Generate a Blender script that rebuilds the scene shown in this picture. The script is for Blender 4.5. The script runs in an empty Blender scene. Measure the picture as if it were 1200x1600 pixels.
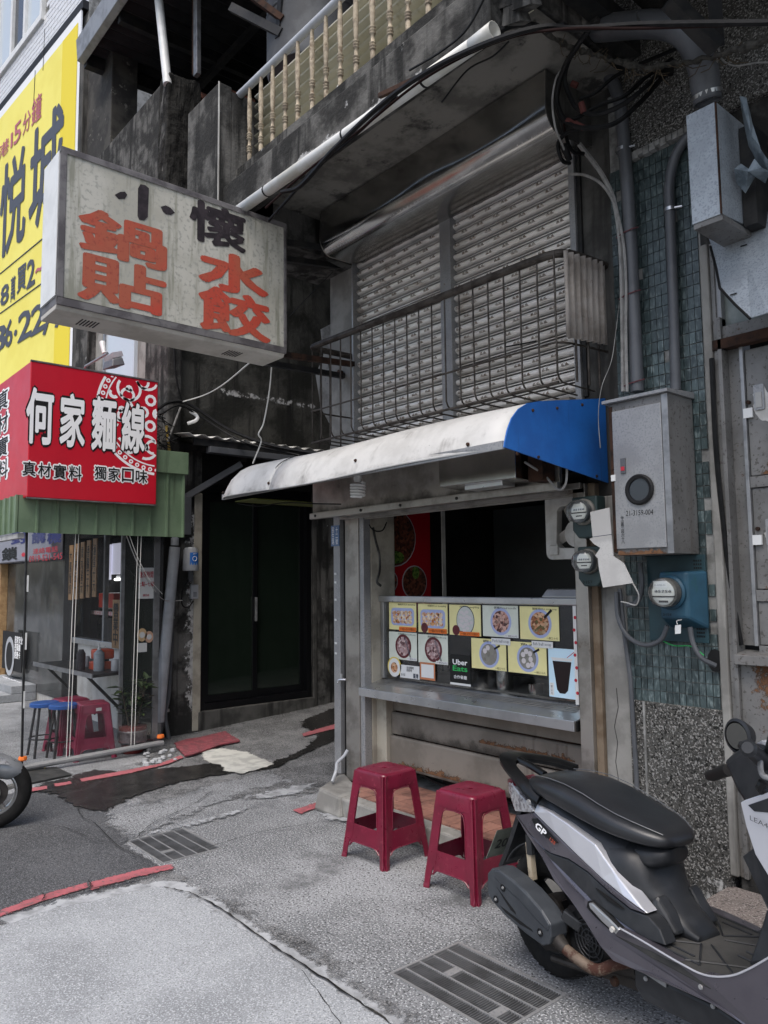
import bpy, bmesh, math, random
from math import sin, cos, pi, radians
from mathutils import Vector as V, Matrix

random.seed(7)
SC = bpy.context.scene
COL = SC.collection

# ------------------------------------------------------------------ camera
CAM = V((0.0, 0.0, 1.45)); AZ, PIT, ROL, FPX = radians(49.46), radians(5.18), radians(-0.643), 1196.3
_f = V((-sin(AZ)*cos(PIT), cos(AZ)*cos(PIT), sin(PIT)))
_r0 = V((cos(AZ), sin(AZ), 0)); _u0 = _r0.cross(_f)
_r = _r0*cos(ROL) + _u0*sin(ROL); _u = _u0*cos(ROL) - _r0*sin(ROL)
cd = bpy.data.cameras.new('camera'); co = bpy.data.objects.new('camera', cd); COL.objects.link(co)
m = Matrix((_r, _u, -_f)).transposed().to_4x4(); m.translation = CAM; co.matrix_world = m
cd.sensor_fit = 'VERTICAL'; cd.sensor_height = 36.0; cd.lens = FPX/1600*36.0
cd.clip_start = 0.05; cd.clip_end = 400
SC.camera = co

# ------------------------------------------------------------------ sky, sun, exposure (overcast day)
SUN_EL, SUN_AZ = radians(62), radians(150)     # high, behind the viewer
w = bpy.data.worlds.new('World'); SC.world = w; w.use_nodes = True
nt = w.node_tree; nt.nodes.clear()
sk = nt.nodes.new('ShaderNodeTexSky'); sk.sky_type = 'NISHITA'; sk.sun_disc = False
sk.sun_elevation = SUN_EL; sk.sun_rotation = SUN_AZ; sk.dust_density = 4.0; sk.air_density = 1.0
hs = nt.nodes.new('ShaderNodeHueSaturation'); hs.inputs['Saturation'].default_value = 0.95
bg = nt.nodes.new('ShaderNodeBackground'); bg.inputs['Strength'].default_value = 0.13
wo = nt.nodes.new('ShaderNodeOutputWorld')
nt.links.new(sk.outputs[0], hs.inputs['Color']); nt.links.new(hs.outputs[0], bg.inputs[0]); nt.links.new(bg.outputs[0], wo.inputs[0])
sl = bpy.data.lights.new('sun', 'SUN'); sl.energy = 1.1; sl.angle = radians(40); sl.color = (1, .985, .96)
so = bpy.data.objects.new('sun', sl); COL.objects.link(so)
sd = V((sin(SUN_AZ)*cos(SUN_EL), cos(SUN_AZ)*cos(SUN_EL), sin(SUN_EL)))
so.rotation_euler = sd.to_track_quat('Z', 'Y').to_euler()
SC.view_settings.view_transform = 'Standard'; SC.view_settings.look = 'None'
SC.view_settings.exposure = 0.86; SC.view_settings.gamma = 1.0; SC.view_settings.use_curve_mapping = False
SC.cycles.max_bounces = 7; SC.cycles.transparent_max_bounces = 12
SC.cycles.use_adaptive_sampling = True
try: SC.cycles.use_denoising = True
except Exception: pass

# ------------------------------------------------------------------ geometry helpers
def _ray(px, py): return _r*((px-600)/FPX) + _u*((800-py)/FPX) + _f
def PX(px, py, x): d = _ray(px, py); return CAM + d*((x-CAM.x)/d.x)
def PY(px, py, y): d = _ray(px, py); return CAM + d*((y-CAM.y)/d.y)
def PZ(px, py, z): d = _ray(px, py); return CAM + d*((z-CAM.z)/d.z)

def props(o, label=None, cat=None, group=None, kind=None):
    if label: o['label'] = label
    if cat: o['category'] = cat
    if group: o['group'] = group
    if kind: o['kind'] = kind
    return o

def thing(name, label, cat, loc, group=None):
    o = bpy.data.objects.new(name, None); COL.objects.link(o); o.location = loc
    o.empty_display_size = .1
    return props(o, label, cat, group)

def origin(o):
    p = V((0, 0, 0))
    while o is not None: p += o.location; o = o.parent
    return p

def put(name, me, parent=None, loc=None):
    o = bpy.data.objects.new(name, me); COL.objects.link(o)
    if parent is not None: o.parent = parent
    if loc is not None: o.location = V(loc) - (origin(parent) if parent is not None else V((0, 0, 0)))
    return o

class MB:
    def __init__(s): s.v = []; s.f = []
    def add(s, vs, fs):
        n = len(s.v); s.v += [V(p) for p in vs]; s.f += [[n+i for i in f] for f in fs]; return s
    def hexa(s, p):
        return s.add(p, [(0,3,2,1),(4,5,6,7),(0,1,5,4),(1,2,6,5),(2,3,7,6),(3,0,4,7)])
    def box(s, x0, x1, y0, y1, z0, z1):
        return s.hexa([(x0,y0,z0),(x1,y0,z0),(x1,y1,z0),(x0,y1,z0),(x0,y0,z1),(x1,y0,z1),(x1,y1,z1),(x0,y1,z1)])
    def beam(s, a, b, w, h, up=(0,0,1)):
        a, b = V(a), V(b); d = (b-a).normalized(); u = V(up); u = (u - d*u.dot(d))
        if u.length < 1e-4: u = V((0,1,0)) - d*d.y
        u.normalize(); r = d.cross(u)
        q = []
        for p in (a, b):
            q += [p - r*w/2 - u*h/2, p + r*w/2 - u*h/2, p + r*w/2 + u*h/2, p - r*w/2 + u*h/2]
        return s.add(q, [(0,3,2,1),(4,5,6,7),(0,1,5,4),(1,2,6,5),(2,3,7,6),(3,0,4,7)])
    def prism(s, poly, ext):
        """poly: 3D points in a plane; ext: extrusion vector"""
        n = len(poly); e = V(ext); a = [V(p) for p in poly]
        return s.add(a + [p+e for p in a], [tuple(range(n)), tuple(range(2*n-1, n-1, -1))] +
                     [(i, (i+1) % n, n+(i+1) % n, n+i) for i in range(n)])
    def tube(s, path, r, n=8, caps=True, flat=1.0):
        P = [V(p) for p in path]; k = len(P); R = r if isinstance(r, (list, tuple)) else [r]*k
        up = None; vs = []
        for i in range(k):
            t = (P[min(i+1, k-1)] - P[max(i-1, 0)])
            if t.length < 1e-9: t = V((0,0,1))
            t.normalize()
            if up is None:
                up = V((0,0,1)) if abs(t.z) < .9 else V((0,1,0))
            up = up - t*up.dot(t)
            if up.length < 1e-5: up = V((1,0,0)) - t*t.x
            up.normalize(); q = t.cross(up)
            for j in range(n):
                a = 2*pi*j/n; vs.append(P[i] + (up*cos(a)*flat + q*sin(a))*R[i])
        fs = [(i*n+j, i*n+(j+1) % n, (i+1)*n+(j+1) % n, (i+1)*n+j) for i in range(k-1) for j in range(n)]
        if caps: fs += [tuple(range(n-1, -1, -1)), tuple(range((k-1)*n, k*n))]
        return s.add(vs, fs)
    def lathe(s, prof, c, axis=(0,0,1), n=20, caps=True):
        """prof: list of (radius, height along axis)"""
        a = V(axis).normalized(); u = V((0,0,1)) if abs(a.z) < .9 else V((1,0,0)); u = (u - a*u.dot(a)).normalized(); q = a.cross(u); c = V(c)
        vs = [c + a*h + (u*cos(2*pi*j/n) + q*sin(2*pi*j/n))*r for r, h in prof for j in range(n)]
        k = len(prof)
        fs = [(i*n+j, i*n+(j+1) % n, (i+1)*n+(j+1) % n, (i+1)*n+j) for i in range(k-1) for j in range(n)]
        if caps: fs += [tuple(range(n-1, -1, -1)), tuple(range((k-1)*n, k*n))]
        return s.add(vs, fs)
    def grid(s, fn, nu, nv):
        vs = [fn(i/nu, j/nv) for i in range(nu+1) for j in range(nv+1)]
        return s.add(vs, [(i*(nv+1)+j, (i+1)*(nv+1)+j, (i+1)*(nv+1)+j+1, i*(nv+1)+j+1) for i in range(nu) for j in range(nv)])
    def mesh(s, name, mat, off=(0,0,0), smooth=False, ang=35):
        me = bpy.data.meshes.new(name); o = V(off)
        me.from_pydata([tuple(p-o) for p in s.v], [], s.f)
        bm = bmesh.new(); bm.from_mesh(me); bmesh.ops.remove_doubles(bm, verts=bm.verts, dist=1e-6)
        bmesh.ops.recalc_face_normals(bm, faces=bm.faces)
        if smooth:
            for f in bm.faces: f.smooth = True
            for e in bm.edges:
                if len(e.link_faces) == 2 and e.calc_face_angle(0) > radians(ang): e.smooth = False
        bm.to_mesh(me); bm.free(); me.materials.append(mat); return me
    def build(s, name, mat, parent=None, bev=0, smooth=False, label=None, cat=None, group=None, kind=None, ang=35, solid=0, sub=0, seg=2):
        off = origin(parent) if parent is not None else V((0,0,0))
        loc = None
        if parent is None:
            xs = [p.x for p in s.v]; ys = [p.y for p in s.v]; zs = [p.z for p in s.v]
            off = V(((min(xs)+max(xs))/2, (min(ys)+max(ys))/2, min(zs))); loc = off
        o = put(name, s.mesh(name, mat, off, smooth, ang), parent, loc)
        if solid:
            q = o.modifiers.new('solid', 'SOLIDIFY'); q.thickness = solid; q.offset = 0
        if sub:
            q = o.modifiers.new('sub', 'SUBSURF'); q.levels = sub; q.render_levels = sub
        if bev:
            q = o.modifiers.new('bevel', 'BEVEL'); q.width = bev; q.segments = seg; q.limit_method = 'ANGLE'; q.angle_limit = radians(40)
        return props(o, label, cat, group, kind)

def B(*a): return MB().box(*a)

def smoothpath(pts, n=6):
    """Catmull-Rom through the points"""
    P = [V(p) for p in pts]; P = [P[0]*2-P[1]] + P + [P[-1]*2-P[-2]]; out = []
    for i in range(1, len(P)-2):
        a, b, c, d = P[i-1:i+3]
        for k in range(n):
            t = k/n
            out.append(.5*((2*b) + (c-a)*t + (2*a-5*b+4*c-d)*t*t + (3*b-a-3*c+d)*t**3))
    out.append(P[-2]); return out

def copy_tree(o, parent=None):
    c = o.copy(); COL.objects.link(c); c.parent = parent
    for ch in list(o.children): copy_tree(ch, c)
    return c

# ------------------------------------------------------------------ materials
def _n(nt, t, **k):
    n = nt.nodes.new(t)
    for a, b in k.items(): setattr(n, a, b)
    return n

def deep(c):
    '''contrast put into the colours: darker ones taken down further for deeper shade'''
    if c is None: return None
    if isinstance(c[0], (tuple, list)): return tuple(deep(q) for q in c)
    k = max(c[:3]); f = min(1., (k/.40)**.28) if k > 0 else 1
    return tuple(q*f for q in c[:3])
def mat(name, col, rough=.6, metal=0, col2=None, sc=5, lo=.42, hi=.62, streak=None, slo=.5, shi=.68, ssc=(9,9,.8), speck=None, spsc=160, splo=.45, sphi=.6,
        rust=None, rsc=4, rlo=.58, rhi=.68, bump=0, bsc=60, spec=.5, coat=0, emit=None, estr=0, rnd=0, detail=9, aniso=None, bdist=.004, rrough=None):
    col, col2, streak, speck, rust = deep(col), deep(col2), deep(streak), deep(speck), deep(rust)
    if spec == .5 and rough > .5: spec = .32
    m = bpy.data.materials.new(name); m.use_nodes = True; nt = m.node_tree; L = nt.links.new
    p = nt.nodes['Principled BSDF']; p.inputs['Roughness'].default_value = rough; p.inputs['Metallic'].default_value = metal
    p.inputs['Specular IOR Level'].default_value = spec
    if coat: p.inputs['Coat Weight'].default_value = coat; p.inputs['Coat Roughness'].default_value = .08
    if emit: p.inputs['Emission Color'].default_value = (*emit, 1); p.inputs['Emission Strength'].default_value = estr
    geo = _n(nt, 'ShaderNodeNewGeometry'); pos = geo.outputs['Position']
    cur = None
    def ramp(src, a, b):
        r = _n(nt, 'ShaderNodeMapRange'); r.inputs['From Min'].default_value = a; r.inputs['From Max'].default_value = b
        r.interpolation_type = 'SMOOTHSTEP'; L(src, r.inputs['Value']); return r.outputs['Result']
    def noise(scale, det=9, vec=pos, ro=.62):
        t = _n(nt, 'ShaderNodeTexNoise'); t.inputs['Scale'].default_value = scale; t.inputs['Detail'].default_value = det; t.inputs['Roughness'].default_value = ro
        L(vec, t.inputs['Vector']); return t.outputs['Fac']
    def mix(fac, a, b):
        x = _n(nt, 'ShaderNodeMix'); x.data_type = 'RGBA'
        L(fac, x.inputs['Factor'])
        for q, k in ((a, 'A'), (b, 'B')):
            s = [i for i in x.inputs if i.name == k and i.type == 'RGBA'][0]
            if isinstance(q, tuple): s.default_value = (*q[:3], 1)
            else: L(q, s)
        return [o for o in x.outputs if o.type == 'RGBA'][0]
    cur = tuple(col)
    def use(fac, c):
        nonlocal cur; cur = mix(fac, cur, tuple(c))
    if rnd:
        oi = _n(nt, 'ShaderNodeObjectInfo')
        h = _n(nt, 'ShaderNodeMapRange'); h.inputs['To Min'].default_value = 1-rnd; h.inputs['To Max'].default_value = 1+rnd
        L(oi.outputs['Random'], h.inputs['Value'])
    if col2: use(ramp(noise(sc, detail), lo, hi), col2)
    rr = None
    if speck:
        cs = [speck] if not isinstance(speck[0], (tuple, list)) else speck
        for i, c in enumerate(cs):
            use(ramp(noise(spsc*(1+.37*i), 2, ro=.5), splo, sphi), c)
    if streak:
        mp = _n(nt, 'ShaderNodeMapping'); mp.inputs['Scale'].default_value = ssc; L(pos, mp.inputs['Vector'])
        use(ramp(noise(1, 6, mp.outputs[0]), slo, shi), streak)
    if rust:
        rf = ramp(noise(rsc, 10, ro=.7), rlo, rhi); use(rf, rust)
        rm = _n(nt, 'ShaderNodeMapRange'); rm.inputs['To Min'].default_value = rough; rm.inputs['To Max'].default_value = rrough or .85; L(rf, rm.inputs['Value'])
        L(rm.outputs[0], p.inputs['Roughness'])
        if metal:
            mm = _n(nt, 'ShaderNodeMapRange'); mm.inputs['To Min'].default_value = metal; mm.inputs['To Max'].default_value = .0; L(rf, mm.inputs['Value'])
            L(mm.outputs[0], p.inputs['Metallic'])
    elif rough > .1 and col2:
        q = _n(nt, 'ShaderNodeMapRange'); q.inputs['To Min'].default_value = max(.03, rough-.09); q.inputs['To Max'].default_value = min(1, rough+.09)
        L(noise(sc*3, 4), q.inputs['Value']); L(q.outputs[0], p.inputs['Roughness'])
    if rnd:
        mu = _n(nt, 'ShaderNodeVectorMath', operation='SCALE')
        if isinstance(cur, tuple): mu.inputs[0].default_value = cur[:3]
        else: L(cur, mu.inputs[0])
        L(h.outputs[0], mu.inputs['Scale']); cur = mu.outputs[0]
    if isinstance(cur, tuple): p.inputs['Base Color'].default_value = (*cur[:3], 1)
    else: L(cur, p.inputs['Base Color'])
    if bump:
        b = _n(nt, 'ShaderNodeBump'); b.inputs['Strength'].default_value = bump; b.inputs['Distance'].default_value = bdist
        L(noise(bsc, 5), b.inputs['Height']); L(b.outputs[0], p.inputs['Normal'])
    return m

def soft(name, base, dens=.5, sc=18, wid=.22, top=1.0):
    '''copy of a ground material whose edge frays: coverage follows the patch's own border and a noise'''
    m = base.copy(); m.name = name; nt = m.node_tree; L = nt.links.new
    p = nt.nodes['Principled BSDF']; out = [n for n in nt.nodes if n.type == 'OUTPUT_MATERIAL'][0]
    at = _n(nt, 'ShaderNodeAttribute'); at.attribute_name = 'cover'
    g = _n(nt, 'ShaderNodeNewGeometry'); no = _n(nt, 'ShaderNodeTexNoise'); no.inputs['Scale'].default_value = sc; no.inputs['Detail'].default_value = 8; no.inputs['Roughness'].default_value = .72
    L(g.outputs['Position'], no.inputs['Vector'])
    a = _n(nt, 'ShaderNodeMath', operation='ADD'); L(at.outputs['Fac'], a.inputs[0])
    nr = _n(nt, 'ShaderNodeMapRange'); nr.inputs['From Min'].default_value = .28; nr.inputs['From Max'].default_value = .72; nr.clamp = False; L(no.outputs['Fac'], nr.inputs['Value']); L(nr.outputs['Result'], a.inputs[1])
    r = _n(nt, 'ShaderNodeMapRange'); r.inputs['From Min'].default_value = 1.5-dens-wid/2; r.inputs['From Max'].default_value = 1.5-dens+wid/2; r.interpolation_type = 'SMOOTHSTEP'
    r.inputs['To Max'].default_value = top
    L(a.outputs[0], r.inputs['Value'])
    t = _n(nt, 'ShaderNodeBsdfTransparent'); x = _n(nt, 'ShaderNodeMixShader'); L(r.outputs[0], x.inputs[0]); L(t.outputs[0], x.inputs[1]); L(p.outputs[0], x.inputs[2]); L(x.outputs[0], out.inputs[0])
    return m

def glassy(name, tint, refl=.06, haze=.0, hazecol=(.5,.5,.5), rough=.03):
    m = bpy.data.materials.new(name); m.use_nodes = True; nt = m.node_tree; nt.nodes.clear(); L = nt.links.new
    o = _n(nt, 'ShaderNodeOutputMaterial'); t = _n(nt, 'ShaderNodeBsdfTransparent'); t.inputs[0].default_value = (*tint, 1)
    g = _n(nt, 'ShaderNodeBsdfGlossy'); g.inputs['Roughness'].default_value = rough
    lw = _n(nt, 'ShaderNodeLayerWeight'); lw.inputs['Blend'].default_value = .2
    a = _n(nt, 'ShaderNodeMath', operation='MULTIPLY_ADD'); a.inputs[1].default_value = .8; a.inputs[2].default_value = refl; a.use_clamp = True
    L(lw.outputs['Fresnel'], a.inputs[0])
    x = _n(nt, 'ShaderNodeMixShader'); L(a.outputs[0], x.inputs[0]); L(t.outputs[0], x.inputs[1]); L(g.outputs[0], x.inputs[2])
    cur = x.outputs[0]
    if haze:
        d = _n(nt, 'ShaderNodeBsdfDiffuse'); d.inputs[0].default_value = (*hazecol, 1)
        y = _n(nt, 'ShaderNodeMixShader'); y.inputs[0].default_value = haze; L(cur, y.inputs[1]); L(d.outputs[0], y.inputs[2]); cur = y.outputs[0]
    L(cur, o.inputs[0]); return m

K = {}
K['pad'] = mat('pale concrete', (.315,.33,.342), .9, col2=(.235,.247,.258), sc=1.7, lo=.40, hi=.64, speck=((.195,.203,.21),(.42,.435,.45)), spsc=120, splo=.50, sphi=.68, streak=(.19,.20,.208), slo=.58, shi=.74, ssc=(2.2,2.2,2), bump=.45, bsc=120)
K['aggr'] = mat('worn aggregate concrete', (.175,.181,.188), .9, col2=(.27,.278,.287), sc=1.4, lo=.42, hi=.62, speck=((.075,.077,.08),(.42,.43,.44)), spsc=85, splo=.54, sphi=.64, streak=(.115,.118,.122), slo=.54, shi=.74, ssc=(2.6,2.6,2), bump=.6, bsc=110)
K['aggr_dark'] = mat('stained concrete', (.115,.117,.12), .9, col2=(.20,.203,.205), sc=4, speck=((.06,.06,.06),(.30,.30,.30)), spsc=90, splo=.54, sphi=.64, bump=.5, bsc=110)
K['mortar'] = mat('cement mortar', (.36,.372,.385), .9, col2=(.25,.258,.265), sc=9, bump=.5, bsc=60)
K['asphalt'] = mat('asphalt', (.078,.081,.087), .9, col2=(.103,.106,.113), sc=2.5, speck=((.042,.043,.045),(.19,.195,.205)), spsc=120, splo=.54, sphi=.64, bump=.6, bsc=170)
K['wet'] = mat('wet concrete', (.030,.029,.028), .24, col2=(.05,.048,.046), sc=7, speck=(.085,.082,.078), spsc=110, splo=.55, sphi=.68, bump=.3, bsc=140)
K['redline'] = mat('red road paint', (.37,.105,.12), .88, col2=(.29,.09,.10), sc=12, speck=(.19,.11,.115), spsc=60, splo=.56, sphi=.70, bump=.5, bsc=120)
K['creampaint'] = mat('cream paint patch', (.49,.49,.45), .85, col2=(.36,.36,.335), sc=9, bump=.3, bsc=80)
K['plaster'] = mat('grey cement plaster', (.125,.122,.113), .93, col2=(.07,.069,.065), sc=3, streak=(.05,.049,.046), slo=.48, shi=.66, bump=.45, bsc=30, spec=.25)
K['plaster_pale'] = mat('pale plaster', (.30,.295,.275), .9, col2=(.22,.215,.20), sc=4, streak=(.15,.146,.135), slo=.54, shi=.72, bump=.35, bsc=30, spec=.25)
K['cream_wall'] = mat('cream plaster', (.38,.355,.295), .88, col2=(.28,.26,.215), sc=5, streak=(.15,.14,.12), slo=.60, shi=.74, rust=(.03,.027,.024), rsc=9, rlo=.69, rhi=.73, bump=.2, bsc=30)
K['mossy'] = mat('mossy black concrete', (.085,.084,.075), .95, col2=(.035,.036,.031), sc=2.4, streak=(.028,.028,.026), rust=(.24,.24,.235), rsc=3.2, rlo=.67, rhi=.74, bump=.9, bsc=28, bdist=.012, spec=.2)
K['mould'] = mat('mould stained concrete', (.155,.152,.143), .95, col2=(.05,.0495,.047), sc=3.5, lo=.4, hi=.58, streak=(.040,.040,.038), slo=.46, shi=.62, rust=(.38,.38,.375), rsc=5, rlo=.655, rhi=.70, bump=.8, bsc=35, bdist=.01, spec=.2)
K['soffit'] = mat('soffit concrete', (.25,.24,.215), .95, col2=(.15,.145,.13), sc=4, rust=(.085,.082,.077), rsc=5, rlo=.54, rhi=.66, bump=.5, bsc=25, spec=.2)
K['pebble'] = mat('pebble dash', (.125,.123,.113), .95, col2=(.095,.093,.086), sc=2.5, speck=((.035,.035,.032),(.31,.305,.29)), spsc=85, splo=.54, sphi=.62, rust=(.21,.208,.20), rsc=3, rlo=.66, rhi=.76, bump=1.0, bsc=95, bdist=.012, spec=.25)
K['granite'] = mat('pink granite', (.21,.182,.168), .75, col2=(.165,.143,.133), sc=8, speck=((.085,.073,.07),(.33,.30,.285)), spsc=110, splo=.54, sphi=.64, bump=.2, bsc=120)
K['granite_side'] = mat('dark granite', (.17,.15,.145), .8, speck=((.06,.055,.05),(.34,.32,.31)), spsc=90, splo=.53, sphi=.61, bump=.4, bsc=90)
K['teal_tile'] = mat('teal mosaic', (.085,.122,.125), .34, col2=(.05,.076,.08), sc=14, streak=(.18,.225,.225), slo=.5, shi=.66, ssc=(85,85,26), rnd=.34, bump=.15, bsc=25)
K['grout'] = mat('grimy grout', (.31,.312,.30), .95, col2=(.17,.17,.16), sc=8, bump=.4, bsc=60)
K['terra'] = mat('terracotta', (.33,.165,.125), .6, col2=(.24,.125,.098), sc=12, rnd=.12, bump=.1)
K['galv'] = mat('galvanised steel', (.34,.342,.343), .47, .4, col2=(.295,.297,.298), sc=6, speck=(.27,.277,.287), spsc=110, splo=.5, sphi=.66, rust=(.17,.085,.04), rsc=9, rlo=.69, rhi=.74, bump=.08, bsc=80)
K['galv_rusty'] = mat('rust stained steel', (.235,.232,.225), .55, .3, col2=(.18,.177,.17), sc=3.5, speck=(.14,.133,.122), spsc=70, splo=.58, sphi=.68, streak=(.14,.115,.092), slo=.56, shi=.76, ssc=(5,5,.7), rust=(.11,.05,.025), rsc=11, rlo=.65, rhi=.71, bump=.06, bsc=60)
K['sheet_blue'] = mat('bare zinc sheet', (.36,.40,.435), .5, .25, col2=(.30,.335,.365), sc=7, speck=(.26,.29,.318), spsc=130, splo=.5, sphi=.64, bump=.06, bsc=40)
K['steel'] = mat('brushed stainless', (.56,.57,.58), .30, .9, col2=(.47,.48,.49), sc=5)
K['steel_dull'] = mat('dull stainless', (.38,.36,.33), .4, .75, col2=(.27,.255,.23), sc=5, rust=(.13,.105,.08), rsc=5, rlo=.6, rhi=.7, rrough=.6)
K['steel_clean'] = mat('polished stainless', (.52,.51,.49), .2, 1.0, col2=(.42,.41,.395), sc=3, bump=.02, bsc=9)
K['alu'] = mat('aluminium', (.33,.335,.34), .45, .6, col2=(.24,.245,.25), sc=8)
K['shutter'] = mat('weathered shutter steel', (.84,.815,.775), .34, .28, col2=(.70,.67,.625), sc=4, lo=.42, hi=.64, streak=(.42,.35,.28), slo=.56, shi=.74, ssc=(3,3,7), rust=(.20,.125,.085), rsc=2.0, rlo=.60, rhi=.75, bump=.05, bsc=50, rnd=.15)
K['counter_board'] = mat('grimy metal board', (.26,.232,.198), .6, .15, col2=(.20,.178,.15), sc=3, streak=(.125,.107,.087), slo=.56, shi=.72, rust=(.07,.055,.042), rsc=8, rlo=.66, rhi=.73, bump=.1)
K['rust'] = mat('rusted iron', (.085,.042,.026), .85, .2, col2=(.035,.022,.018), sc=12, bump=.4, bsc=80)
K['dark_iron'] = mat('dark painted iron', (.035,.037,.04), .6, .3, col2=(.06,.058,.055), sc=9, bump=.1)
K['railiron'] = mat('weathered rail iron', (.105,.092,.08), .6, .35, col2=(.055,.044,.036), sc=14, bump=.2, bsc=90)
K['black'] = mat('black rubber', (.014,.014,.015), .6)
K['cable'] = mat('black cable', (.010,.011,.012), .6, col2=(.022,.022,.023), sc=20, spec=.22)
K['cable_grey'] = mat('grey cable', (.33,.325,.31), .55, col2=(.25,.245,.235), sc=15)
K['cable_red'] = mat('brown cable', (.035,.016,.014), .7, spec=.1)
K['wire_white'] = mat('white wire', (.6,.59,.56), .6)
K['tape_red'] = mat('red tape', (.12,.04,.035), .75, spec=.2)
K['pvc'] = mat('grey pvc pipe', (.125,.133,.145), .45, col2=(.10,.107,.118), sc=5, streak=(.075,.079,.085), slo=.6, shi=.75)
K['pvc_pale'] = mat('pale grey pvc', (.40,.42,.445), .42, col2=(.34,.355,.375), sc=6)
K['pvc_white'] = mat('white drain pipe', (.66,.66,.63), .4, col2=(.55,.54,.48), sc=7, rust=(.29,.24,.14), rsc=6, rlo=.63, rhi=.74, rrough=.6)
K['white'] = mat('white plastic', (.68,.69,.68), .45, col2=(.60,.61,.60), sc=6)
K['white_dirty'] = mat('dirty white paint', (.58,.575,.55), .6, col2=(.43,.42,.39), sc=4, streak=(.33,.32,.29), slo=.55, shi=.72)
K['awning'] = mat('white awning sheet', (.57,.565,.545), .5, col2=(.47,.465,.445), sc=3.5, streak=(.36,.35,.33), slo=.58, shi=.75, rust=(.14,.13,.12), rsc=16, rlo=.70, rhi=.74, spec=.4, bump=.05, bsc=20)
K['blue_paint'] = mat('blue awning end', (.016,.135,.46), .5, col2=(.013,.105,.38), sc=4, streak=(.02,.085,.27), slo=.54, shi=.74, ssc=(22,22,1.5))
K['meter_green'] = mat('dark green meter case', (.030,.062,.062), .5, col2=(.022,.046,.047), sc=6)
K['meter_blue'] = mat('blue meter case', (.022,.095,.155), .5, col2=(.018,.074,.12), sc=6, rust=(.02,.10,.115), rsc=8, rlo=.6, rhi=.7, rrough=.6)
K['meter_face'] = mat('meter face', (.62,.63,.60), .5)
K['cardboard'] = mat('weathered board', (.37,.368,.36), .9, col2=(.42,.42,.41), sc=6, speck=(.37,.37,.36), spsc=140, splo=.56, sphi=.66, rust=(.12,.105,.09), rsc=7, rlo=.68, rhi=.74)
K['text_black'] = mat('black lettering', (.018,.017,.018), .6)
K['text_dark'] = mat('dark slate lettering', (.09,.105,.14), .7)
K['text_plum'] = mat('faded plum black paint', (.030,.022,.028), .6, col2=(.055,.042,.05), sc=20)
K['text_red'] = mat('faded red paint', (.43,.060,.036), .6, col2=(.36,.092,.052), sc=2.2, lo=.40, hi=.60, speck=(.30,.06,.04), spsc=60, splo=.55, sphi=.70)
K['text_rose'] = mat('rose lettering', (.42,.13,.17), .7)
K['text_white'] = mat('white lettering', (.86,.86,.86), .5)
K['text_green'] = mat('green lettering', (.03,.42,.10), .5)
K['signface'] = mat('weathered lightbox sheet', (.47,.46,.405), .5, col2=(.38,.37,.315), sc=2.5, speck=(.34,.34,.30), spsc=45, splo=.52, sphi=.66, streak=(.26,.26,.205), slo=.50, shi=.68, ssc=(16,16,1.6), rust=(.20,.195,.135), rsc=14, rlo=.64, rhi=.74, rrough=.6, bump=.08, bsc=14)
K['signframe'] = mat('sign frame aluminium', (.21,.20,.20), .55, .3, col2=(.13,.12,.125), sc=9, rust=(.09,.055,.04), rsc=7, rlo=.66, rhi=.72)
K['signbottom'] = mat('sign underside', (.46,.44,.40), .6, col2=(.36,.34,.30), sc=4, rust=(.13,.06,.035), rsc=7, rlo=.68, rhi=.73)
K['red_vinyl'] = mat('red sign vinyl', (.52,.006,.022), .4, col2=(.47,.005,.02), sc=2)
K['green_sheet'] = mat('green ribbed sheet', (.165,.235,.145), .45, col2=(.135,.20,.12), sc=4, streak=(.10,.14,.085), slo=.56, shi=.72, ssc=(14,14,1))
K['yellow_vinyl'] = mat('yellow banner', (.80,.72,.16), .6, col2=(.76,.67,.13), sc=1.2)
K['yellow_vinyl2'] = mat('darker yellow banner', (.74,.60,.04), .6)
K['white_vinyl'] = mat('white banner hem', (.75,.77,.79), .6)
K['white_tile'] = mat('white tile', (.66,.67,.68), .3, rnd=.06)
K['frp'] = mat('fibreglass sheet', (.50,.48,.38), .45, col2=(.42,.40,.30), sc=3, streak=(.30,.275,.18), slo=.58, shi=.78, spec=.4)
K['baluster'] = mat('old baluster paint', (.40,.34,.25), .75, col2=(.26,.215,.16), sc=25, rust=(.20,.15,.10), rsc=20, rlo=.55, rhi=.66, rnd=.1)
K['roof_under'] = mat('corrugated iron underside', (.05,.05,.052), .6, .3, col2=(.03,.03,.032), sc=3)
K['roof_edge'] = mat('roof fascia', (.30,.31,.32), .5, .4, col2=(.22,.225,.23), sc=5)
K['brick'] = mat('red brick', (.24,.095,.06), .9, col2=(.13,.065,.05), sc=20, rnd=.25, bump=.4, bsc=90)
K['oldtar'] = mat('tarred concrete', (.055,.0535,.049), .97, col2=(.026,.025,.0235), sc=6, rust=(.16,.152,.14), rsc=9, rlo=.64, rhi=.72, bump=1.0, bsc=26, bdist=.02, spec=.15)
K['stool'] = mat('maroon plastic', (.185,.010,.034), .30, col2=(.155,.009,.029), sc=9, speck=(.22,.025,.05), spsc=40, splo=.6, sphi=.72, bump=.03, bsc=120)
K['stool_pink'] = mat('crimson plastic', (.26,.014,.055), .34, col2=(.22,.012,.045), sc=9)
K['seat_blue'] = mat('blue seat', (.010,.085,.33), .45)
K['dark_glass'] = mat('dark door glass', (.020,.032,.022), .05, spec=.9)
K['door_frame'] = mat('black door frame', (.010,.011,.014), .35, .2)
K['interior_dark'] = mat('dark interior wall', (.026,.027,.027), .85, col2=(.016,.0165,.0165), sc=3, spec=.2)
K['vinyl'] = glassy('clear vinyl', (.78,.79,.80), .05, .03, (.5,.52,.55), .06)
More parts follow.
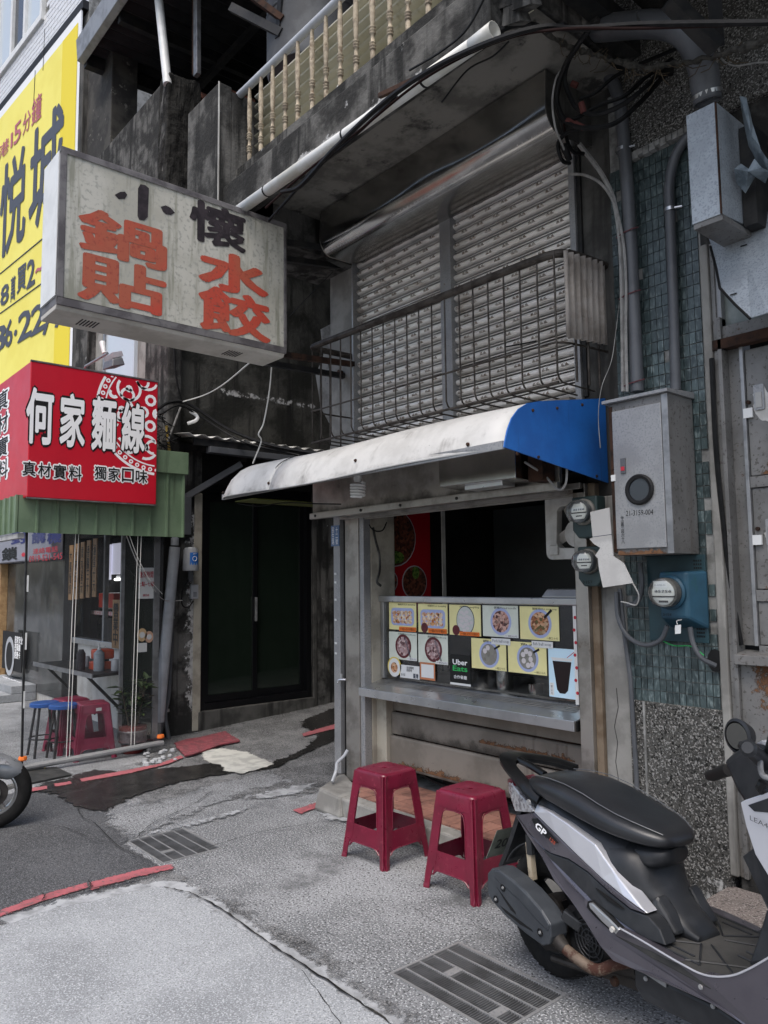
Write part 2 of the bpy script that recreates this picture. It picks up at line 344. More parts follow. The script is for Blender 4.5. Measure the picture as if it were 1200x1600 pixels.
K['glass'] = glassy('counter glass', (.94,.95,.95), .03)
K['pane'] = mat('window pane', (.50,.56,.60), .08, 0, spec=.8)
K['pane_dark'] = mat('dark window pane', (.05,.06,.075), .1)
K['meterglass'] = glassy('meter dome', (.86,.88,.87), .08, .05, (.6,.6,.6))
K['timber'] = mat('pale timber', (.40,.26,.13), .6, col2=(.31,.19,.09), sc=12)
K['plaque'] = mat('wooden plaque', (.34,.20,.09), .55, col2=(.28,.16,.07), sc=14)
K['leaf'] = mat('leaf', (.045,.085,.025), .5, col2=(.075,.115,.03), sc=20, rnd=.2)
K['stem'] = mat('stem', (.10,.075,.045), .8)
K['soil'] = mat('soil', (.03,.022,.016), .95)
K['pot_red'] = mat('red pot', (.17,.018,.016), .5)
K['poly_bag'] = mat('clear wrap', (.20,.17,.175), .4, col2=(.12,.095,.098), sc=20)
K['lamp'] = mat('lit tube', (.9,.9,.9), .5, emit=(1,.98,.94), estr=3.0)
K['blue_label'] = mat('blue label', (.015,.16,.55), .5)
K['mustard'] = mat('yellow conduit', (.42,.30,.075), .55)
K['orange'] = mat('orange card', (.72,.17,.03), .6)
K['oran_plastic'] = mat('orange plastic', (.62,.07,.015), .4)
K['paper'] = mat('white paper', (.68,.69,.68), .7)
K['paper_red'] = mat('red print', (.45,.03,.05), .7)

_glyph = {}
def decal(name, fn, nu, nv, m, parent, cover):
    '''thin stain sheet on a surface: fn(u,v) gives the point, cover(u,v) how solid it is'''
    b = MB().grid(fn, nu, nv); og = origin(parent) if parent is not None else V((0,0,0))
    me = bpy.data.meshes.new(name); me.from_pydata([tuple(p-og) for p in b.v], [], b.f); a = me.attributes.new('cover', 'FLOAT', 'POINT')
    a.data.foreach_set('value', [max(0., min(1., cover(i/nu, j/nv))) for i in range(nu+1) for j in range(nv+1)]); me.materials.append(m)
    return put(name, me, parent)
def stain(parent, x0, x1, z0, z1, y, m, top=False, side=.12):
    '''stain on a wall facing the street, solid at the bottom (or the top) and fraying away'''
    return decal('stain', lambda u, v: V((x0+(x1-x0)*u, y, z0+(z1-z0)*v)), 16, 10, m, parent, lambda u, v: ((v if top else 1-v)**1.3)*min(1, u/side, (1-u)/side)*.95)
K['rust_s'] = soft('rust bloom', mat('rust colour', (.135,.062,.030), .9, col2=(.20,.105,.055), sc=30), .38, 30, .3); K['grime_s'] = soft('grime', mat('grime colour', (.035,.031,.027), .95, col2=(.06,.053,.045), sc=20), .34, 9, 1.0, .6); K['lime_s'] = soft('lime bloom', mat('lime colour', (.42,.42,.41), .95, col2=(.30,.30,.295), sc=20), .34, 9, .3)
def lettering(txt, m, parent, c, u, v, wid, hgt, bold=0., depth=.0015, name='lettering', shear=0., res=2):
    """flat raised letters, fitted to wid x hgt, centred on c in the plane of u (right) and v (up); bold (in em) thickens the strokes"""
    key = (txt, shear, res)
    if key not in _glyph:
        cu = bpy.data.curves.new('t', 'FONT'); cu.body = txt; cu.resolution_u = res; cu.shear = shear; cu.space_line = .95
        o = bpy.data.objects.new('t', cu); COL.objects.link(o); bpy.context.view_layer.update()
        me = bpy.data.meshes.new_from_object(o.evaluated_get(bpy.context.evaluated_depsgraph_get()))
        bpy.data.objects.remove(o); bpy.data.curves.remove(cu)
        _glyph[key] = ([tuple(q.co) for q in me.vertices], [tuple(f.vertices) for f in me.polygons]); bpy.data.meshes.remove(me)
    vs, fs = _glyph[key]
    if not vs: return None
    xs = [q[0] for q in vs]; ys = [q[1] for q in vs]; x0, x1, y0, y1 = min(xs)-bold, max(xs)+bold, min(ys)-bold, max(ys)+bold
    u, v = V(u).normalized(), V(v).normalized(); n = u.cross(v); c = V(c)
    sx, sy = wid/(x1-x0), hgt/(y1-y0); b = MB()
    sh = [(0, 0)] + ([(bold*cos(k*pi/4), bold*sin(k*pi/4)) for k in range(8)] if bold > 0 else [])
    for i, (dx, dy) in enumerate(sh):
        d = depth + i*.00006
        b.add([c + u*((q[0]+dx-(x0+x1)/2)*sx) + v*((q[1]+dy-(y0+y1)/2)*sy) + n*d for q in vs], fs)
    og = origin(parent) if parent is not None else V((0,0,0))
    me = bpy.data.meshes.new(name); me.from_pydata([tuple(p-og) for p in b.v], [], b.f); me.materials.append(m)
    return put(name, me, parent)

def card(a, b, c, d, t, n):
    """a,b,c,d corners; thickness t along n"""
    n = V(n).normalized()*t
    return MB().hexa([V(a), V(b), V(c), V(d), V(a)+n, V(b)+n, V(c)+n, V(d)+n])

def disc(c, n, r, t, seg=20, ry=None, u=None):
    n = V(n).normalized(); u = V(u) if u is not None else (V((0,0,1)) if abs(n.z) < .9 else V((1,0,0)))
    u = (u - n*u.dot(n)).normalized(); q = n.cross(u); ry = ry or r; c = V(c)
    return MB().prism([c + u*(ry*cos(2*pi*i/seg)) + q*(r*sin(2*pi*i/seg)) for i in range(seg)], n*t)
# ================================================================== GROUND
def slope(y): return max(0., y-3.4)*.06
def gz(p, dz): return V((p[0], p[1], slope(p[1])+dz))
HOLES = [(-4.37, -3.90, 1.79, 2.14), (-2.27, -1.74, 1.94, 2.31)]
def ground_sheet():
    xs = sorted({-40., -14, -9, -7.02, -5, -3, 0, 4, 30.} | {h[i] for h in HOLES for i in (0, 1)})
    ys = sorted({-30., -8, -2, 0, 1, 2.6, 3.4, 6, 12, 40.} | {h[i] for h in HOLES for i in (2, 3)})
    b = MB()
    for i in range(len(xs)-1):
        for j in range(len(ys)-1):
            cx, cy = (xs[i]+xs[i+1])/2, (ys[j]+ys[j+1])/2
            if any(h[0] < cx < h[1] and h[2] < cy < h[3] for h in HOLES): continue
            b.add([gz((xs[i],ys[j]),0), gz((xs[i+1],ys[j]),0), gz((xs[i+1],ys[j+1]),0), gz((xs[i],ys[j+1]),0)], [(0,1,2,3)])
    return b
ground_sheet().build('ground', K['aggr'], kind='structure')

def rough(pts, step=.06, amp=.012, seed=0):
    rr = random.Random(seed); out = []
    n = len(pts)
    for i in range(n):
        a, b = V((*pts[i][:2], 0)), V((*pts[(i+1) % n][:2], 0)); L = (b-a).length; k = max(1, int(L/step))
        nn = V((-(b-a).y, (b-a).x, 0)); nn = nn.normalized() if nn.length > 1e-6 else nn
        prev = 0
        for j in range(k):
            prev = .5*prev + rr.uniform(-amp, amp)
            out.append(a.lerp(b, j/k) + nn*(prev if j else 0))
    return out
def patch(name, pts, m, dz, step=.06, amp=.012, seed=0, edge=0, cell=.03, **kw):
    """ground patch; edge > 0: the border fades over that width (attribute 'cover' holds the distance to the border)"""
    me = bpy.data.meshes.new(name)
    if edge:
        Q = [(p[0], p[1]) for p in pts]; n = len(Q)
        def sdist(x, y):
            d = 1e9; ins = False
            for i in range(n):
                ax_, ay = Q[i]; bx_, by = Q[(i+1) % n]; ex, ey = bx_-ax_, by-ay
                t = max(0, min(1, ((x-ax_)*ex+(y-ay)*ey)/(ex*ex+ey*ey+1e-12))); dx, dy = x-ax_-t*ex, y-ay-t*ey; d = min(d, dx*dx+dy*dy)
                if (ay > y) != (by > y) and x < (bx_-ax_)*(y-ay)/(by-ay)+ax_: ins = not ins
            return math.sqrt(d)*(1 if ins else -1)
        x0, x1 = min(q[0] for q in Q)-edge, max(q[0] for q in Q)+edge; y0, y1 = min(q[1] for q in Q)-edge, max(q[1] for q in Q)+edge
        nx, ny = max(2, int((x1-x0)/cell)), max(2, int((y1-y0)/cell)); cov = {}; idx = {}; vs = []; fs = []; cv = []
        for i in range(nx+1):
            for j in range(ny+1):
                x, y = x0+(x1-x0)*i/nx, y0+(y1-y0)*j/ny; cov[i, j] = .5+.5*sdist(x, y)/edge
        def vid(i, j):
            if (i, j) not in idx:
                x, y = x0+(x1-x0)*i/nx, y0+(y1-y0)*j/ny; idx[i, j] = len(vs); vs.append((x, y, slope(y)+dz)); cv.append(max(0., min(1., cov[i, j])))
            return idx[i, j]
        for i in range(nx):
            for j in range(ny):
                k = [(i,j),(i+1,j),(i+1,j+1),(i,j+1)]
                cx, cy = x0+(x1-x0)*(i+.5)/nx, y0+(y1-y0)*(j+.5)/ny
                if max(cov[q] for q in k) > 0 and not any(h[0] < cx < h[1] and h[2] < cy < h[3] for h in HOLES): fs.append([vid(*q) for q in k])
        me.from_pydata(vs, [], fs); a = me.attributes.new('cover', 'FLOAT', 'POINT'); a.data.foreach_set('value', cv); me.materials.append(m)
        return props(put(name, me), kind='structure', **kw)
    P = rough(pts, step, amp, seed); bm = bmesh.new()
    vs = [bm.verts.new((p.x, p.y, 0)) for p in P]; bm.faces.new(vs)
    bmesh.ops.triangulate(bm, faces=bm.faces)
    for yy in (3.4,):
        bmesh.ops.bisect_plane(bm, geom=bm.verts[:]+bm.edges[:]+bm.faces[:], plane_co=(0,yy,0), plane_no=(0,1,0))
    for q in bm.verts: q.co.z = slope(q.co.y)+dz
    bmesh.ops.recalc_face_normals(bm, faces=bm.faces)
    if bm.faces and sum(f.normal.z for f in bm.faces) < 0: bmesh.ops.reverse_faces(bm, faces=bm.faces)
    bm.to_mesh(me); bm.free(); me.materials.append(m)
    return props(put(name, me), kind='structure', **kw)
K['wet_s'] = soft('wet patch', K['wet'], .5, 14, .10); K['mortar_s'] = soft('cement smear', K['mortar'], .30, 26, .35); K['mortar_b'] = soft('mortar border', K['mortar'], .36, 12, .35)
K['adark_s'] = soft('dirt stain', K['aggr_dark'], .38, 9, .6); K['aggr_s'] = soft('worn patch', K['aggr'], .5, 9, .5); K['alley_s'] = soft('alley floor', K['aggr_dark'], .6, 5, .5); K['asph_s'] = soft('asphalt edge', K['asphalt'], .5, 16, .08); K['red_s'] = soft('red paint worn', K['redline'], .45, 42, .3); K['pad_s'] = soft('pale concrete edge', K['pad'], .5, 10, .2); K['cream_s'] = soft('cream patch edge', K['creampaint'], .6, 18, .12)
def gp(*pp): return [tuple(PZ(x, y, 0)[:2]) for x, y in pp]

# lane asphalt between the two red lines (left part of the picture) with its ragged edge round the drain
asph = gp((42,1236),(120,1240),(170,1262),(165,1285),(205,1310),(192,1320),(222,1338),(255,1359),(268,1362),(140,1402),(0,1446))
patch('road', [(-6.2,-.8),(-3.80,-.8),(-3.80,-30),(-6.2,-30)], K['asphalt'], .004)
asph = asph + [(-3.78,.2),(-3.78,-.95),(-6.2,-.95),(-5.9,1.2)]
patch('road', asph, K['asph_s'], .004, .05, .018, 1, edge=.035, cell=.025)
# foreground slab of pale concrete and its mortar border
pad = gp((0,1452),(130,1416),(245,1391),(300,1405),(370,1450),(470,1520),(600,1602),(700,1670)) + [(-1.0,.8),(-.9,-.8),(-3.70,-.8),(-3.70,.3)]
patch('pavement', pad, K['pad_s'], .016, edge=.035, cell=.03)
patch('pavement', [(-1.0,-.75),(-1.0,-30),(-3.72,-30),(-3.72,-.75)], K['pad'], .016)
patch('pavement_border', gp((0,1437),(120,1402),(250,1377),(290,1381),(345,1412),(420,1462),(505,1512),(575,1562),(640,1605),(720,1660),(660,1668),(560,1598),(470,1536),(360,1461),(297,1415),(250,1400),(140,1424),(0,1462)), K['mortar_b'], .010, .035, .014, 3, edge=.04, cell=.022)
patch('pavement_border', gp((300,1395),(345,1405),(420,1440),(520,1500),(600,1560),(700,1625),(640,1610),(560,1555),(470,1495),(380,1440)), K['adark_s'], .006, .05, .03, 31, edge=.10)
patch('concrete_stain', gp((0,1446),(140,1402),(262,1363),(300,1372),(270,1384),(120,1412),(0,1452)), K['adark_s'], .008, .04, .01, 32, edge=.05)
# alley floor, darker and coarser, and wet run-off
patch('alley_floor', [(-7.0,3.0),(-6.2,2.75),(-5.6,2.35),(-5.0,2.2),(-4.75,2.7),(-4.55,3.2),(-4.45,3.7),(-4.45,11),(-7.0,11)], K['alley_s'], .004, .1, .03, 4, edge=.22, cell=.06)
patch('concrete_patch', gp((165,1285),(205,1310),(262,1290),(300,1270),(380,1240),(452,1222),(420,1206),(340,1225),(250,1255),(180,1262)), K['aggr_s'], .008, .05, .015, 41, edge=.10)
patch('wet_stain', gp((78,1240),(110,1215),(150,1205),(200,1208),(290,1200),(360,1190),(420,1195),(470,1180),(500,1158),(470,1145),(478,1135),(545,1115),(545,1158),(480,1182),(430,1202),(350,1212),(290,1222),(240,1235),(205,1248),(170,1268),(150,1270),(120,1262)), K['wet_s'], .012, .045, .016, 5, edge=.055, cell=.022)
patch('wet_stain', gp((60,1226),(110,1219),(150,1222),(120,1236),(62,1240)), K['wet_s'], .013, .04, .01, 51, edge=.055, cell=.022)
patch('red_line', gp((0,1425),(62,1402),(134,1382),(140,1389),(65,1412),(0,1436)), K['red_s'], .0095, edge=.014, cell=.010)
patch('red_line', gp((138,1382),(222,1360),(268,1353),(272,1360),(210,1374),(142,1394)), K['red_s'], .0095, edge=.014, cell=.010)
patch('red_line', gp((40,1236),(73,1231),(74,1236),(40,1242)), K['red_s'], .016, edge=.014, cell=.010)
patch('red_line', gp((84,1228),(110,1224),(112,1228),(86,1233)), K['red_s'], .016, edge=.014, cell=.010)
patch('red_line', gp((125,1220),(200,1206),(250,1196),(282,1183),(288,1186),(262,1197),(200,1212),(128,1225)), K['red_s'], .016, edge=.014, cell=.010)
patch('red_line', gp((458,1268),(500,1254),(504,1260),(470,1274)), K['red_s'], .0095, edge=.014, cell=.010)
patch('red_line', [tuple(PZ(x,y,.1)[:2]) for x,y in ((472,1139),(532,1127),(534,1133),(474,1143))], K['red_s'], .018, edge=.014, cell=.010)
patch('cream_patch', gp((314,1176),(345,1172),(385,1178),(428,1197),(378,1212),(352,1207),(345,1198),(322,1192)), K['cream_s'], .016, .05, .012, 12, edge=.03, cell=.018)
patch('cement_smear', gp((385,1246),(430,1234),(505,1222),(470,1242),(410,1252)), K['mortar_s'], .010, .04, .025, 13, edge=.06, cell=.022)
patch('cement_smear', gp((232,1305),(300,1286),(400,1258),(380,1272),(300,1294),(240,1312)), K['mortar_s'], .012, .04, .014, 14, edge=.06, cell=.022)
patch('cement_smear', gp((498,1275),(530,1268),(560,1280),(545,1288),(505,1284)), K['mortar_s'], .012, .04, .01, 15, edge=.06, cell=.022)

def crack(pts, w0=.004, seed=0):
    P = smoothpath([gz(tuple(PZ(x, y, 0)[:2]), .0185) for x, y in pts], 8); rr = random.Random(seed); vs = []; n = len(P)
    for i, p in enumerate(P):
        t = P[min(i+1, n-1)] - P[max(i-1, 0)]; q = V((-t.y, t.x, 0)).normalized(); j = V((rr.uniform(-1, 1), rr.uniform(-1, 1), 0))*.004; w_ = w0*rr.uniform(.25, 1)*(1 if 0 < i < n-1 else .1); vs += [p+j+q*w_, p+j-q*w_]
    MB().add(vs, [(2*i, 2*i+1, 2*i+3, 2*i+2) for i in range(n-1)]).build('ground_crack', K['oldtar'], kind='structure')
crack([(255,1392),(300,1402),(350,1430),(430,1487),(520,1545),(600,1600),(680,1655)], .006, 1); crack([(0,1438),(70,1414),(140,1395),(215,1378),(262,1369)], .004, 2)
crack([(300,1338),(360,1318),(430,1300),(520,1288),(600,1290)], .003, 3); crack([(60,1290),(110,1300),(150,1318),(200,1322)], .003, 4); crack([(330,1240),(300,1262),(240,1290),(215,1312)], .004, 5); crack([(120,1262),(128,1280),(150,1292),(190,1330),(240,1352)], .003, 6)
crack([(470,1520),(520,1590),(560,1640)], .002, 7); crack([(640,1420),(690,1450),(740,1452),(800,1478)], .002, 8); crack([(66,1400),(70,1406),(66,1413)], .004, 9); crack([(138,1380),(142,1387),(139,1395)], .004, 10)
# red door mat in the lane
MATS = gp((272,1166),(290,1160),(352,1150),(375,1164),(350,1167),(300,1184),(288,1186))
o = patch('door_mat', MATS, mat('worn red mat', (.27,.065,.08), .95, col2=(.19,.06,.07), sc=22, lo=.45, hi=.55, speck=(.32,.16,.15), spsc=60, splo=.62, sphi=.7, bump=.8, bsc=120), .03, .03, .006, 16)
q = o.modifiers.new('s', 'SOLIDIFY'); q.thickness = .012; q.offset = -1
del o['kind']; props(o, 'worn red rubber mat lying on the lane beside the grey drain pipes', 'mat')

# drain gratings
K['grate'] = mat('grating steel', (.20,.205,.21), .5, .3, col2=(.14,.142,.145), sc=8)
def grate(hole, label, nb, plates):
    x0, x1, y0, y1 = hole
    t = thing('drain_grate', label, 'grating', ((x0+x1)/2, (y0+y1)/2, 0), 'drain gratings in the pavement')
    pit = MB(); d = .12
    pit.add([(x0,y0,-.002),(x1,y0,-.002),(x1,y1,-.002),(x0,y1,-.002),(x0,y0,-d),(x1,y0,-d),(x1,y1,-d),(x0,y1,-d)], [(4,5,6,7),(0,1,5,4),(1,2,6,5),(2,3,7,6),(3,0,4,7)])
    pit.build('pit', K['black'], t)
    fr = MB(); e = .012
    for a in ((x0,x1,y0,y0+e),(x0,x1,y1-e,y1),(x0,x0+e,y0+e,y1-e),(x1-e,x1,y0+e,y1-e)): fr.box(*a, -.03, .003)
    fr.build('frame', K['galv'], t)
    for i in range(1, nb):
        y = y0 + (y1-y0)*i/nb
        B(x0+e, x1-e, y-.003, y+.003, -.016, .001).build('bearing_bar', K['galv'], t)
    cb = MB(); n = int((x1-x0)/.0115)
    for i in range(1, n):
        x = x0+e + (x1-x0-2*e)*i/n; cb.box(x-.0015, x+.0015, y0+e, y1-e, -.014, -.0015)
    cb.build('cross_bars', K['grate'], t, kind='stuff')
    for px, j in plates:
        ya, yb = y0+(y1-y0)*j/nb, y0+(y1-y0)*(j+1)/nb
        B(px-.018, px+.018, ya+.004, yb-.004, -.02, .002).build('lift_plate', K['galv'], t)
grate(HOLES[0], 'smaller steel drain grating at the end of the red kerb line', 5, [(-4.06, 1)])
grate(HOLES[1], 'larger steel drain grating in front of the scooter rear wheel', 5, [(-2.12, 2), (-1.83, 1)])

# grey cable cover / dark drain plate beneath the vinyl curtain
o = B(0,1,0,1,0,1); o.v = []; o.f = []
pl = gp((32,1205),(88,1201),(112,1213),(40,1228))
o.prism([gz(p, .004) for p in pl], (0,0,.012)); o.build('drain_cover', mat('dark steel plate', (.06,.062,.062), .55, .3, col2=(.09,.09,.088), sc=12, bump=.2), label='flat dark steel cover plate beneath the vinyl curtain bar', cat='drain cover', bev=.002)

# ================================================================== DUMPLING SHOP BUILDING
FY = 3.3
shop = thing('shop_building', 'weathered two storey shop house holding the dumpling counter and upper shutters', 'building', (-3.3, 4.5, 0))
def part(b, name, m, bev=0, parent=None, **k): return b.build(name, K[m] if isinstance(m, str) else m, parent or shop, bev=bev, **k)
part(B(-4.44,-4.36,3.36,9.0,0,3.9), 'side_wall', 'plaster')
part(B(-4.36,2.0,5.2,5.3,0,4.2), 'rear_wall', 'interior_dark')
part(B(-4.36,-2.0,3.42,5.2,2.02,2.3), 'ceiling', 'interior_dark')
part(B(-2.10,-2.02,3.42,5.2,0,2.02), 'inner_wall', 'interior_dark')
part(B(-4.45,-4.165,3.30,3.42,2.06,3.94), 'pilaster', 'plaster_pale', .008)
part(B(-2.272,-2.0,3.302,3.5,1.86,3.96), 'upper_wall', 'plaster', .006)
part(B(-4.165,-2.272,3.36,3.5,2.06,2.42), 'floor_band', 'plaster')
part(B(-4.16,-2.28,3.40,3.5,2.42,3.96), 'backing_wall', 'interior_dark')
# right-hand plaster pier beside the counter
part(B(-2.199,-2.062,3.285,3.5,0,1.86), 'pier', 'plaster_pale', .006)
cr = MB(); pts = []
for i, (x, y) in enumerate(((963,1075),(966,1105),(960,1135),(965,1160),(962,1190),(966,1215),(963,1250))): pts.append(PY(x, y, 3.284))
cr.tube(pts, .0016, 4); part(cr, 'crack', 'black')
# tiled pier and pebble-dash base at the right
pier = thing('tiled_pier', 'teal mosaic tiled pier with pebble dash base between counter and metal doors', 'pier', (-1.85, 3.4, 0))
B(-2.062,-1.615,3.30,3.5,.88,3.9).build('core', K['grout'], pier)
B(-2.058,-1.612,3.275,3.5,0,.88).build('pebble_dash_base', K['pebble'], pier, bev=.004)
B(-1.985,-1.975,3.268,3.276,.0,.88).build('groove', K['grout'], pier)
tm = {}
TW, TH = .0315, .0545
tilemesh = B(-TW/2+.0018, TW/2-.0018, -.006, .002, -TH/2+.002, TH/2-.002)
tm = tilemesh.mesh('tile', K['teal_tile'])
rr = random.Random(3); cand = []
zz = .905
while zz < 3.52:
    xx = -2.048
    while xx < -1.62:
        hid = (1.58 < zz < 2.24 and xx < -1.74)
        missing = (zz > 1.2 and zz < 2.05 and xx > -1.665 and rr.random() < .5) or rr.random() < .012
        if not missing: cand.append((xx, zz, hid))
        xx += TW
    zz += TH
rest = MB(); cnt = 0
vis = [c for c in cand if not c[2]]
vis.sort(key=lambda c: c[1] + (0 if c[0] > -2.0 else .3))
for i, (x, z, h) in enumerate(vis):
    dy = rr.uniform(-.001, .001)
    if cnt < 298:
        put('tile', tm, pier, (x, 3.2985+dy, z)); cnt += 1
    else: rest.box(x-TW/2+.0014, x+TW/2-.0014, 3.2925+dy, 3.3005, z-TH/2+.0016, z+TH/2-.0016)
if rest.v: rest.build('tiles', K['teal_tile'], pier, kind='stuff')

# shop threshold: curb and terracotta tiles
curb = MB(); curb.box(-4.08,-2.1,2.95,3.05,0,.12)
o = curb.build('curb', K['plaster_pale'], shop, bev=.012)
b = MB(); b.hexa([(-4.14,2.92,0),(-3.86,2.915,0),(-3.86,3.12,0),(-4.34,3.30,0),(-4.12,2.945,.14),(-3.88,2.94,.13),(-3.90,3.12,.13),(-4.32,3.30,.15)])
b.build('curb_stone', K['plaster_pale'], shop, bev=.02)
B(-4.1,-2.1,3.05,5.2,0,.112).build('shop_floor', K['grout'], shop)
TS = .105; tmesh = B(-TS/2+.002, TS/2-.002, -TS/2+.002, TS/2-.002, 0, .010).mesh('tile', K['terra'])
for i in range(17):
    for j in range(4):
        put('tile', tmesh, shop, (-4.0+i*TS+.05, 3.11+j*TS, .111+random.uniform(-.0008,.0008)))
# --- opening frame: posts, guide rails
fr = thing('steel_doorway', 'galvanised steel posts and head track framing the dumpling counter opening', 'door frame', (-3.3, 3.3, 0))
B(-4.335,-4.262,3.235,3.30,.15,1.93).build('post', K['galv'], fr, bev=.003)
B(-4.262,-4.222,3.27,3.31,.12,1.93).build('track_gap', K['black'], fr)
B(-4.222,-4.075,3.25,3.32,.12,1.93).build('guide_rail', K['steel_dull'], fr, bev=.003)
B(-4.075,-4.03,3.26,3.32,.12,1.93).build('guide_rail', K['galv'], fr, bev=.003)
B(-2.312,-2.238,3.235,3.33,.12,1.93).build('post', K['steel_dull'], fr, bev=.004)
B(-2.238,-2.199,3.262,3.36,.12,1.93).build('timber_jamb', mat('old brown jamb', (.16,.115,.075), .75, col2=(.22,.17,.12), sc=9), fr, bev=.003)
for i, (y, z) in enumerate(((3.20,1.900),(3.235,1.882),(3.27,1.872))):
    B(-4.26,-2.24,y,y+.018,z,z+.03).build('track', K['steel_dull'], fr, bev=.002)
b = MB()
for z in (.95,1.02,1.18,1.32,1.44,1.50): b.box(-4.32,-4.30,3.231,3.236,z,z+.014)
b.build('bracket', K['white'], fr)
# blue number plates on the post
npl = thing('address_plate', 'small blue house number plate high on the galvanised post', 'address plate', (-4.32, 3.23, 1.76))
B(-4.350,-4.258,3.226,3.233,1.70,1.845).build('plate', mat('blue enamel', (.10,.17,.30), .5), npl)
for i, t in enumerate(('民生路','十二號')):
    lettering('\n'.join(t), K['text_white'], npl, (-4.325+i*.042,3.2255,1.772), (1,0,0), (0,0,1), .026, .12, depth=.001)
# --- fascia panel below the awning
fa = thing('fascia_panel', 'grey sheet metal fascia with bolts under the awning above the counter', 'fascia', (-3.3, 3.1, 1.9))
B(-4.36,-2.27,3.075,3.10,1.905,2.30).build('panel', K['steel_dull'], fa, bev=.003)
B(-4.37,-2.27,3.055,3.10,1.885,1.925).build('lip', K['steel_dull'], fa, bev=.002)
b = MB()
for x in (-4.3,-3.8,-3.42,-2.95): b.lathe([(.009,0),(.009,.006)], (x,3.055,1.905), (0,-1,0), 8)
b.build('bolt', K['dark_iron'], fa)
# exhaust hood box
hb = thing('hood_box', 'boxy stainless exhaust hood hanging under the white awning', 'exhaust hood', (-2.7, 2.95, 1.95))
b = MB(); b.hexa([(-2.93,2.90,1.955),(-2.40,2.90,1.945),(-2.40,3.07,1.935),(-2.93,3.07,1.945),(-2.93,2.90,2.16),(-2.40,2.90,2.16),(-2.40,3.07,2.20),(-2.93,3.07,2.20)])
b.build('casing', K['steel_clean'], hb, bev=.004)
B(-2.78,-2.52,2.94,3.04,1.925,1.95).build('outlet', K['steel'], hb, bev=.003)
B(-2.38,-2.29,2.97,3.07,1.93,2.24).build('rusty_bracket', K['rust'], hb, bev=.004)
# spiral bulb under the awning
lb = thing('spiral_bulb', 'white spiral energy saving bulb hanging under the awning', 'bulb', PY(560,745,2.80))
c0 = PY(559,764,2.80)
path = []
for i in range(5*12+1):
    a = i/12*2*pi; path.append(c0 + V((cos(a)*.040*(1-.006*i/5), sin(a)*.040, .035-.085*i/60)))
MB().tube(path, .0085, 6).build('tube', K['white'], lb, smooth=True)
MB().lathe([(.02,.04),(.026,.06),(.018,.10),(.014,.2)], c0, n=12).build('base', K['white_dirty'], lb, smooth=True)
# --- awning
AW0, AW1 = -4.72, -2.15
prof = [(3.30,2.352),(3.0,2.30),(2.78,2.262),(2.69,2.24),(2.625,2.205),(2.575,2.155),(2.545,2.10),(2.528,2.05),(2.52,2.022)]
aw = thing('awning', 'white metal awning with bright blue end panel over the dumpling counter', 'awning', (-3.4, 2.9, 2.0))
def awf(u, v, off=0):
    k = v*(len(prof)-1); i = min(int(k), len(prof)-2); t = k-i
    y = prof[i][0]*(1-t)+prof[i+1][0]*t; z = prof[i][1]*(1-t)+prof[i+1][1]*t
    e = max(0, (.07-u)/.07)  # left end curls down and in
    x = AW0 + (AW1-AW0)*u
    return V((x, y+e*e*.05*(1 if v > .3 else 0), z - e*e*.075*min(1, (1-v)*2.2) + .006*sin(u*9+1)))
for nm, ua, ub in (('cover_sheet', 0, .265), ('cover_sheet', .2655, 1)):
    MB().grid(lambda u, v: awf(ua+(ub-ua)*u, v) + V((0,0,.0025 if ub < .5 else 0)), 14, 24).build(nm, K['awning'], aw, smooth=True, solid=.004)
b = MB(); pp = [(AW1,y,z) for y, z in prof] + [(AW1,3.30,1.925)]
b.prism(pp, (.008,0,0)); b.build('end_panel', K['blue_paint'], aw)
b = MB(); b.hexa([awf(0,1)+V((0,-.004,-.004)), awf(1,1)+V((0,-.004,-.004)), awf(1,1)+V((0,.012,-.004)), awf(0,1)+V((0,.012,-.004)), awf(0,1)+V((0,-.004,.032)), awf(1,1)+V((0,-.004,.032)), awf(1,1)+V((0,.012,.032)), awf(0,1)+V((0,.012,.032))])
b.build('edge_strip', K['galv'], aw)
b = MB()
for x, y, z in ((-4.62,2.522,2.06),(-4.05,2.525,2.065),(-3.2,2.54,2.10),(-2.36,2.525,2.065)): b.lathe([(.010,0),(.007,.008)], (x,y,z), (0,-1,.2), 8)
for y, z in ((2.72,2.21),(2.9,2.245),(3.1,2.29),(3.2,1.95),(2.75,2.0),(2.6,2.0)): b.lathe([(.008,0),(.006,.006)], (AW1+.008,y,z), (1,0,0), 8)
b.build('screw', K['rust'], aw)
MB().tube(smoothpath([awf(.27,0)+V((0,0,.006)), awf(.262,.2)+V((0,0,.006)), awf(.27,.35)+V((.02,0,.007)), awf(.258,.55)+V((0,-.004,.006)), awf(.256,.85)+V((0,-.006,0))]), .0025, 5).build('seam', K['cable'], aw)
B(-4.6,-4.36,2.6,3.28,2.00,2.006).build('lining', mat('olive lining', (.10,.115,.02), .7), aw)
MB().tube(smoothpath([PY(820,722,2.9),PY(850,742,3.0),PY(872,765,3.0),PY(884,755,3.0),PY(886,725,3.0)]), .006, 6).build('loose_wire', K['cable_grey'], aw)
MB().tube(smoothpath([(-4.6,2.62,1.99),(-4.45,2.7,1.965),(-4.3,2.8,1.98),(-4.1,2.95,1.965),(-4.0,3.05,1.96)]), .004, 5).build('loose_wire', K['cable'], aw)

# stains on the concrete and sheet metal of the shop
stain(shop, -2.195,-2.07, .02,.55, 3.2835, K['grime_s'])
stain(pier, -1.86,-1.62, .02,.42, 3.2735, K['lime_s'])
stain(aw, -4.6,-2.2, 1.93,2.0, 3.0735, K['grime_s'])
decal('stain', lambda u, v: awf(.03+.94*u, .35+.62*v)+V((0,-.004,.0035)), 40, 12, K['grime_s'], aw, lambda u, v: .42*v**3+.25*max(0,.12-u)/.12)
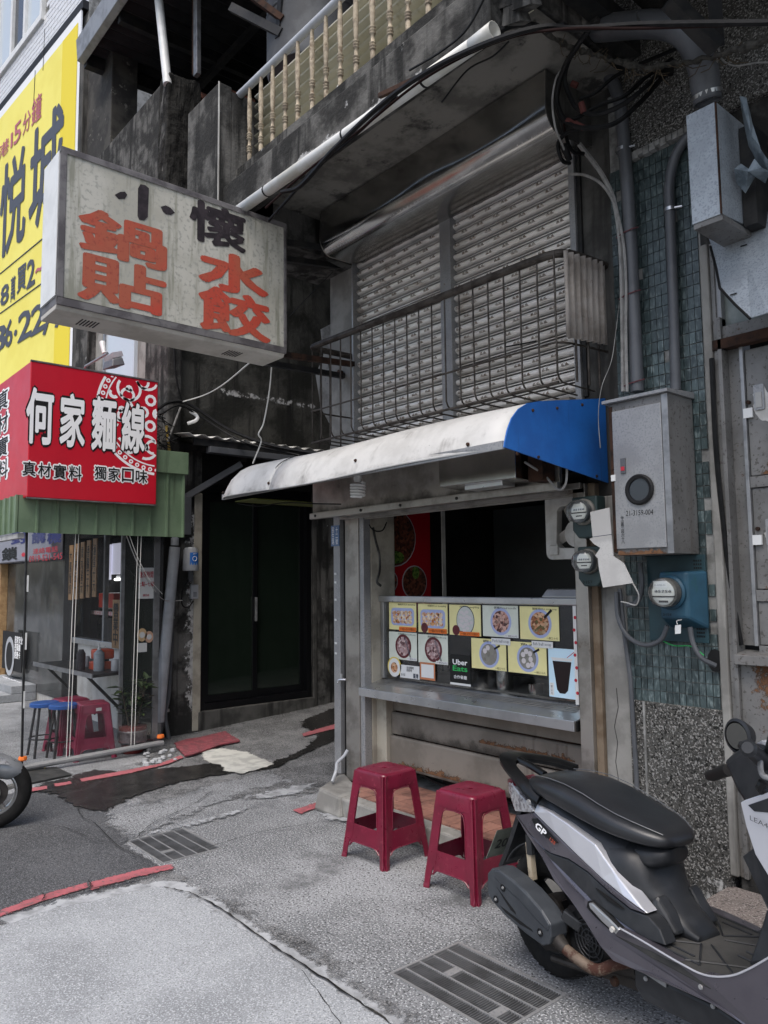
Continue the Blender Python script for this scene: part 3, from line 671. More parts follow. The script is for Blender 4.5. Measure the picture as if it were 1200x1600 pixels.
# ================================================================== COUNTER
CY = 3.42
ct = thing('food_counter', 'stainless food counter with glass front, long shelf and three grimy boards below', 'counter', (-3.2, 3.42, .12))
B(-4.028,-2.33,3.385,3.44,1.312,1.352).build('top_rail', K['steel'], ct, bev=.006)
B(-4.024,-3.995,3.40,3.43,.80,1.312).build('frame_post', K['steel'], ct, bev=.003)
B(-2.452,-2.425,3.40,3.43,.80,1.312).build('frame_post', K['steel'], ct, bev=.003)
B(-3.995,-2.452,3.418,3.422,.80,1.312).build('glass_pane', K['glass'], ct)
b = MB(); b.hexa([(-4.03,3.22,.738),(-2.33,3.22,.738),(-2.33,3.44,.790),(-4.03,3.44,.790),(-4.03,3.22,.748),(-2.33,3.22,.748),(-2.33,3.44,.800),(-4.03,3.44,.800)])
b.build('shelf', K['steel'], ct, bev=.002)
B(-4.03,-2.33,3.210,3.222,.700,.752).build('shelf_lip', K['steel'], ct, bev=.002)
B(-4.034,-4.03,3.212,3.42,.71,.752).build('shelf_end', K['steel'], ct)
B(-2.329,-2.322,3.225,3.40,.70,.75).build('shelf_end', K['black'], ct)
b = MB()
for i in range(4): b.box(-3.99,-2.40,3.385-.02*i,3.391-.02*i,.790-.0047*i,.7925-.0047*i)
b.build('shelf_rib', K['steel_dull'], ct)
for z0, z1, y in ((.595,.70,3.42),(.445,.585,3.405),(.235,.435,3.39)):
    b = MB(); b.prism([(-3.93,y,z0),(-3.93,y+.03,z0),(-3.93,y+.03,z1),(-3.93,y+.008,z1),(-3.93,y,z1-.012)], (1.66,0,0))
    b.build('board', K['counter_board'], ct, bev=.003)
B(-3.93,-2.27,3.445,3.46,.24,.70).build('back_board', K['rust'], ct)
B(-4.03,-3.93,3.36,3.44,.15,.70).build('side_post', K['cream_wall'], ct, bev=.004)
b = disc(PY(910,1147,3.404), (0,-1,0), .02, .004); b.build('embossed_seal', K['counter_board'], ct)
B(-3.6,-2.4,3.55,3.9,.16,.20).build('pipe_rack', K['black'], ct)
MB().tube(smoothpath([(-3.85,3.5,.26),(-3.6,3.46,.19),(-3.2,3.5,.175),(-2.6,3.5,.17)]), .012, 6).build('hose', K['cable'], ct)
# things behind the glass: cooking gear on a dark bench
B(-4.0,-2.4,3.5,4.1,.74,.80).build('work_top', K['steel_dull'], ct)
def pot(c, r, h, label, handle=False, nm='pot'):
    t = thing(nm, label, nm, c, 'pots on the work top behind the glass')
    MB().lathe([(r*.94,0),(r,.01),(r,h),(r*1.05,h+.004),(r*.96,h),(r*.94,.012)], c, n=24, caps=True).build('body', K['steel_clean'], t, smooth=True)
    if handle: MB().tube([V(c)+V((-r,0,h*.8)), V(c)+V((-r-.09,-.03,h*.8+.07))], [.007,.011], 8).build('handle', K['dark_iron'], t, smooth=True)
    return t
pot((-3.09,3.58,.80), .055, .17, 'tall steel pot behind the counter glass right of the black delivery sticker')
pot((-2.85,3.57,.80), .045, .05, 'small steel cup behind the counter glass beside the frying pan')
pot((-2.55,3.56,.80), .09, .05, 'steel frying pan with dark handle behind the glass beside the drink photo', True, 'pan')
# interior
it = thing('back_partition', 'dark partition with pipes and louvred door at the back of the kitchen', 'partition', (-3.2,4.6,.12))
B(-4.0,-3.05,4.55,4.6,.12,2.0).build('panel', mat('charcoal panel', (.045,.052,.052), .5, col2=(.035,.04,.04), sc=3), it)
b = MB(); b.tube([(-3.03,4.5,.2),(-3.03,4.5,2.0)], .018, 8); b.tube([(-2.97,4.52,.2),(-2.97,4.52,2.0)], .014, 8); b.build('pipe', K['pvc'], it, smooth=True)
for i in range(26): B(-2.94,-2.14,4.5,4.54,.95+i*.04,.979+i*.04).build('louvre', mat('black louvre', (.022,.022,.022), .5) if i == 0 else bpy.data.materials['black louvre'], it)
B(-4.028,-4.02,4.0,4.035,.3,2.0).build('edge_trim', K['white_dirty'], it)
wl = thing('side_partition', 'cream plastered reveal wall inside the left of the counter opening', 'wall', (-4.1,3.5,.12))
B(-4.36,-4.03,3.321,3.545,.12,2.0).build('reveal', K['cream_wall'], wl, bev=.01)
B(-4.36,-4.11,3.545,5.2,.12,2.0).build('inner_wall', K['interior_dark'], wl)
MB().tube(smoothpath([(-4.04,3.30,1.86),(-4.02,3.34,1.80),(-4.02,3.42,1.80),(-4.03,3.47,1.86)]), .004, 5).build('wire', K['cable'], wl)
b = MB(); b.tube(smoothpath([(-4.034,3.345,1.82),(-4.034,3.37,1.72),(-4.034,3.40,1.63),(-4.034,3.40,1.52),(-4.034,3.375,1.45),(-4.034,3.41,1.42)]), [.012]*31, 6); b.build('broken_edge', K['mould'], wl)
# red food poster on the inner wall
rp = thing('food_poster', 'tall red poster with round photos of braised meat inside the shop', 'poster', (-4.1,3.75,1.3))
B(-4.108,-4.10,3.55,3.955,1.15,2.0).build('sheet', mat('red poster', (.36,.004,.012), .4), rp)
def foodmat(nm, cols, sc, rough=.45):
    m = bpy.data.materials.new(nm); m.use_nodes = True; nt = m.node_tree; p = nt.nodes['Principled BSDF']; p.inputs['Roughness'].default_value = rough
    g = _n(nt, 'ShaderNodeNewGeometry'); vo = _n(nt, 'ShaderNodeTexVoronoi'); vo.inputs['Scale'].default_value = sc
    no = _n(nt, 'ShaderNodeTexNoise'); no.inputs['Scale'].default_value = sc*.6; no.inputs['Detail'].default_value = 6
    ad = _n(nt, 'ShaderNodeMix'); ad.data_type = 'RGBA'; ad.inputs['Factor'].default_value = .35
    nt.links.new(g.outputs['Position'], vo.inputs['Vector']); nt.links.new(g.outputs['Position'], no.inputs['Vector'])
    nt.links.new(vo.outputs['Color'], ad.inputs[6]); nt.links.new(no.outputs['Color'], ad.inputs[7])
    r = _n(nt, 'ShaderNodeValToRGB'); nt.links.new(ad.outputs[2], r.inputs[0])
    while len(r.color_ramp.elements) < len(cols): r.color_ramp.elements.new(.5)
    for i, (e, c) in enumerate(zip(r.color_ramp.elements, cols)): e.position = .30 + .40*i/(len(cols)-1); e.color = (*c, 1)
    nt.links.new(r.outputs[0], p.inputs['Base Color']); return m
K['meat'] = foodmat('braised meat', ((.03,.012,.01),(.12,.035,.02),(.22,.075,.045),(.05,.02,.012)), 55)
K['greens'] = foodmat('chopped greens', ((.02,.06,.012),(.09,.18,.03),(.16,.24,.05)), 70)
K['gyoza'] = foodmat('fried dumplings', ((.72,.60,.44),(.60,.27,.09),(.80,.70,.56),(.42,.14,.05)), 60)
K['noodle'] = foodmat('noodles with sauce', ((.13,.045,.04),(.48,.24,.18),(.62,.40,.33),(.06,.02,.02)), 60)
K['soup_red'] = foodmat('hot and sour soup', ((.16,.05,.02),(.42,.16,.06),(.66,.44,.28),(.10,.08,.02)), 60)
K['beefnoodle'] = foodmat('beef noodles', ((.62,.50,.48),(.26,.11,.11),(.45,.33,.33),(.09,.03,.035)), 60)
K['broth'] = foodmat('clear broth', ((.20,.19,.17),(.25,.24,.21),(.17,.165,.13)), 40)
def rdisc(c, n, r, m, t=.0012, ry=None, nm='print'): return disc(c, n, r, t, 22, ry).build(nm, K[m] if isinstance(m, str) else m, rp)
for y, z, r, k in ((3.60,1.76,.20,'meat'),(3.79,1.44,.115,'meat'),(3.545,1.45,.075,'meat')):
    rdisc((-4.0995,y,z), (1,0,0), r+.008, 'pvc_pale'); rdisc((-4.098,y,z), (1,0,0), r, k)
rdisc((-4.0965,3.60,1.62), (1,0,0), .09, 'greens', ry=.045); rdisc((-4.0965,3.80,1.51), (1,0,0), .035, 'greens', ry=.045)
# wall fan
fn = thing('wall_fan', 'white square framed extractor fan hanging inside beside the meters', 'fan', (-2.5,3.5,1.6))
def rrect(x0, x1, z0, z1, r, y, n=4):
    out = []
    for cx, cz, a0 in ((x1-r,z1-r,0),(x0+r,z1-r,pi/2),(x0+r,z0+r,pi),(x1-r,z0+r,1.5*pi)):
        for i in range(n+1): out.append(V((cx+r*cos(a0+i*pi/2/n), y, cz+r*sin(a0+i*pi/2/n))))
    return out
def ringplate(outer, inner, ext):
    n = len(outer); e = V(ext); v = outer + inner + [p+e for p in outer] + [p+e for p in inner]
    f = []
    for i in range(n):
        j = (i+1) % n
        f += [(i,j,n+j,n+i),(2*n+i,3*n+i,3*n+j,2*n+j),(i,2*n+i,2*n+j,j),(n+i,n+j,3*n+j,3*n+i)]
    return MB().add(v, f)
oc = rrect(-2.69,-2.34,1.56,1.95,.04,3.50,5); n = len(oc); cc = V((-2.50,3.50,1.735))
# inner circle matched by angle
inn = [cc + V((cos(pi/4*0+2*pi*i/n+.0), 0, sin(2*pi*i/n)))*.145 for i in range(n)]
ang = [math.atan2(p.z-cc.z, p.x-cc.x) for p in oc]
inn = [cc + V((cos(a)*.145, 0, sin(a)*.145)) for a in ang]
ringplate(oc, inn, (0,.05,0)).build('frame', K['white_dirty'], fn, bev=.004)
MB().lathe([(.02,0),(.075,.02),(.08,.07),(.06,.09)], (-2.50,3.50,1.70), (0,1,0), 18).build('motor', K['white_dirty'], fn, smooth=True)
B(-2.66,-2.60,3.485,3.50,1.585,1.64).build('switch_box', K['white_dirty'], fn, bev=.006)
for k in range(4):
    a = k*pi/2+.5; p = cc + V((cos(a)*.10,.03,sin(a)*.10))
    MB().beam(cc+V((0,.03,0)), p+V((cos(a)*.035,0,sin(a)*.035)), .055, .004, (0,1,.35)).build('blade', K['steel_dull'], fn)
B(-2.46,-2.415,3.47,3.49,1.70,1.745).build('sticker', K['orange'], fn)
tin = thing('steel_box', 'low grey steel box standing on the counter rail at its right end', 'box', (-2.55,3.42,1.352))
MB().hexa([(-2.66,3.40,1.353),(-2.40,3.40,1.353),(-2.40,3.62,1.353),(-2.66,3.62,1.353),(-2.63,3.42,1.40),(-2.42,3.42,1.40),(-2.42,3.60,1.40),(-2.63,3.60,1.40)]).build('casing', K['steel'], tin, bev=.006)
B(-2.645,-2.405,3.405,3.61,1.353,1.358).build('rim', K['steel'], tin)

# ---------------- menu photographs on the glass
def rect_px(x0, y0, x1, y1):
    a, b = PY(x0, y0, CY-.004), PY(x1, y1, CY-.004); return a.x, b.x, b.z, a.z
MENU = 'printed menu photographs taped to the counter glass'
YELLOW = mat('yellow print', (.80,.74,.36), .4, col2=(.76,.70,.33), sc=9); GREEN = mat('pale green print', (.66,.70,.61), .4, col2=(.60,.64,.55), sc=9); BLUE_P = mat('pale blue print', (.56,.76,.88), .4)
PLATE = mat('lavender plate', (.36,.42,.66), .35); PLATE_R = mat('dark red bowl', (.13,.012,.02), .35); PLATE_W = mat('white plate', (.52,.55,.52), .4)
FISH = mat('fish ball', (.62,.58,.58), .5)
def menu(px, label, bgm, title, price=None, plate=None, food=None, kind='round', pm=None, extra=None):
    x0, x1, z0, z1 = rect_px(*px); t = thing('menu_photo', label, 'menu photo', ((x0+x1)/2, CY-.004, z0), MENU)
    W, H = x1-x0, z1-z0; cx, cz = (x0+x1)/2, (z0+z1)/2; y = CY-.004
    B(x0, x1, y-.0012, y, z0, z1).build('sheet', bgm, t)
    r = min(W, H)*.435; pc = (cx+W*.02, y-.0014, cz-H*.01)
    if kind == 'round':
        disc(pc, (0,-1,0), r, .0008, 26).build('bowl_print', pm, t); disc((pc[0],y-.0024,pc[2]), (0,-1,0), r*.80, .0006, 24).build('food_print', K[food], t)
    elif kind == 'tray':
        q = rrect(cx-W*.42, cx+W*.42, cz-H*.34, cz+H*.30, H*.16, y-.0014, 4); MB().prism(q, (0,-.0008,0)).build('plate_print', pm, t)
        rr = random.Random(len(label)); f = MB()
        for i in range(5):
            for j in range(3):
                f.add(*[(lambda d: (d.v, d.f))(disc((cx-W*.28+i*W*.14+rr.uniform(-.004,.004), y-.0024-.0002*j, cz-H*.19+j*H*.155), (0,-1,0), W*.083, .0008, 9, H*.085))][0])
        f.build('food_print', K[food], t)
    elif kind == 'dump':
        disc(pc, (0,-1,0), r*.93, .0008, 26, r*1.1).build('plate_print', PLATE_R if 0 else K['text_dark'], t); disc((pc[0],y-.0024,pc[2]), (0,-1,0), r*.87, .0005, 26, r*1.03).build('plate_inner', PLATE_W, t)
        rr = random.Random(5); f = MB()
        for i in range(16):
            a = i*2.4; q = r*.68*math.sqrt((i+.5)/16)
            d = disc((pc[0]+q*cos(a), y-.0031-.0001*(i % 4), pc[2]+q*sin(a)*1.15), (0,-1,0), r*.20, .0007, 9, r*.13); f.add(d.v, d.f)
        f.build('food_print', FISH, t)
    if extra == 'balls':
        rr = random.Random(9 + len(label)); f = MB()
        for dx, dz in ((-.4,.25),(-.1,.5),(.25,.35),(.3,-.05),(-.35,-.2),(.05,-.5),(.42,-.42))[: 7 if 'six' in label else 2]:
            d = disc((pc[0]+dx*r, y-.0031, pc[2]+dz*r), (0,-1,0), r*.20, .0008, 12); f.add(d.v, d.f)
        f.build('food_print', FISH, t)
        MB().beam((pc[0]+r*.55,y-.0033,pc[2]+r*.45), (pc[0]+r*1.1,y-.0033,pc[2]+r*.72), .012, .0006, (0,1,0)).build('spoon_print', K['text_black'], t)
    if extra == 'sticks':
        for s in (0, 1): MB().beam((pc[0]+r*(.15+.12*s),y-.0033,pc[2]+r*.75), (pc[0]+r*(.9+.1*s),y-.0033,pc[2]-r*1.0), .004, .0006, (0,1,0)).build('chopstick_print', K['text_dark'], t)
    if extra == 'spoon':
        MB().beam((pc[0]+r*.4,y-.0033,pc[2]+r*.4), (pc[0]+r*1.05,y-.0033,pc[2]+r*.95), .014, .0006, (0,1,0)).build('spoon_print', K['text_black'], t)
    if extra == 'sauce':
        disc((cx-W*.28,y-.0026,cz-H*.34), (0,-1,0), W*.12, .0007, 14).build('sauce_print', PLATE_R, t)
        MB().beam((cx-W*.15,y-.0028,cz-H*.36), (cx+W*.35,y-.0028,cz-H*.46), .004, .0006, (0,1,0)).build('chopstick_print', K['text_dark'], t)
    lettering(title, K['text_black'], t, (cx+W*.15,y-.0016,z1-H*.075), (1,0,0), (0,0,1), W*.62, H*.085, .0, .0006, res=1)
    if price: lettering(price, K['text_black'], t, (x1-W*.17,y-.0028,z0+H*.07), (1,0,0), (0,0,1), W*.28, H*.075, 0, .0006, res=1)
    return t
menu((608,941,651,985.5), 'menu photo of fried dumplings on a blue tray, top left corner of the glass', YELLOW, '鍋貼/Fried dumpling', None, kind='tray', food='gyoza', pm=PLATE)
menu((653.5,943,700,990), 'menu photo of fried dumplings with a dark sauce dish, second in the top row', YELLOW, '煎餃/Fried dumpling', None, kind='tray', food='gyoza', pm=PLATE, extra='sauce')
menu((702,944.5,752,994.5), 'menu photo of white boiled dumplings on a round patterned plate', YELLOW, '水餃/Dumpling', None, kind='dump', extra='sauce')
menu((754,945.5,810.5,997), 'menu photo of dry noodles in a lavender bowl on pale green', GREEN, '乾麵/Dried noodle', None, food='noodle', pm=PLATE)
menu((812,947,874.5,1002), 'menu photo of hot and sour soup with black spoon, top row right end', YELLOW, '酸辣湯/Hot sour soup', '一碗三十元', food='soup_red', pm=PLATE, extra='spoon')
menu((608,986.5,652,1033), 'menu photo of beef noodles in a red bowl above the round sticker', GREEN, '牛肉湯麵/Beef noodle soup', None, food='beefnoodle', pm=PLATE_R, extra='sticks')
menu((653.5,990.5,700.5,1039.5), 'menu photo of noodles in a red bowl left of the black delivery sticker', GREEN, '餛飩湯麵/Noodle soup', None, food='beefnoodle', pm=PLATE_R, extra='sticks')
menu((736.5,996.5,791.7,1049), 'menu photo of clear soup with two meat balls beside the black delivery sticker', YELLOW, '貢丸湯', '一碗三十元', food='broth', pm=PLATE, extra='balls')
menu((793.5,1001.5,855,1056), 'menu photo of clear soup with six white fish balls', YELLOW, '魚丸湯', '一碗三十元', food='broth', pm=PLATE, extra='balls')
# drink photo
x0, x1, z0, z1 = rect_px(856.5,1012,905,1094); y = CY-.004
t = thing('drink_photo', 'pale blue photo of iced black tea in a plastic cup, right end of the glass', 'menu photo', ((x0+x1)/2,y,z0), MENU)
B(x0,x1,y-.0012,y,z0,z1).build('sheet', BLUE_P, t)
W, H = x1-x0, z1-z0; cx = (x0+x1)/2-.01
MB().prism([(cx-W*.30,y-.0014,z0+H*.74),(cx+W*.34,y-.0014,z0+H*.74),(cx+W*.20,y-.0014,z0+H*.16),(cx+W*.10,y-.0014,z0+H*.09),(cx-W*.08,y-.0014,z0+H*.09),(cx-W*.17,y-.0014,z0+H*.16)], (0,-.0006,0)).build('cup_print', mat('dark tea', (.022,.007,.008), .3), t)
MB().prism([(cx-W*.36,y-.0014,z0+H*.81),(cx+W*.40,y-.0014,z0+H*.81),(cx+W*.34,y-.0014,z0+H*.75),(cx-W*.30,y-.0014,z0+H*.75)], (0,-.0005,0)).build('lid_print', K['white'], t)
MB().beam((cx+W*.2,y-.0024,z0+H*.82),(cx+W*.45,y-.0024,z0+H*.95), .003, .0005, (0,1,0)).build('straw_print', K['paper_red'], t)
B(x0+.005,x0+.032,y-.0018,y-.0012,z0+.008,z0+.075).build('price_tag', K['paper'], t)
lettering('一\n杯\n二\n十\n元', K['text_black'], t, (x0+.0185,y-.002,z0+.041), (1,0,0), (0,0,1), .014, .055, 0, .0005, res=1)
lettering('古\n早\n味\n紅\n茶', K['text_black'], t, (x1-.015,y-.0016,z0+.085), (1,0,0), (0,0,1), .013, .12, 0, .0005, res=1)
# red dotted strip at the right edge
o = B(-2.445,-2.425,CY-.03,CY-.0265,.80,1.31); sp = thing('dotted_strip', 'white strip with red dots at the right edge of the counter glass', 'strip', (-2.435,CY-.03,.8))
o.build('strip', K['paper'], sp); b = MB()
for i in range(7):
    d = disc((-2.435+.004*(-1)**i,CY-.031,.86+.065*i), (0,-1,0), .009, .0008, 10); b.add(d.v, d.f)
b.build('dot', K['paper_red'], sp)
# price tags
def tag(px, txt, m, label, ink='text_black'):
    x0, x1, z0, z1 = rect_px(*px); t = thing('price_tag', label, 'price tag', ((x0+x1)/2, CY-.008, z0), 'price tags on the menu photographs')
    B(x0,x1,CY-.0095,CY-.0085,z0,z1).build('card', K[m], t)
    lettering(txt, K[ink], t, ((x0+x1)/2,CY-.0097,(z0+z1)/2), (1,0,0), (0,0,1), (x1-x0)*.86, (z1-z0)*.62, 0, .0005, res=1)
tag((624.5,979,651,987.5), '一粒6.5/十個65', 'orange', 'orange price tag under the top left fried dumpling photo')
tag((670,981.5,699,990.5), '一個6元/十個60', 'orange', 'orange price tag on the fried dumplings with sauce photo')
tag((719,986.5,750,994.5), '一個5.5元/十個55', 'orange', 'orange price tag on the boiled dumpling photo')
tag((789,991,811,997), '一碗30元', 'paper', 'white price tag on the dry noodle photo')
tag((637,1027,652,1033), '一碗70元', 'paper', 'white price tag on the beef noodle photo above the round sticker')
tag((682,1032.5,700.5,1039), '一碗70元', 'paper', 'white price tag on the noodle photo beside the black delivery sticker')
tag((768.5,996.5,798.5,1008.5), 'Pork ball soup', 'paper', 'white handwritten tag over the two meat balls photo', 'text_dark')
tag((831.5,1001,865,1013.5), 'fish ball soup', 'paper', 'white handwritten tag over the six fish balls photo', 'text_dark')
# delivery sticker
x0, x1, z0, z1 = rect_px(703,1022,736,1073); t = thing('delivery_sticker', 'black delivery sticker with white and green lettering on the glass', 'sticker', ((x0+x1)/2,CY-.004,z0))
cx = (x0+x1)/2; W, H = x1-x0, z1-z0; y = CY-.004
B(x0,x1,y-.0012,y,z0,z1).build('sheet', mat('black sticker', (.008,.009,.009), .35), t)
lettering('Uber', K['text_white'], t, (cx,y-.0014,z0+H*.76), (1,0,0), (0,0,1), W*.72, H*.18, .02, .0006)
lettering('Eats', K['text_green'], t, (cx,y-.0014,z0+H*.55), (1,0,0), (0,0,1), W*.72, H*.18, .02, .0006)
lettering('合作餐廳', K['text_white'], t, (cx,y-.0014,z0+H*.27), (1,0,0), (0,0,1), W*.64, H*.12, .008, .0006)
B(x0,x1,y-.0018,y-.0012,z0,z0+H*.07).build('strip', K['paper'], t)
# round sticker, origin sign and code card
x0, x1, z0, z1 = rect_px(606.5,1025,628,1058); cx, cz = (x0+x1)/2, (z0+z1)/2; r = (x1-x0)/2
t = thing('round_sticker', 'round yellow and white sticker at the lower left of the glass', 'sticker', (cx,CY-.009,z0))
disc((cx,CY-.0085,cz), (0,-1,0), r, .001, 24, (z1-z0)/2).build('disc', mat('yellow rim print', (.66,.52,.11), .5), t); disc((cx,CY-.0096,cz-.006), (0,-1,0), r*.84, .0006, 24, r*.9).build('inner_disc', K['paper'], t)
disc((cx,CY-.0103,cz-.006), (0,-1,0), r*.5, .0005, 18).build('emblem', K['soup_red'], t)
x0, x1, z0, z1 = rect_px(626,1038,656.5,1062); cx, cz = (x0+x1)/2, (z0+z1)/2
t = thing('origin_sign', 'small white origin sign with grey green lettering beside the round sticker', 'sticker', (cx,CY-.009,z0))
B(x0,x1,CY-.0095,CY-.0085,z0,z1).build('card', K['paper'], t)
lettering('本店豬肉\n原產地', K['pvc'], t, ((x0+x1)/2+.005,CY-.0097,cz+.018), (1,0,0), (0,0,1), .07, .035, .01, .0005, res=1)
lettering('臺灣', K['text_dark'], t, (x1-.035,CY-.0097,cz-.022), (1,0,0), (0,0,1), .05, .032, .02, .0005)
lettering('產地國', K['pvc'], t, (x0+.03,CY-.0097,cz-.022), (1,0,0), (0,0,1), .04, .018, 0, .0005, res=1)
x0, x1, z0, z1 = rect_px(657,1034,681,1064); cx, cz = (x0+x1)/2, (z0+z1)/2
t = thing('payment_card', 'white card in an orange border on the lower left glass', 'card', (cx,CY-.009,z0))
B(x0,x1,CY-.0095,CY-.0085,z0,z1).build('border', mat('orange border', (.46,.17,.075), .5), t); B(x0+.012,x1-.012,CY-.0101,CY-.0095,z0+.014,z1-.012).build('card', K['paper'], t)

# ================================================================== UPPER FLOOR: roller shutters
K['slat_joint_shade'] = mat('painted shade in the slat joints', (.030,.025,.021), .9, spec=.15); K['slat_hood'] = mat('rust edged slat vents', (.50,.47,.43), .5, .2, col2=(.27,.21,.165), sc=60, lo=.42, hi=.62)
def shutter(x0, x1, label):
    t = thing('roller_shutter', label, 'roller shutter', ((x0+x1)/2, 3.36, 2.42), 'upper floor roller shutters')
    pitch = .066; W = x1-x0; n = 21
    ms = []
    for k in range(2):
        b = MB(); prof = [(.016,0),(-.005,.001),(-.006,.006),(.014,.0085),(.014,.0125),(-.006,.0150),(-.019,.021),(-.027,.029),(-.029,.038),(-.024,.047),(-.012,.055),(.014,.0595),(.016,.066)]
        b.grid(lambda u, v: (lambda p: V((-W/2+W*u, p[0], p[1])))(prof[int(round(v*12))]), 1, 12)
        nh = int(W/.115)
        for i in range(nh):
            x = -W/2 + (i + .28 + .5*k)*W/nh
            if x > W/2-.05: continue
            for s in (-1, 1):
                c = x + s*.0125; z = .028
                b.add([(c-.0135,-.026,z-.002),(c+.0135,-.026,z-.002),(c,-.0235,z+.019),(c,-.042,z+.004)], [(0,1,3),(1,2,3),(2,0,3)])
                if 0: b.add([(c-.011,-.0185,z-.003),(c+.011,-.0185,z-.003),(c,-.0185,z+.004)], [(0,1,2)])
        me = b.mesh('slat', K['shutter'], smooth=False); me.materials.append(K['slat_joint_shade']); me.materials.append(K['slat_hood'])
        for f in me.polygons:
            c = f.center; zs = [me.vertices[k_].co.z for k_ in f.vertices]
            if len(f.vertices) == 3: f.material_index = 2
            elif min(zs) > .054 or (min(zs) > .0055 and max(zs) < .0128): f.material_index = 1  # joint faces coloured dark to stand for the shade between slats
        ms.append(me)
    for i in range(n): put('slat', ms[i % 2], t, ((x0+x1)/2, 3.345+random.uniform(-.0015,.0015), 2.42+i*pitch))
    B(x0, x1, 3.325, 3.37, 2.385, 2.42).build('bottom_bar', K['steel_dull'], t, bev=.003)
shutter(-4.155, -3.285, 'left upper roller shutter, browner with rust near its top')
shutter(-3.19, -2.30, 'right upper roller shutter, brighter silver behind the cage rail')
sf = thing('shutter_posts', 'grey steel posts that frame the two upper roller shutters', 'door frame', (-3.24,3.3,2.4))
B(-3.283,-3.192,3.29,3.36,2.39,3.96).build('mullion', K['galv'], sf, bev=.003)
B(-2.298,-2.262,3.27,3.36,2.34,3.96).build('post', K['galv'], sf, bev=.003); B(-2.258,-2.235,3.285,3.30,2.38,3.9).build('channel', K['dark_iron'], sf)
B(-4.166,-4.15,3.28,3.36,2.36,3.96).build('post', K['galv'], sf, bev=.003)
# stainless roll housing
rh = thing('shutter_housing', 'rounded stainless shutter roll housing under the balcony soffit', 'shutter housing', (-3.1,3.1,3.6))
hp = [(3.299,3.948),(2.93,3.948),(2.925,3.86),(2.92,3.79)]
for i in range(9):
    a = pi + i*radians(75)/8; hp.append((3.03+.11*cos(a), 3.755+.11*sin(a)))
hp += [(3.18,3.655),(3.299,3.69)]
b = MB(); b.grid(lambda u, v: V((-4.05+1.88*u + .0, hp[int(round(v*(len(hp)-1)))][0] + .004*sin(u*14)*(.3 < v < .9), hp[int(round(v*(len(hp)-1)))][1] + .004*sin(u*11+2)*(.3 < v < .9))), 24, len(hp)-1)
b.build('cover', K['steel_clean'], rh, smooth=True, ang=50)
for x in (-4.052,-2.17):
    MB().prism([(x,y,z) for y, z in hp], (.006,0,0)).build('end_plate', K['steel_dull'] if x < -3 else K['plaster'], rh)
b = MB()
for i in range(60): b.lathe([(.0028,0),(.0028,.003)], (-4.0+i*.03, 2.966+.004*sin(i*.03*7.4), 3.668), (0,-.6,-.8), 5, caps=True)
b.build('rivet_row', K['galv'], rh, kind='stuff')
# cage rail balcony
cg = thing('cage_rail', 'rusty iron cage railing with rounded corners in front of the upper shutters', 'railing', (-3.2,2.95,2.38))
YB = 2.95
rail = smoothpath([(-4.19,3.30,3.045),(-4.195,3.1,3.045),(-4.2,3.0,3.045),(-4.185,2.962,3.045),(-4.13,2.95,3.045),(-3.8,2.95,3.04),(-3.2,2.95,3.03),(-2.6,2.95,3.025),(-2.32,2.95,3.02),(-2.18,2.965,3.02),(-2.13,3.03,3.02),(-2.12,3.15,3.025),(-2.115,3.30,3.03)], 5)
MB().tube(rail, .021, 10).build('top_rail', K['railiron'], cg, smooth=True)
low = smoothpath([(-4.19,3.30,2.60),(-4.2,3.0,2.60),(-4.18,2.955,2.60),(-4.1,2.95,2.60),(-3.2,2.95,2.59),(-2.3,2.95,2.58),(-2.17,2.97,2.58),(-2.13,3.1,2.58),(-2.12,3.3,2.585)], 5)
MB().tube(low, .006, 6).build('mid_rail', K['railiron'], cg)
bx = [-4.185 + i*(4.185-2.165)/19 for i in range(20)]
def bar(x, y=YB, turn=(0,1,0)):
    t = V(turn); p = V((x, y, 0))
    return MB().tube([p+V((0,0,3.03)), p+V((0,0,2.43)), p+t*.012+V((0,0,2.405)), p+t*.035+V((0,0,2.388)), p+t*.30+V((0,0,2.385))], .0048, 6)
proto = bar(0, 0).mesh('bar', K['railiron'])
for i, x in enumerate(bx): put('bar', proto, cg, (x+random.uniform(-.004,.004), YB, 0))
for y in (3.03,3.11,3.2): MB().tube([(-4.197,y,3.04),(-4.197,y,2.39)], .0062, 6).build('bar', K['railiron'], cg)
for y in (3.04,3.14,3.23): MB().tube([(-2.123,y,3.02),(-2.123,y,2.39)], .0062, 6).build('bar', K['railiron'], cg)
MB().tube([(-4.2,2.958,2.388),(-2.17,2.958,2.385)], .007, 6).build('bottom_rail', K['railiron'], cg)
B(-4.17,-2.3,3.22,3.32,2.362,2.38).build('floor_board', K['counter_board'], cg)
b = MB(); b.tube(smoothpath([PY(790,742-200,2.94), PY(838,733-200,2.94)]), .004, 4); b.build('wire', K['cable'], cg)
# corrugated scrap hung on the right return
cs = thing('corrugated_scrap', 'rusty corrugated sheet tied to the right end of the cage railing', 'sheet', (-2.13,3.1,2.6))
n = 14
def csf(u, v):
    y = 2.93 + .34*u; return V((-2.098+.014*sin(u*7*2*pi), y, 3.0-.42*v + .03*u))
MB().grid(csf, 56, 1).build('sheet', mat('rusty corrugated sheet', (.36,.33,.30), .6, .25, col2=(.28,.25,.22), sc=8, streak=(.17,.10,.07), slo=.55, shi=.70, rust=(.10,.05,.032), rsc=12, rlo=.62, rhi=.7), cs, smooth=True, solid=.003)

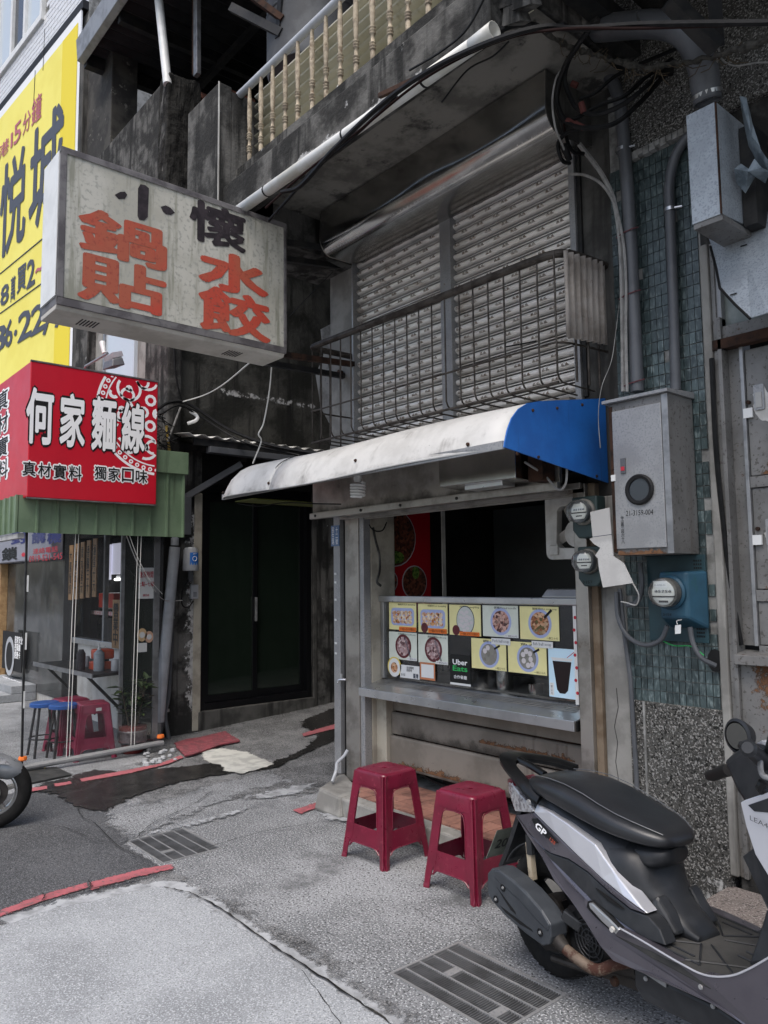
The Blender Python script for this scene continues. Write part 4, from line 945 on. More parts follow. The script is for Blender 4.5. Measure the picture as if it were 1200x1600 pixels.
# ================================================================== BALCONY OF THE TOP FLOOR
bl = thing('balcony', 'stained concrete top floor balcony slab with drip edge over the shutters', 'balcony', (-3.1,2.8,3.7))
B(-4.16,-1.93,2.25,2.34,3.70,3.935).build('edge_beam', K['mould'], bl, bev=.008)
b = MB(); b.grid(lambda u, v: V((-4.2+2.25*u, 2.34+.96*v, 3.955 + .010*sin(u*9)*sin(v*4))), 20, 8)
b.build('soffit', K['soffit'], bl)
B(-4.2,-1.93,2.34,3.5,3.975,4.08).build('slab', K['mould'], bl)
B(-4.60,-4.16,2.22,2.31,3.70,4.63).build('parapet_end', K['mould'], bl, bev=.006); B(-4.19,-4.16,2.31,2.62,3.70,4.60).build('parapet_return', K['mould'], bl)
B(-4.163,-4.157,2.214,2.222,3.7,4.63).build('corner_bead', K['white_dirty'], bl)
B(-4.60,-4.16,2.31,3.3,3.70,3.95).build('slab_end', K['mould'], bl)
b = MB(); rr = random.Random(11)
for i in range(14):
    a = V((-1.93+rr.uniform(-.05,.08), 2.26+rr.uniform(0,.09), 3.72+i*.03)); b.hexa([a+V((0,0,0)),a+V((.09,.01,-.02)),a+V((.10,.07,0)),a+V((.01,.08,.02)),a+V((.01,0,.06)),a+V((.07,.01,.05)),a+V((.08,.07,.06)),a+V((.02,.07,.05))])
b.build('broken_edge', K['mould'], bl)
ba = thing('balustrade', 'turned wooden balusters under a pale pipe handrail on the top balcony', 'balustrade', (-3.1,2.36,3.93))
bprof = [(.0105,0),(.0135,.10),(.014,.20)]
for z0 in (.215,.30):
    for k in range(3): bprof += [(.0105,z0+k*.016),(.018,z0+.005+k*.016),(.018,z0+.009+k*.016),(.0105,z0+.0135+k*.016)]
bprof += [(.0125,.36),(.016,.46),(.014,.56),(.009,.66)]
bmesh_ = MB().lathe(bprof, (0,0,0), n=9).mesh('baluster', K['baluster'], smooth=True, ang=60)
nb = 16
for i in range(nb): put('baluster', bmesh_, ba, (-4.032+i*.135, 2.37+random.uniform(-.004,.004), 3.935))
MB().tube([(-4.17,2.37,4.605),(-1.9,2.37,4.605)], .024, 12).build('handrail', K['pvc_pale'], ba, smooth=True)
fs = thing('fibreglass_screen', 'yellowish corrugated fibreglass sheet behind the balusters', 'corrugated sheet', (-3.1,2.45,3.93))
MB().grid(lambda u, v: V((-4.12+2.2*u, 2.49+.036*cos(v*11*2*pi), 3.90+.74*v)), 8, 12*10).build('sheet', K['frp'], fs, smooth=True, solid=.003)
sc_ = thing('scrap_tile', 'cracked white tile leaning behind the balusters on the ledge', 'tile', PY(520,165,2.40))
a = PY(507,178,2.40); MB().hexa([a+V(p) for p in ((0,0,-.02),(.10,0,-.02),(.10,.01,-.02),(0,.01,-.02),(0,.02,.07),(.10,.02,.13),(.10,.03,.13),(0,.03,.07))]).build('plate', K['white'], sc_)
a = PY(535,160,2.40); MB().hexa([a+V(p) for p in ((0,0,-.02),(.03,0,-.02),(.03,.03,-.02),(0,.03,-.02),(0,.01,.08),(.03,.01,.085),(.03,.03,.085),(0,.03,.08))]).build('brick_bit', K['terra'], sc_)
# white drain pipe along the slab
dp = thing('drain_pipe', 'white plastic drain pipe with open end running along the balcony edge', 'pipe', (-3.1,2.2,3.6))
MB().tube([PY(372,330,2.21), PY(772,48,2.21)], .030, 14, caps=False).build('pipe', K['pvc_white'], dp, smooth=True, solid=.003)
d = (PY(772,48,2.21)-PY(372,330,2.21)).normalized(); e0 = PY(772,48,2.21)
MB().tube([e0-d*.12, e0+d*.003], [.030,.036], 14, caps=False).build('socket', K['pvc_white'], dp, smooth=True, solid=.003)
for fx in (.16,.52,.8):
    p = PY(372,330,2.21).lerp(e0, fx); MB().tube([p-d*.006, p+d*.006], .033, 12).build('strap', K['cable'], dp)
# cables along the pipe
def cable(name, label, pts, r, m, grp='cables strung across the facade', n=6, extra=None):
    t = MB().tube(smoothpath(pts, 7), r, n); return t.build(name, K[m], None, smooth=True, label=label, cat='cable', group=grp)
cable('cable_bundle', 'thick black cable following the white drain pipe under the balcony', [PY(440,300,2.15),PY(470,290,2.17),PY(520,235,2.15),PY(600,160,2.14),PY(680,105,2.13),PY(775,62,2.13),PY(850,42,2.2),PY(900,45,2.3),PY(1010,38,2.4),PY(1230,35,2.5)], .012, 'cable')
cable('cable_bundle', 'brown cable just below the thick black balcony cable', [PY(415,325,2.17),PY(470,275,2.18),PY(560,205,2.17),PY(660,125,2.16),PY(770,68,2.15),PY(870,46,2.22),PY(1010,44,2.4),PY(1230,36,2.5)], .006, 'cable_red')
cable('cable_bundle', 'black cable hanging lower left of the balcony soffit', [PY(420,345,2.2),PY(460,300,2.2),PY(490,265,2.2),PY(540,225,2.18),PY(620,150,2.17)], .008, 'cable')
cable('cable_bundle', 'thin dark cable climbing from the drain pipe to the balusters', [PY(640,110,2.12),PY(690,80,2.12),PY(730,45,2.12),PY(760,-10,2.12)], .005, 'cable')
cable('cable_bundle', 'thick black loop above the open end of the drain pipe', [PY(776,50,2.3),PY(800,40,2.35),PY(825,38,2.4),PY(855,46,2.45),PY(880,40,2.5)], .014, 'cable')
cable('cable_bundle', 'thin grey cable slung under the balcony soffit edge', [PY(690,160,2.36),PY(730,110,2.36),PY(770,88,2.36),PY(795,65,2.36)], .004, 'cable')
# rusty angle stuck to the slab edge
MB().beam(PY(593,150,2.2), PY(662,118,2.2), .02, .02).build('rusty_angle', K['rust'], label='rusty iron angle lying against the balcony edge above the drain pipe', cat='angle iron')

for z0, z1, y in ((.445,.585,3.405),(.235,.435,3.39)): stain(ct, -3.9,-2.4, z0+.002, z0+.09, y-.0012, K['grime_s'], side=.03)
stain(ct, -3.2,-2.42, .50,.56, 3.4035, K['rust_s']); stain(ct, -3.9,-3.2, .25,.32, 3.3885, K['rust_s'])
for xa, xb in ((-3.9,-3.5),(-3.45,-2.9),(-2.8,-2.3)): stain(bl, xa, xb, 3.71, 3.80+.08*random.random(), 2.2485, K['lime_s'])
# ================================================================== RIGHT SIDE: metal doors, cabinet, meters, pipes
XV, YV, ZV = V((1,0,0)), V((0,1,0)), V((0,0,1))
md = thing('metal_door', 'tall rust spotted metal shutter doors in three tiers with locks at the right', 'metal door', (-1.1,3.36,.2))
B(-1.612,-1.575,3.275,3.36,.2,2.95).build('stucco_jamb', K['plaster_pale'], md, bev=.006)
B(-1.573,-1.555,3.29,3.36,.2,2.95).build('jamb', K['galv_rusty'], md, bev=.002); B(-1.553,-1.535,3.28,3.36,.2,2.60).build('jamb', K['galv_rusty'], md, bev=.002)
B(-1.535,-1.478,3.345,3.40,1.16,2.50).build('inner_reveal', K['galv_rusty'], md)
B(-1.478,-1.462,3.32,3.40,1.16,2.48).build('jamb', K['alu'], md, bev=.002)
zs = [(1.165,1.345),(1.40,1.83),(1.885,2.44)]
for i, (z0, z1) in enumerate(zs):
    B(-1.46,-.35,3.335,3.36,z0,z1).build('door_panel', K['galv_rusty'], md, bev=.003)
for z in (1.15,1.372,1.857): B(-1.462,-.35,3.325,3.35,z-.024 if z > 1.2 else z-.02,z+.024 if z > 1.2 else z+.012).build('rail', K['galv_rusty'], md, bev=.002)
b = MB(); b.hexa([(-1.535,3.25,1.085),(-.35,3.25,1.085),(-.35,3.36,1.10),(-1.535,3.36,1.10),(-1.535,3.25,1.125),(-.35,3.25,1.125),(-.35,3.36,1.14),(-1.535,3.36,1.14)]); b.build('ledge', K['galv_rusty'], md, bev=.002)
B(-1.535,-.35,3.30,3.36,.22,1.085).build('base_panel', K['galv_rusty'], md, bev=.003)
b = MB(); b.box(-1.58,-1.50,3.30,3.4,.10,.22); b.box(-1.50,-.35,3.33,3.4,.10,.20); b.build('broken_sill', K['mould'], md, bev=.01)
for cz in (2.22,1.64,1.255):
    x = -1.405 if cz > 2 else (-1.385 if cz > 1.5 else -1.375)
    lk = rrect(x-.022,x+.022,cz-.055,cz+.055,.006,3.334,2); o = MB().prism(lk,(0,-.010,0)).build('lock', K['galv'], md)
    b = MB(); b.box(x-.013,x+.013,3.320,3.3255,cz-.045,cz+.02); b.build('lock_slot', K['steel_dull'], o); disc((x,3.324,cz-.036),(0,-1,0),.010,.003,12).build('keyhole', K['steel'], o)
    rr = random.Random(int(cz*100)); P = []
    for k in range(22):
        a = 2*pi*k/22; r = .035+.02*rr.random(); P.append(V((x+.012+r*cos(a)*.9, 3.3335, cz-.03+r*sin(a)*1.7)))
    MB().prism(P,(0,-.0012,0)).build('peeled_paint', K['white_dirty'], md)
for x, z in ((-1.45,2.155),(-1.44,1.605)): B(x-.022,x+.016,3.318,3.33,z-.018,z+.024).build('tag', K['paper'], md); MB().lathe([(.009,0),(.009,.012)],(x,3.33,z+.05),(0,-1,0),8).build('rivet', K['rust'], md)
B(-1.22,-1.08,3.315,3.334,1.60,1.72).build('latch_recess', K['black'], md, bev=.006)
MB().tube(smoothpath([PY(1112,560,3.27),PY(1118,690,3.27),PY(1128,800,3.28),PY(1143,920,3.3),PY(1158,1008,3.31)]), .011, 7).build('cable_run', K['cable'], md, smooth=True)
for z0, z1 in zs: stain(md, -1.455,-.36, z0+.002, z0+.09, 3.3335, K['rust_s'], side=.02); stain(md, -1.45,-.5, z0+.03, z0+.26, 3.3338, K['grime_s'], side=.1)
stain(md, -1.53,-.4, .24, .8, 3.2985, K['rust_s'], side=.08); stain(md, -1.53,-.4, .55, 1.08, 3.2983, K['rust_s'], top=True, side=.08); stain(md, -1.53,-.4, .23, .6, 3.2980, K['grime_s'])
# panel above with glass and the bent zinc sheet
up = thing('window_frame', 'steel framed grey pane above the metal doors behind the bent zinc sheet', 'window', (-1.0,3.34,2.5))
B(-1.575,-.2,3.30,3.34,2.50,2.56).build('sill', K['galv_rusty'], up, bev=.003); B(-1.575,-.2,3.28,3.33,2.455,2.50).build('rusty_sill', K['rust'], up)  # rust brown strip just below the sill
B(-1.565,-1.535,3.30,3.34,2.56,3.05).build('frame', K['galv'], up, bev=.002)
B(-1.535,-.2,3.335,3.34,2.56,3.2).build('pane', mat('dusty pane', (.20,.235,.22), .35, col2=(.28,.31,.29), sc=6), up)
B(-1.56,-.2,3.31,3.5,3.02,3.56).build('upper_panel', K['mould'], up)
zsheet = thing('bent_sheet', 'bent pale zinc sheet hanging loose over the pane above the doors', 'metal sheet', (-1.2,3.2,2.8))
pts = [(1103,358),(1150,345),(1200,331),(1260,312),(1260,478),(1200,489),(1173,497),(1150,474),(1127,450),(1122,420),(1112,385)]
yy = [3.27,3.26,3.25,3.24,3.02,3.04,3.06,3.09,3.13,3.18,3.23]
P = [PY(x,y,v) for (x,y),v in zip(pts,yy)]
b = MB(); c = sum(P, V())/len(P); b.add(P+[c], [(i,(i+1)%len(P),len(P)) for i in range(len(P))]); b.build('sheet', K['sheet_blue'], zsheet, solid=.004)
b = MB(); b.tube([P[10]+V((-.004,-.004,0)),P[9]+V((-.006,-.004,0)),P[8]+V((-.004,-.005,0)),P[7]+V((-.003,-.005,-.004)),P[6]+V((0,-.005,-.004))], .0055, 6); b.build('rolled_edge', K['black'], zsheet)
b = MB()
for x, y in ((1162,384),(1146,460)): b.beam(PY(x-5,y+1,3.19 if y < 400 else 3.10), PY(x+5,y-2,3.19 if y < 400 else 3.10), .004, .004)
b.build('slit', K['black'], zsheet)
# duct box and pipes
db = thing('duct_box', 'grey sheet metal duct box with rusty lower edge under the fat grey pipe', 'duct', (-1.4,3.1,2.95))
x0, x1 = PY(1074,200,2.95).x, PY(1120,200,2.95).x
b = MB(); b.hexa([(x0,2.95,2.90),(x1,2.95,2.90),(x1,3.28,2.93),(x0,3.28,2.93),(x0-.004,2.95,3.375),(x1,2.95,3.375),(x1,3.28,3.375),(x0,3.28,3.375)]); b.build('casing', K['sheet_blue'], db, bev=.002)
B(x0+.004,x1+.002,2.955,3.27,2.878,2.902).build('bottom_flange', K['galv_rusty'], db); B(x1-.002,x1+.004,2.944,2.952,2.90,3.37).build('rusty_seam', K['rust'], db)
B(x1+.004,x1+.06,3.14,3.28,2.9,3.33).build('side_plate', K['dark_iron'], db)
K['film'] = mat('grey plastic film', (.24,.29,.325), .35, col2=(.13,.165,.19), sc=15)
tb_film = thing('torn_sheet', 'torn plastic sheet dangling beside the duct box at the top right', 'torn sheet', PY(1180,270,3.15))
rr = random.Random(4)
for pts in ([(1156,150),(1166,152),(1176,195),(1190,238),(1208,262),(1204,272),(1188,262),(1170,228),(1162,190)],[(1147,264),(1158,256),(1170,264),(1179,248),(1190,262),(1203,268),(1196,286),(1180,276),(1165,302),(1151,286)]):
    P = [PY(x,y,3.06+rr.uniform(-.05,.05)) for x, y in pts]; c1 = sum(P, V())/len(P)+V((0,-.03,0)); b = MB(); b.add(P+[c1], [(i,(i+1) % len(P),len(P)) for i in range(len(P))])
    b.build('film', K['film'], tb_film, solid=.002)
B(-1.30,-.2,3.36,3.5,2.95,3.5).build('dark_gap', K['black'], label='black opening beside the duct box at the top right corner', cat='opening')
ub = thing('pebble_beam', 'rough pebble dashed lintel beam above the teal tiles', 'beam', (-1.0,3.4,3.55))
b = MB(); b.box(-2.0,.6,3.27,3.5,3.52,4.4); b.build('beam', K['pebble'], ub, bev=.01)
b = MB(); rr = random.Random(8)
for i in range(13):
    x = -1.98+i*.03; b.box(x,x+.034,3.262,3.30,3.50+rr.uniform(-.012,.008),3.53)
b.build('ragged_edge', K['grout'], ub)
ts = thing('top_slab', 'dark soot stained slab overhanging the cables at the top right', 'slab', (-.6,2.8,4.2))
B(-1.88,1.5,2.0,3.27,4.16,4.3).build('slab', K['oldtar'], ts); B(-1.90,-1.80,2.15,3.2,4.02,4.16).build('channel', K['dark_iron'], ts, bev=.005)
b = MB(); b.beam((-1.80,2.3,4.12),(-1.80,3.2,4.12),.05,.05); b.build('pebble_strip', K['pebble'], ts)
b = MB(); b.beam(PY(1045,0,2.7), PY(1120,75,2.9), .06, .05); b.beam(PY(1115,-20,2.8), PY(1122,70,2.95), .05, .05); b.build('strut', K['dark_iron'], ts)
b = MB(); b.box(-2.03,-1.85,2.9,3.27,4.0,4.2); b.build('brick_corner', K['mould'], ts)
# fat drain pipe
fp = thing('soil_pipe', 'fat grey plastic pipe bending down into the duct box', 'pipe', (-1.5,3.0,3.4))
MB().tube(smoothpath([PY(903,48,3.0),PY(960,42,2.98),PY(1025,38,2.97),PY(1068,52,2.98),PY(1090,85,3.02),PY(1100,120,3.07),PY(1106,160,3.10)], 6), .056, 16, caps=False).build('pipe', K['pvc'], fp, smooth=True, solid=.004)
MB().tube([PY(1099,108,3.06),PY(1103,140,3.09)], .061, 16).build('collar', K['pvc'], fp, smooth=True)
MB().tube([PY(1104,146,3.095),PY(1105,152,3.1)], .064, 16).build('clamp', K['steel'], fp, smooth=True)
b = MB(); b.beam(PY(997,18,2.93),PY(999,34,2.91),.02,.006); b.build('bracket', K['steel'], fp)
def pipe(name, label, pts, r, m, clamps=(), n=12):
    t = thing(name, label, 'pipe', V(pts[-1])); P = smoothpath(pts, 6); MB().tube(P, r, n).build('pipe', K[m], t, smooth=True)
    for p, d in clamps: 
        p = V(p); o = MB().tube([p-ZV*.008, p+ZV*.008], r+.004, n).build('clamp', K['steel'], t, smooth=True)
        MB().tube([p+V((r,-.005,0)), p+V((r+.03,.01,0))], .006, 6).build('clamp_ear', K['steel'], o)
    return t
pipe('conduit_pipe', 'grey plastic pipe left of the tiled pier dropping from the cable knot to the cabinet', [PY(893,100,3.24),PY(925,104,3.24),PY(950,118,3.24),PY(965,148,3.24),PY(972,190,3.24),PY(982,320,3.24),PY(990,480,3.24),PY(996,612,3.24)], .031, 'pvc', [(PY(973,235,3.24),0)])
pipe('conduit_pipe', 'grey plastic pipe on the teal tiles curving up to the duct box', [PY(1085,205,3.27),PY(1068,222,3.26),PY(1053,250,3.255),PY(1046,290,3.255),PY(1047,340,3.255),PY(1052,480,3.255),PY(1056,610,3.255)], .0235, 'pvc', [(PY(1047,328,3.255),0)])
cable('grey_cable', 'thick pale grey cable from the cable knot down to the cabinet', [PY(888,205,3.2),PY(915,238,3.2),PY(940,272,3.21),PY(958,310,3.22),PY(967,360,3.22),PY(971,420,3.22),PY(973,520,3.22),PY(974,612,3.22)], .012, 'cable_grey')
cable('grey_cable', 'thin pale grey cable crossing the shutter post to the cabinet', [PY(890,272,3.2),PY(915,274,3.18),PY(942,290,3.2),PY(962,325,3.21),PY(974,380,3.2),PY(978,440,3.2),PY(978,520,3.2),PY(980,612,3.2)], .007, 'cable_grey')
cable('grey_cable', 'thin pale wire hanging beside the blue awning end', [PY(968,470,3.26),PY(962,520,3.2),PY(955,565,3.15),PY(940,605,3.1),PY(935,650,3.1),PY(938,700,3.1)], .0018, 'cable_grey')
b = MB()
for p in (PY(985,365,3.24),PY(989,462,3.24),PY(995,600,3.24)): b.tube([p+V((-.065,-.02,-.004)),p+V((-.02,-.036,.0)),p+V((.03,-.03,.006)),p+V((.045,-.005,.014))], .0035, 5)
b.build('tie_wire', mat('red tie wire', (.16,.06,.07), .6), None, label='red wire ties binding the grey cables to the conduit pipe', cat='tie')
# knotted cables
kn = 'knotted cables at the top right corner of the facade'
cable('black_cable', 'outermost black loop of the cable knot beside the shutter housing', [PY(925,40,2.7),PY(900,75,2.75),PY(882,105,2.8),PY(870,145,2.85),PY(876,178,2.87),PY(895,196,2.88),PY(925,200,2.9),PY(962,192,2.95),PY(1000,160,3.05),PY(1040,115,3.2)], .012, 'cable', kn)
cable('black_cable', 'inner black loop of the cable knot beside the shutter housing', [PY(915,55,2.8),PY(893,85,2.82),PY(882,120,2.85),PY(890,150,2.87),PY(905,172,2.88),PY(935,178,2.9),PY(975,162,2.95),PY(1015,130,3.05),PY(1032,108,3.2)], .011, 'cable', kn)
cable('black_cable', 'black cable running from the knot up toward the pebble beam', [PY(880,190,2.9),PY(900,185,2.9),PY(935,165,2.95),PY(975,150,3.0),PY(1010,120,3.1),PY(1050,92,3.2)], .010, 'cable', kn)
cable('black_cable', 'short black cable sagging through the middle of the knot', [PY(905,155,2.92),PY(930,145,2.95),PY(960,120,3.0),PY(1000,100,3.1),PY(1060,75,3.2)], .009, 'cable', kn)
cable('black_cable', 'lowest black cable of the knot drooping to the grey cables', [PY(905,200,2.9),PY(885,208,2.92),PY(872,225,2.95),PY(878,250,3.0),PY(890,255,3.1)], .010, 'cable', kn)
cable('black_cable', 'black cable hanging down through the knot to a tape joint', [PY(872,115,2.85),PY(868,160,2.88),PY(880,200,2.95),PY(893,235,3.05),PY(912,240,3.15)], .009, 'cable', kn)
cable('pink_cable', 'thin pinkish cable curling along the left of the cable knot', [PY(878,108,2.82),PY(868,125,2.82),PY(863,160,2.83),PY(868,200,2.86),PY(880,230,2.95),PY(886,250,3.05)], .005, 'cable_grey', kn)
cable('pink_cable', 'thin brown cable inside the left of the cable knot', [PY(876,130,2.86),PY(872,160,2.88),PY(880,190,2.9),PY(884,215,2.98)], .005, 'cable_red', kn)
tp = [(908,160,912,176),(886,188,899,196),(898,193,912,200),(893,130,902,134),(880,228,888,240)]
for i, (xa, ya, xb, yb) in enumerate(tp[:4]):
    MB().tube([PY(xa,ya,2.865+.01*i),PY(xb,yb,2.88+.01*i)], .0145, 8).build('tape_wrap', K['tape_red'], label=['red tape wrap on the inner loop of the cable knot','red tape wrap at the lowest bend of the cable knot','second red tape wrap right of the lowest bend','red tape wrap high in the middle of the cable knot'][i], cat='tape', smooth=True)
MB().tube([PY(880,226,2.96),PY(890,250,3.02)], [.02,.016], 8).build('tape_joint', K['cable'], label='black taped joint at the bottom of the cable knot', cat='tape', smooth=True)
bk = MB(); bk.beam(PY(1022,112,3.2),PY(1052,108,3.26),.03,.05); bk.build('cable_clip', K['black'], label='black clip holding cables on the pebble beam', cat='clip', bev=.004)
K['dirt_crust'] = mat('dirt crust', (.085,.08,.068), .97, col2=(.04,.038,.032), sc=30, bump=1, bsc=60, bdist=.01)
P = smoothpath([PY(830,35,2.55),PY(880,68,2.75),PY(920,82,2.85),PY(960,96,2.92),PY(1010,105,2.95),PY(1060,98,2.95),PY(1120,88,2.9),PY(1170,72,2.8),PY(1240,45,2.7)], 8); rr = random.Random(2)
MB().tube([p+V((0,rr.uniform(-.006,.006),rr.uniform(-.006,.006))) for p in P], [.011+rr.uniform(-.004,.007) for p in P], 8).build('dirt_crusted_cable', K['dirt_crust'], label='dirt crusted sagging cable across the top right corner', cat='cable')
b = MB()
for i in range(46):
    p = P[rr.randint(6, len(P)-14)]; q = p+V((rr.uniform(-.10,.10), rr.uniform(-.05,.05), rr.uniform(-.09,.02))); b.tube([p,(p+q)/2+V((0,0,-.02)),q], .002, 3)
b.build('dry_roots', K['stem'], label='dry dead roots hanging from the dirt crusted cable', cat='roots', kind='stuff')
cable('thin_wire', 'thin wire crossing the pebble beam at the right edge', [PY(1122,75,2.92),PY(1130,95,3.1),PY(1150,103,3.2),PY(1185,98,3.2),PY(1240,97,3.2)], .004, 'cable_grey', kn)
# cabinet
cb = thing('meter_cabinet', 'rusty edged steel meter cabinet with round black window and handwritten number', 'cabinet', (-1.85,3.2,1.55))
CX0, CX1, CYF = -1.975, -1.680, 3.065
B(CX0,CX1,CYF,3.28,1.555,2.255).build('body', K['galv_rusty'], cb, bev=.003)
B(CX0+.022,CX1-.03,CYF-.010,CYF,1.583,2.215).build('door', K['galv'], cb, bev=.003)
b = MB(); b.hexa([(CX0-.02,CYF-.025,2.255),(CX1+.012,CYF-.025,2.255),(CX1+.012,3.28,2.255),(CX0-.02,3.28,2.255),(CX0-.02,CYF-.025,2.27),(CX1+.012,CYF-.025,2.27),(CX1+.012,3.28,2.285),(CX0-.02,3.28,2.285)]); b.build('lid', K['galv'], cb, bev=.002)
wc = PY(1000,765,CYF-.011); MB().lathe([(.064,0),(.069,.003),(.069,.010),(.062,.014),(.050,.012),(.050,.004)], wc, (0,-1,0), 30).build('window_ring', K['black'], cb, smooth=True)
disc(wc+V((0,-.004,0)), (0,-1,0), .051, .002, 26).build('window', K['pane_dark'], cb)
c = PY(974,728,CYF-.012); B(c.x-.012,c.x+.012,CYF-.018,CYF-.010,c.z-.035,c.z+.035).build('lock', K['pvc'], cb, bev=.002); B(c.x-.009,c.x+.009,CYF-.020,CYF-.018,c.z-.022,c.z-.004).build('lock_tab', K['paper_red'], cb)
c = PY(958,747,CYF-.012); B(c.x-.010,c.x+.012,CYF-.014,CYF-.005,c.z-.014,c.z+.014).build('seal_tag', K['paper'], cb); MB().lathe([(.007,0),(.007,.01)], PY(959,731,CYF-.001), (0,-1,0), 8).build('rivet', K['rust'], cb)
B(CX1-.028,CX1+.001,CYF-.006,CYF-.0005,1.556,2.253).build('corner_strip', K['alu'], cb, bev=.001); stain(cb, CX0+.02,CX1-.02,1.556,1.60,CYF-.0108,K['rust_s'], side=.03)
lettering('21-3159-004', K['text_black'], cb, PY(999,801,CYF-.0105), (1,0,-.02), (0,0,1), .135, .024, .0, .0006, shear=.1)
lettering('中\n山\n路\n二\n段\n六\n十\n八', K['text_black'], cb, PY(973,828,CYF-.0105), (1,0,0), (0,0,1), .016, .125, .004, .0006, res=1)
B(CX0+.004,CX0+.020,CYF-.004,CYF-.001,1.57,2.24).build('rusty_hinge_edge', K['rust'], cb)
# electricity meters
def meter(c, r, casem, label, board=None, skew=0, num=None):
    c = V(c); t = thing('electric_meter', label, 'electric meter', c, 'electricity meters beside the counter')
    b = MB(); w = r*1.25; y0 = c.y
    b.prism([(c.x-w,y0,c.z+w*1.05),(c.x+w,y0,c.z+w*1.05),(c.x+w,y0,c.z-w*1.2),(c.x+w*.55,y0,c.z-w*1.75),(c.x-w*.55,y0,c.z-w*1.75),(c.x-w,y0,c.z-w*1.2)], (0,.075,0)); b.build('case', K[casem], t, bev=.008)
    MB().lathe([(r*1.10,0),(r*1.12,.012),(r*1.04,.02)], (c.x,y0+.002,c.z), (0,-1,0), 28).build('ring', K['steel_dull'] if casem != 'meter_blue' else K['pvc'], t, smooth=True)
    MB().lathe([(r*1.0,.018),(r*.98,.06),(r*.90,.078),(r*.75,.084),(0.001,.086)], (c.x,y0,c.z), (0,-1,0), 28, caps=False).build('glass_dome', K['meterglass'], t, smooth=True)
    fc = (c.x, y0-.03, c.z)
    f = disc((c.x,y0-.012,c.z), (0,-1,0), r*.92, .03, 26); f.build('dial_drum', K['pvc'], t)
    o = MB().prism([V((c.x+cc*r, y0-.0425, c.z+zz*r)) for cc, zz in ((-.70,.35),(-.45,.66),(.45,.66),(.70,.35),(.74,-.25),(.50,-.62),(-.50,-.62),(-.74,-.25))], (0,-.003,0)).build('dial_plate', K['meter_face'], t)
    B(c.x-r*.74,c.x+r*.74,y0-.047,y0-.0455,c.z-.004-r*.08,c.z-r*.08+.002).build('disc_edge', K['black'], o)
    for k in range(5):
        disc((c.x-r*.48+k*r*.24,y0-.0456,c.z+r*.16), (0,-1,0), r*.10, .0006, 10).build('register_dial', K['pvc_pale'], o)
    lettering('45758', K['text_black'], o, (c.x,y0-.0464,c.z+r*.16), (1,0,0), (0,0,1), r*1.05, r*.14, .01, .0005, res=1)
    B(c.x-r*.30,c.x+r*.30,y0-.0462,y0-.0456,c.z-r*.42,c.z-r*.32).build('bar_label', K['text_black'], o)
    if num: lettering(num, K['text_black'], t, (c.x-w*.2,y0-.0008,c.z-w*1.45), (1,0,0), (0,0,1), w*.8, w*.22, 0, .0006, res=1)
    return t
m1 = meter((-2.185,3.15,1.775), .058, 'meter_green', 'upper dark green electric meter half hidden under the blue awning end')
m2 = meter((-2.165,3.15,1.535), .055, 'meter_green', 'lower dark green electric meter overlapped by the torn white board', num='3157')
bb = thing('meter_board', 'teal blue perforated steel backing board under the meter cabinet', 'board', (-1.75,3.26,1.2))
B(-1.93,-1.648,3.262,3.272,1.165,1.553).build('plate', mat('teal steel board', (.020,.068,.085), .5, col2=(.016,.054,.068), sc=6), bb, bev=.002)
b = MB()
for zz0 in (1.19,1.49):
    for i in range(4):
        for j in range(3): b.box(-1.70+i*.010,-1.694+i*.010,3.2605,3.263,zz0+j*.016,zz0+.008+j*.016)
b.build('holes', K['black'], bb, kind='stuff')
mc = PY(1036,926,3.10)
t3 = thing('electric_meter', 'blue electric meter with a clear dome mounted on the teal board', 'electric meter', (mc.x,3.2,1.3), 'electricity meters beside the counter')
mb = MB(); z0, z1 = 1.225, 1.478; xa, xb = mc.x-.055, mc.x+.125
mb.hexa([(xa,3.165,z0+.05),(xb-.05,3.165,z0+.05),(xb,3.262,z0),(xa-.01,3.262,z0),(xa,3.165,z1),(xb-.05,3.165,z1),(xb,3.262,z1+.004),(xa-.01,3.262,z1+.004)]); mb.build('case', K['meter_blue'], t3, bev=.012)
R3 = .066; cz3 = mc.z
MB().lathe([(R3*1.12,0),(R3*1.14,.016),(R3*1.02,.024)], (mc.x,3.165,cz3), (0,-1,0), 30).build('ring', K['meter_blue'], t3, smooth=True)
disc((mc.x,3.150,cz3), (0,-1,0), R3*.95, .045, 28).build('dial_drum', K['steel_dull'], t3)
MB().lathe([(R3*1.0,.02),(R3*.99,.07),(R3*.92,.085),(R3*.7,.094),(.001,.096)], (mc.x,3.165,cz3), (0,-1,0), 30, caps=False).build('glass_dome', K['meterglass'], t3, smooth=True)
pl_ = disc((mc.x,3.1035,cz3-.002), (0,-1,0), R3*.80, .003, 24).build('dial_plate', K['meter_face'], t3)
B(mc.x-R3*.80,mc.x+R3*.80,3.0985,3.1005,cz3-.020,cz3-.014).build('disc_edge', K['black'], pl_)
for k in range(5): disc((mc.x-.034+k*.017,3.1003,cz3+.006), (0,-1,0), .0075, .0008, 10).build('register_dial', K['pvc_pale'], pl_)
lettering('45758', K['text_black'], pl_, (mc.x,3.0992,cz3+.006), (1,0,0), (0,0,1), .078, .010, .01, .0005, res=1)
B(mc.x-.022,mc.x+.022,3.0995,3.1003,cz3-.043,cz3-.034).build('bar_label', K['text_black'], pl_)
B(mc.x-.045,mc.x+.02,3.0995,3.1003,cz3+.022,cz3+.050).build('paper_label', K['paper'], pl_)
lettering('11-3152-00', K['text_dark'], pl_, (mc.x-.013,3.0991,cz3+.033), (1,0,0), (0,0,1), .052, .008, 0, .0005, res=1)
lettering('3158', K['text_black'], t3, (mc.x-.02,3.163,z0+.065), (1,0,0), (0,0,1), .04, .012, 0, .0006, res=1)
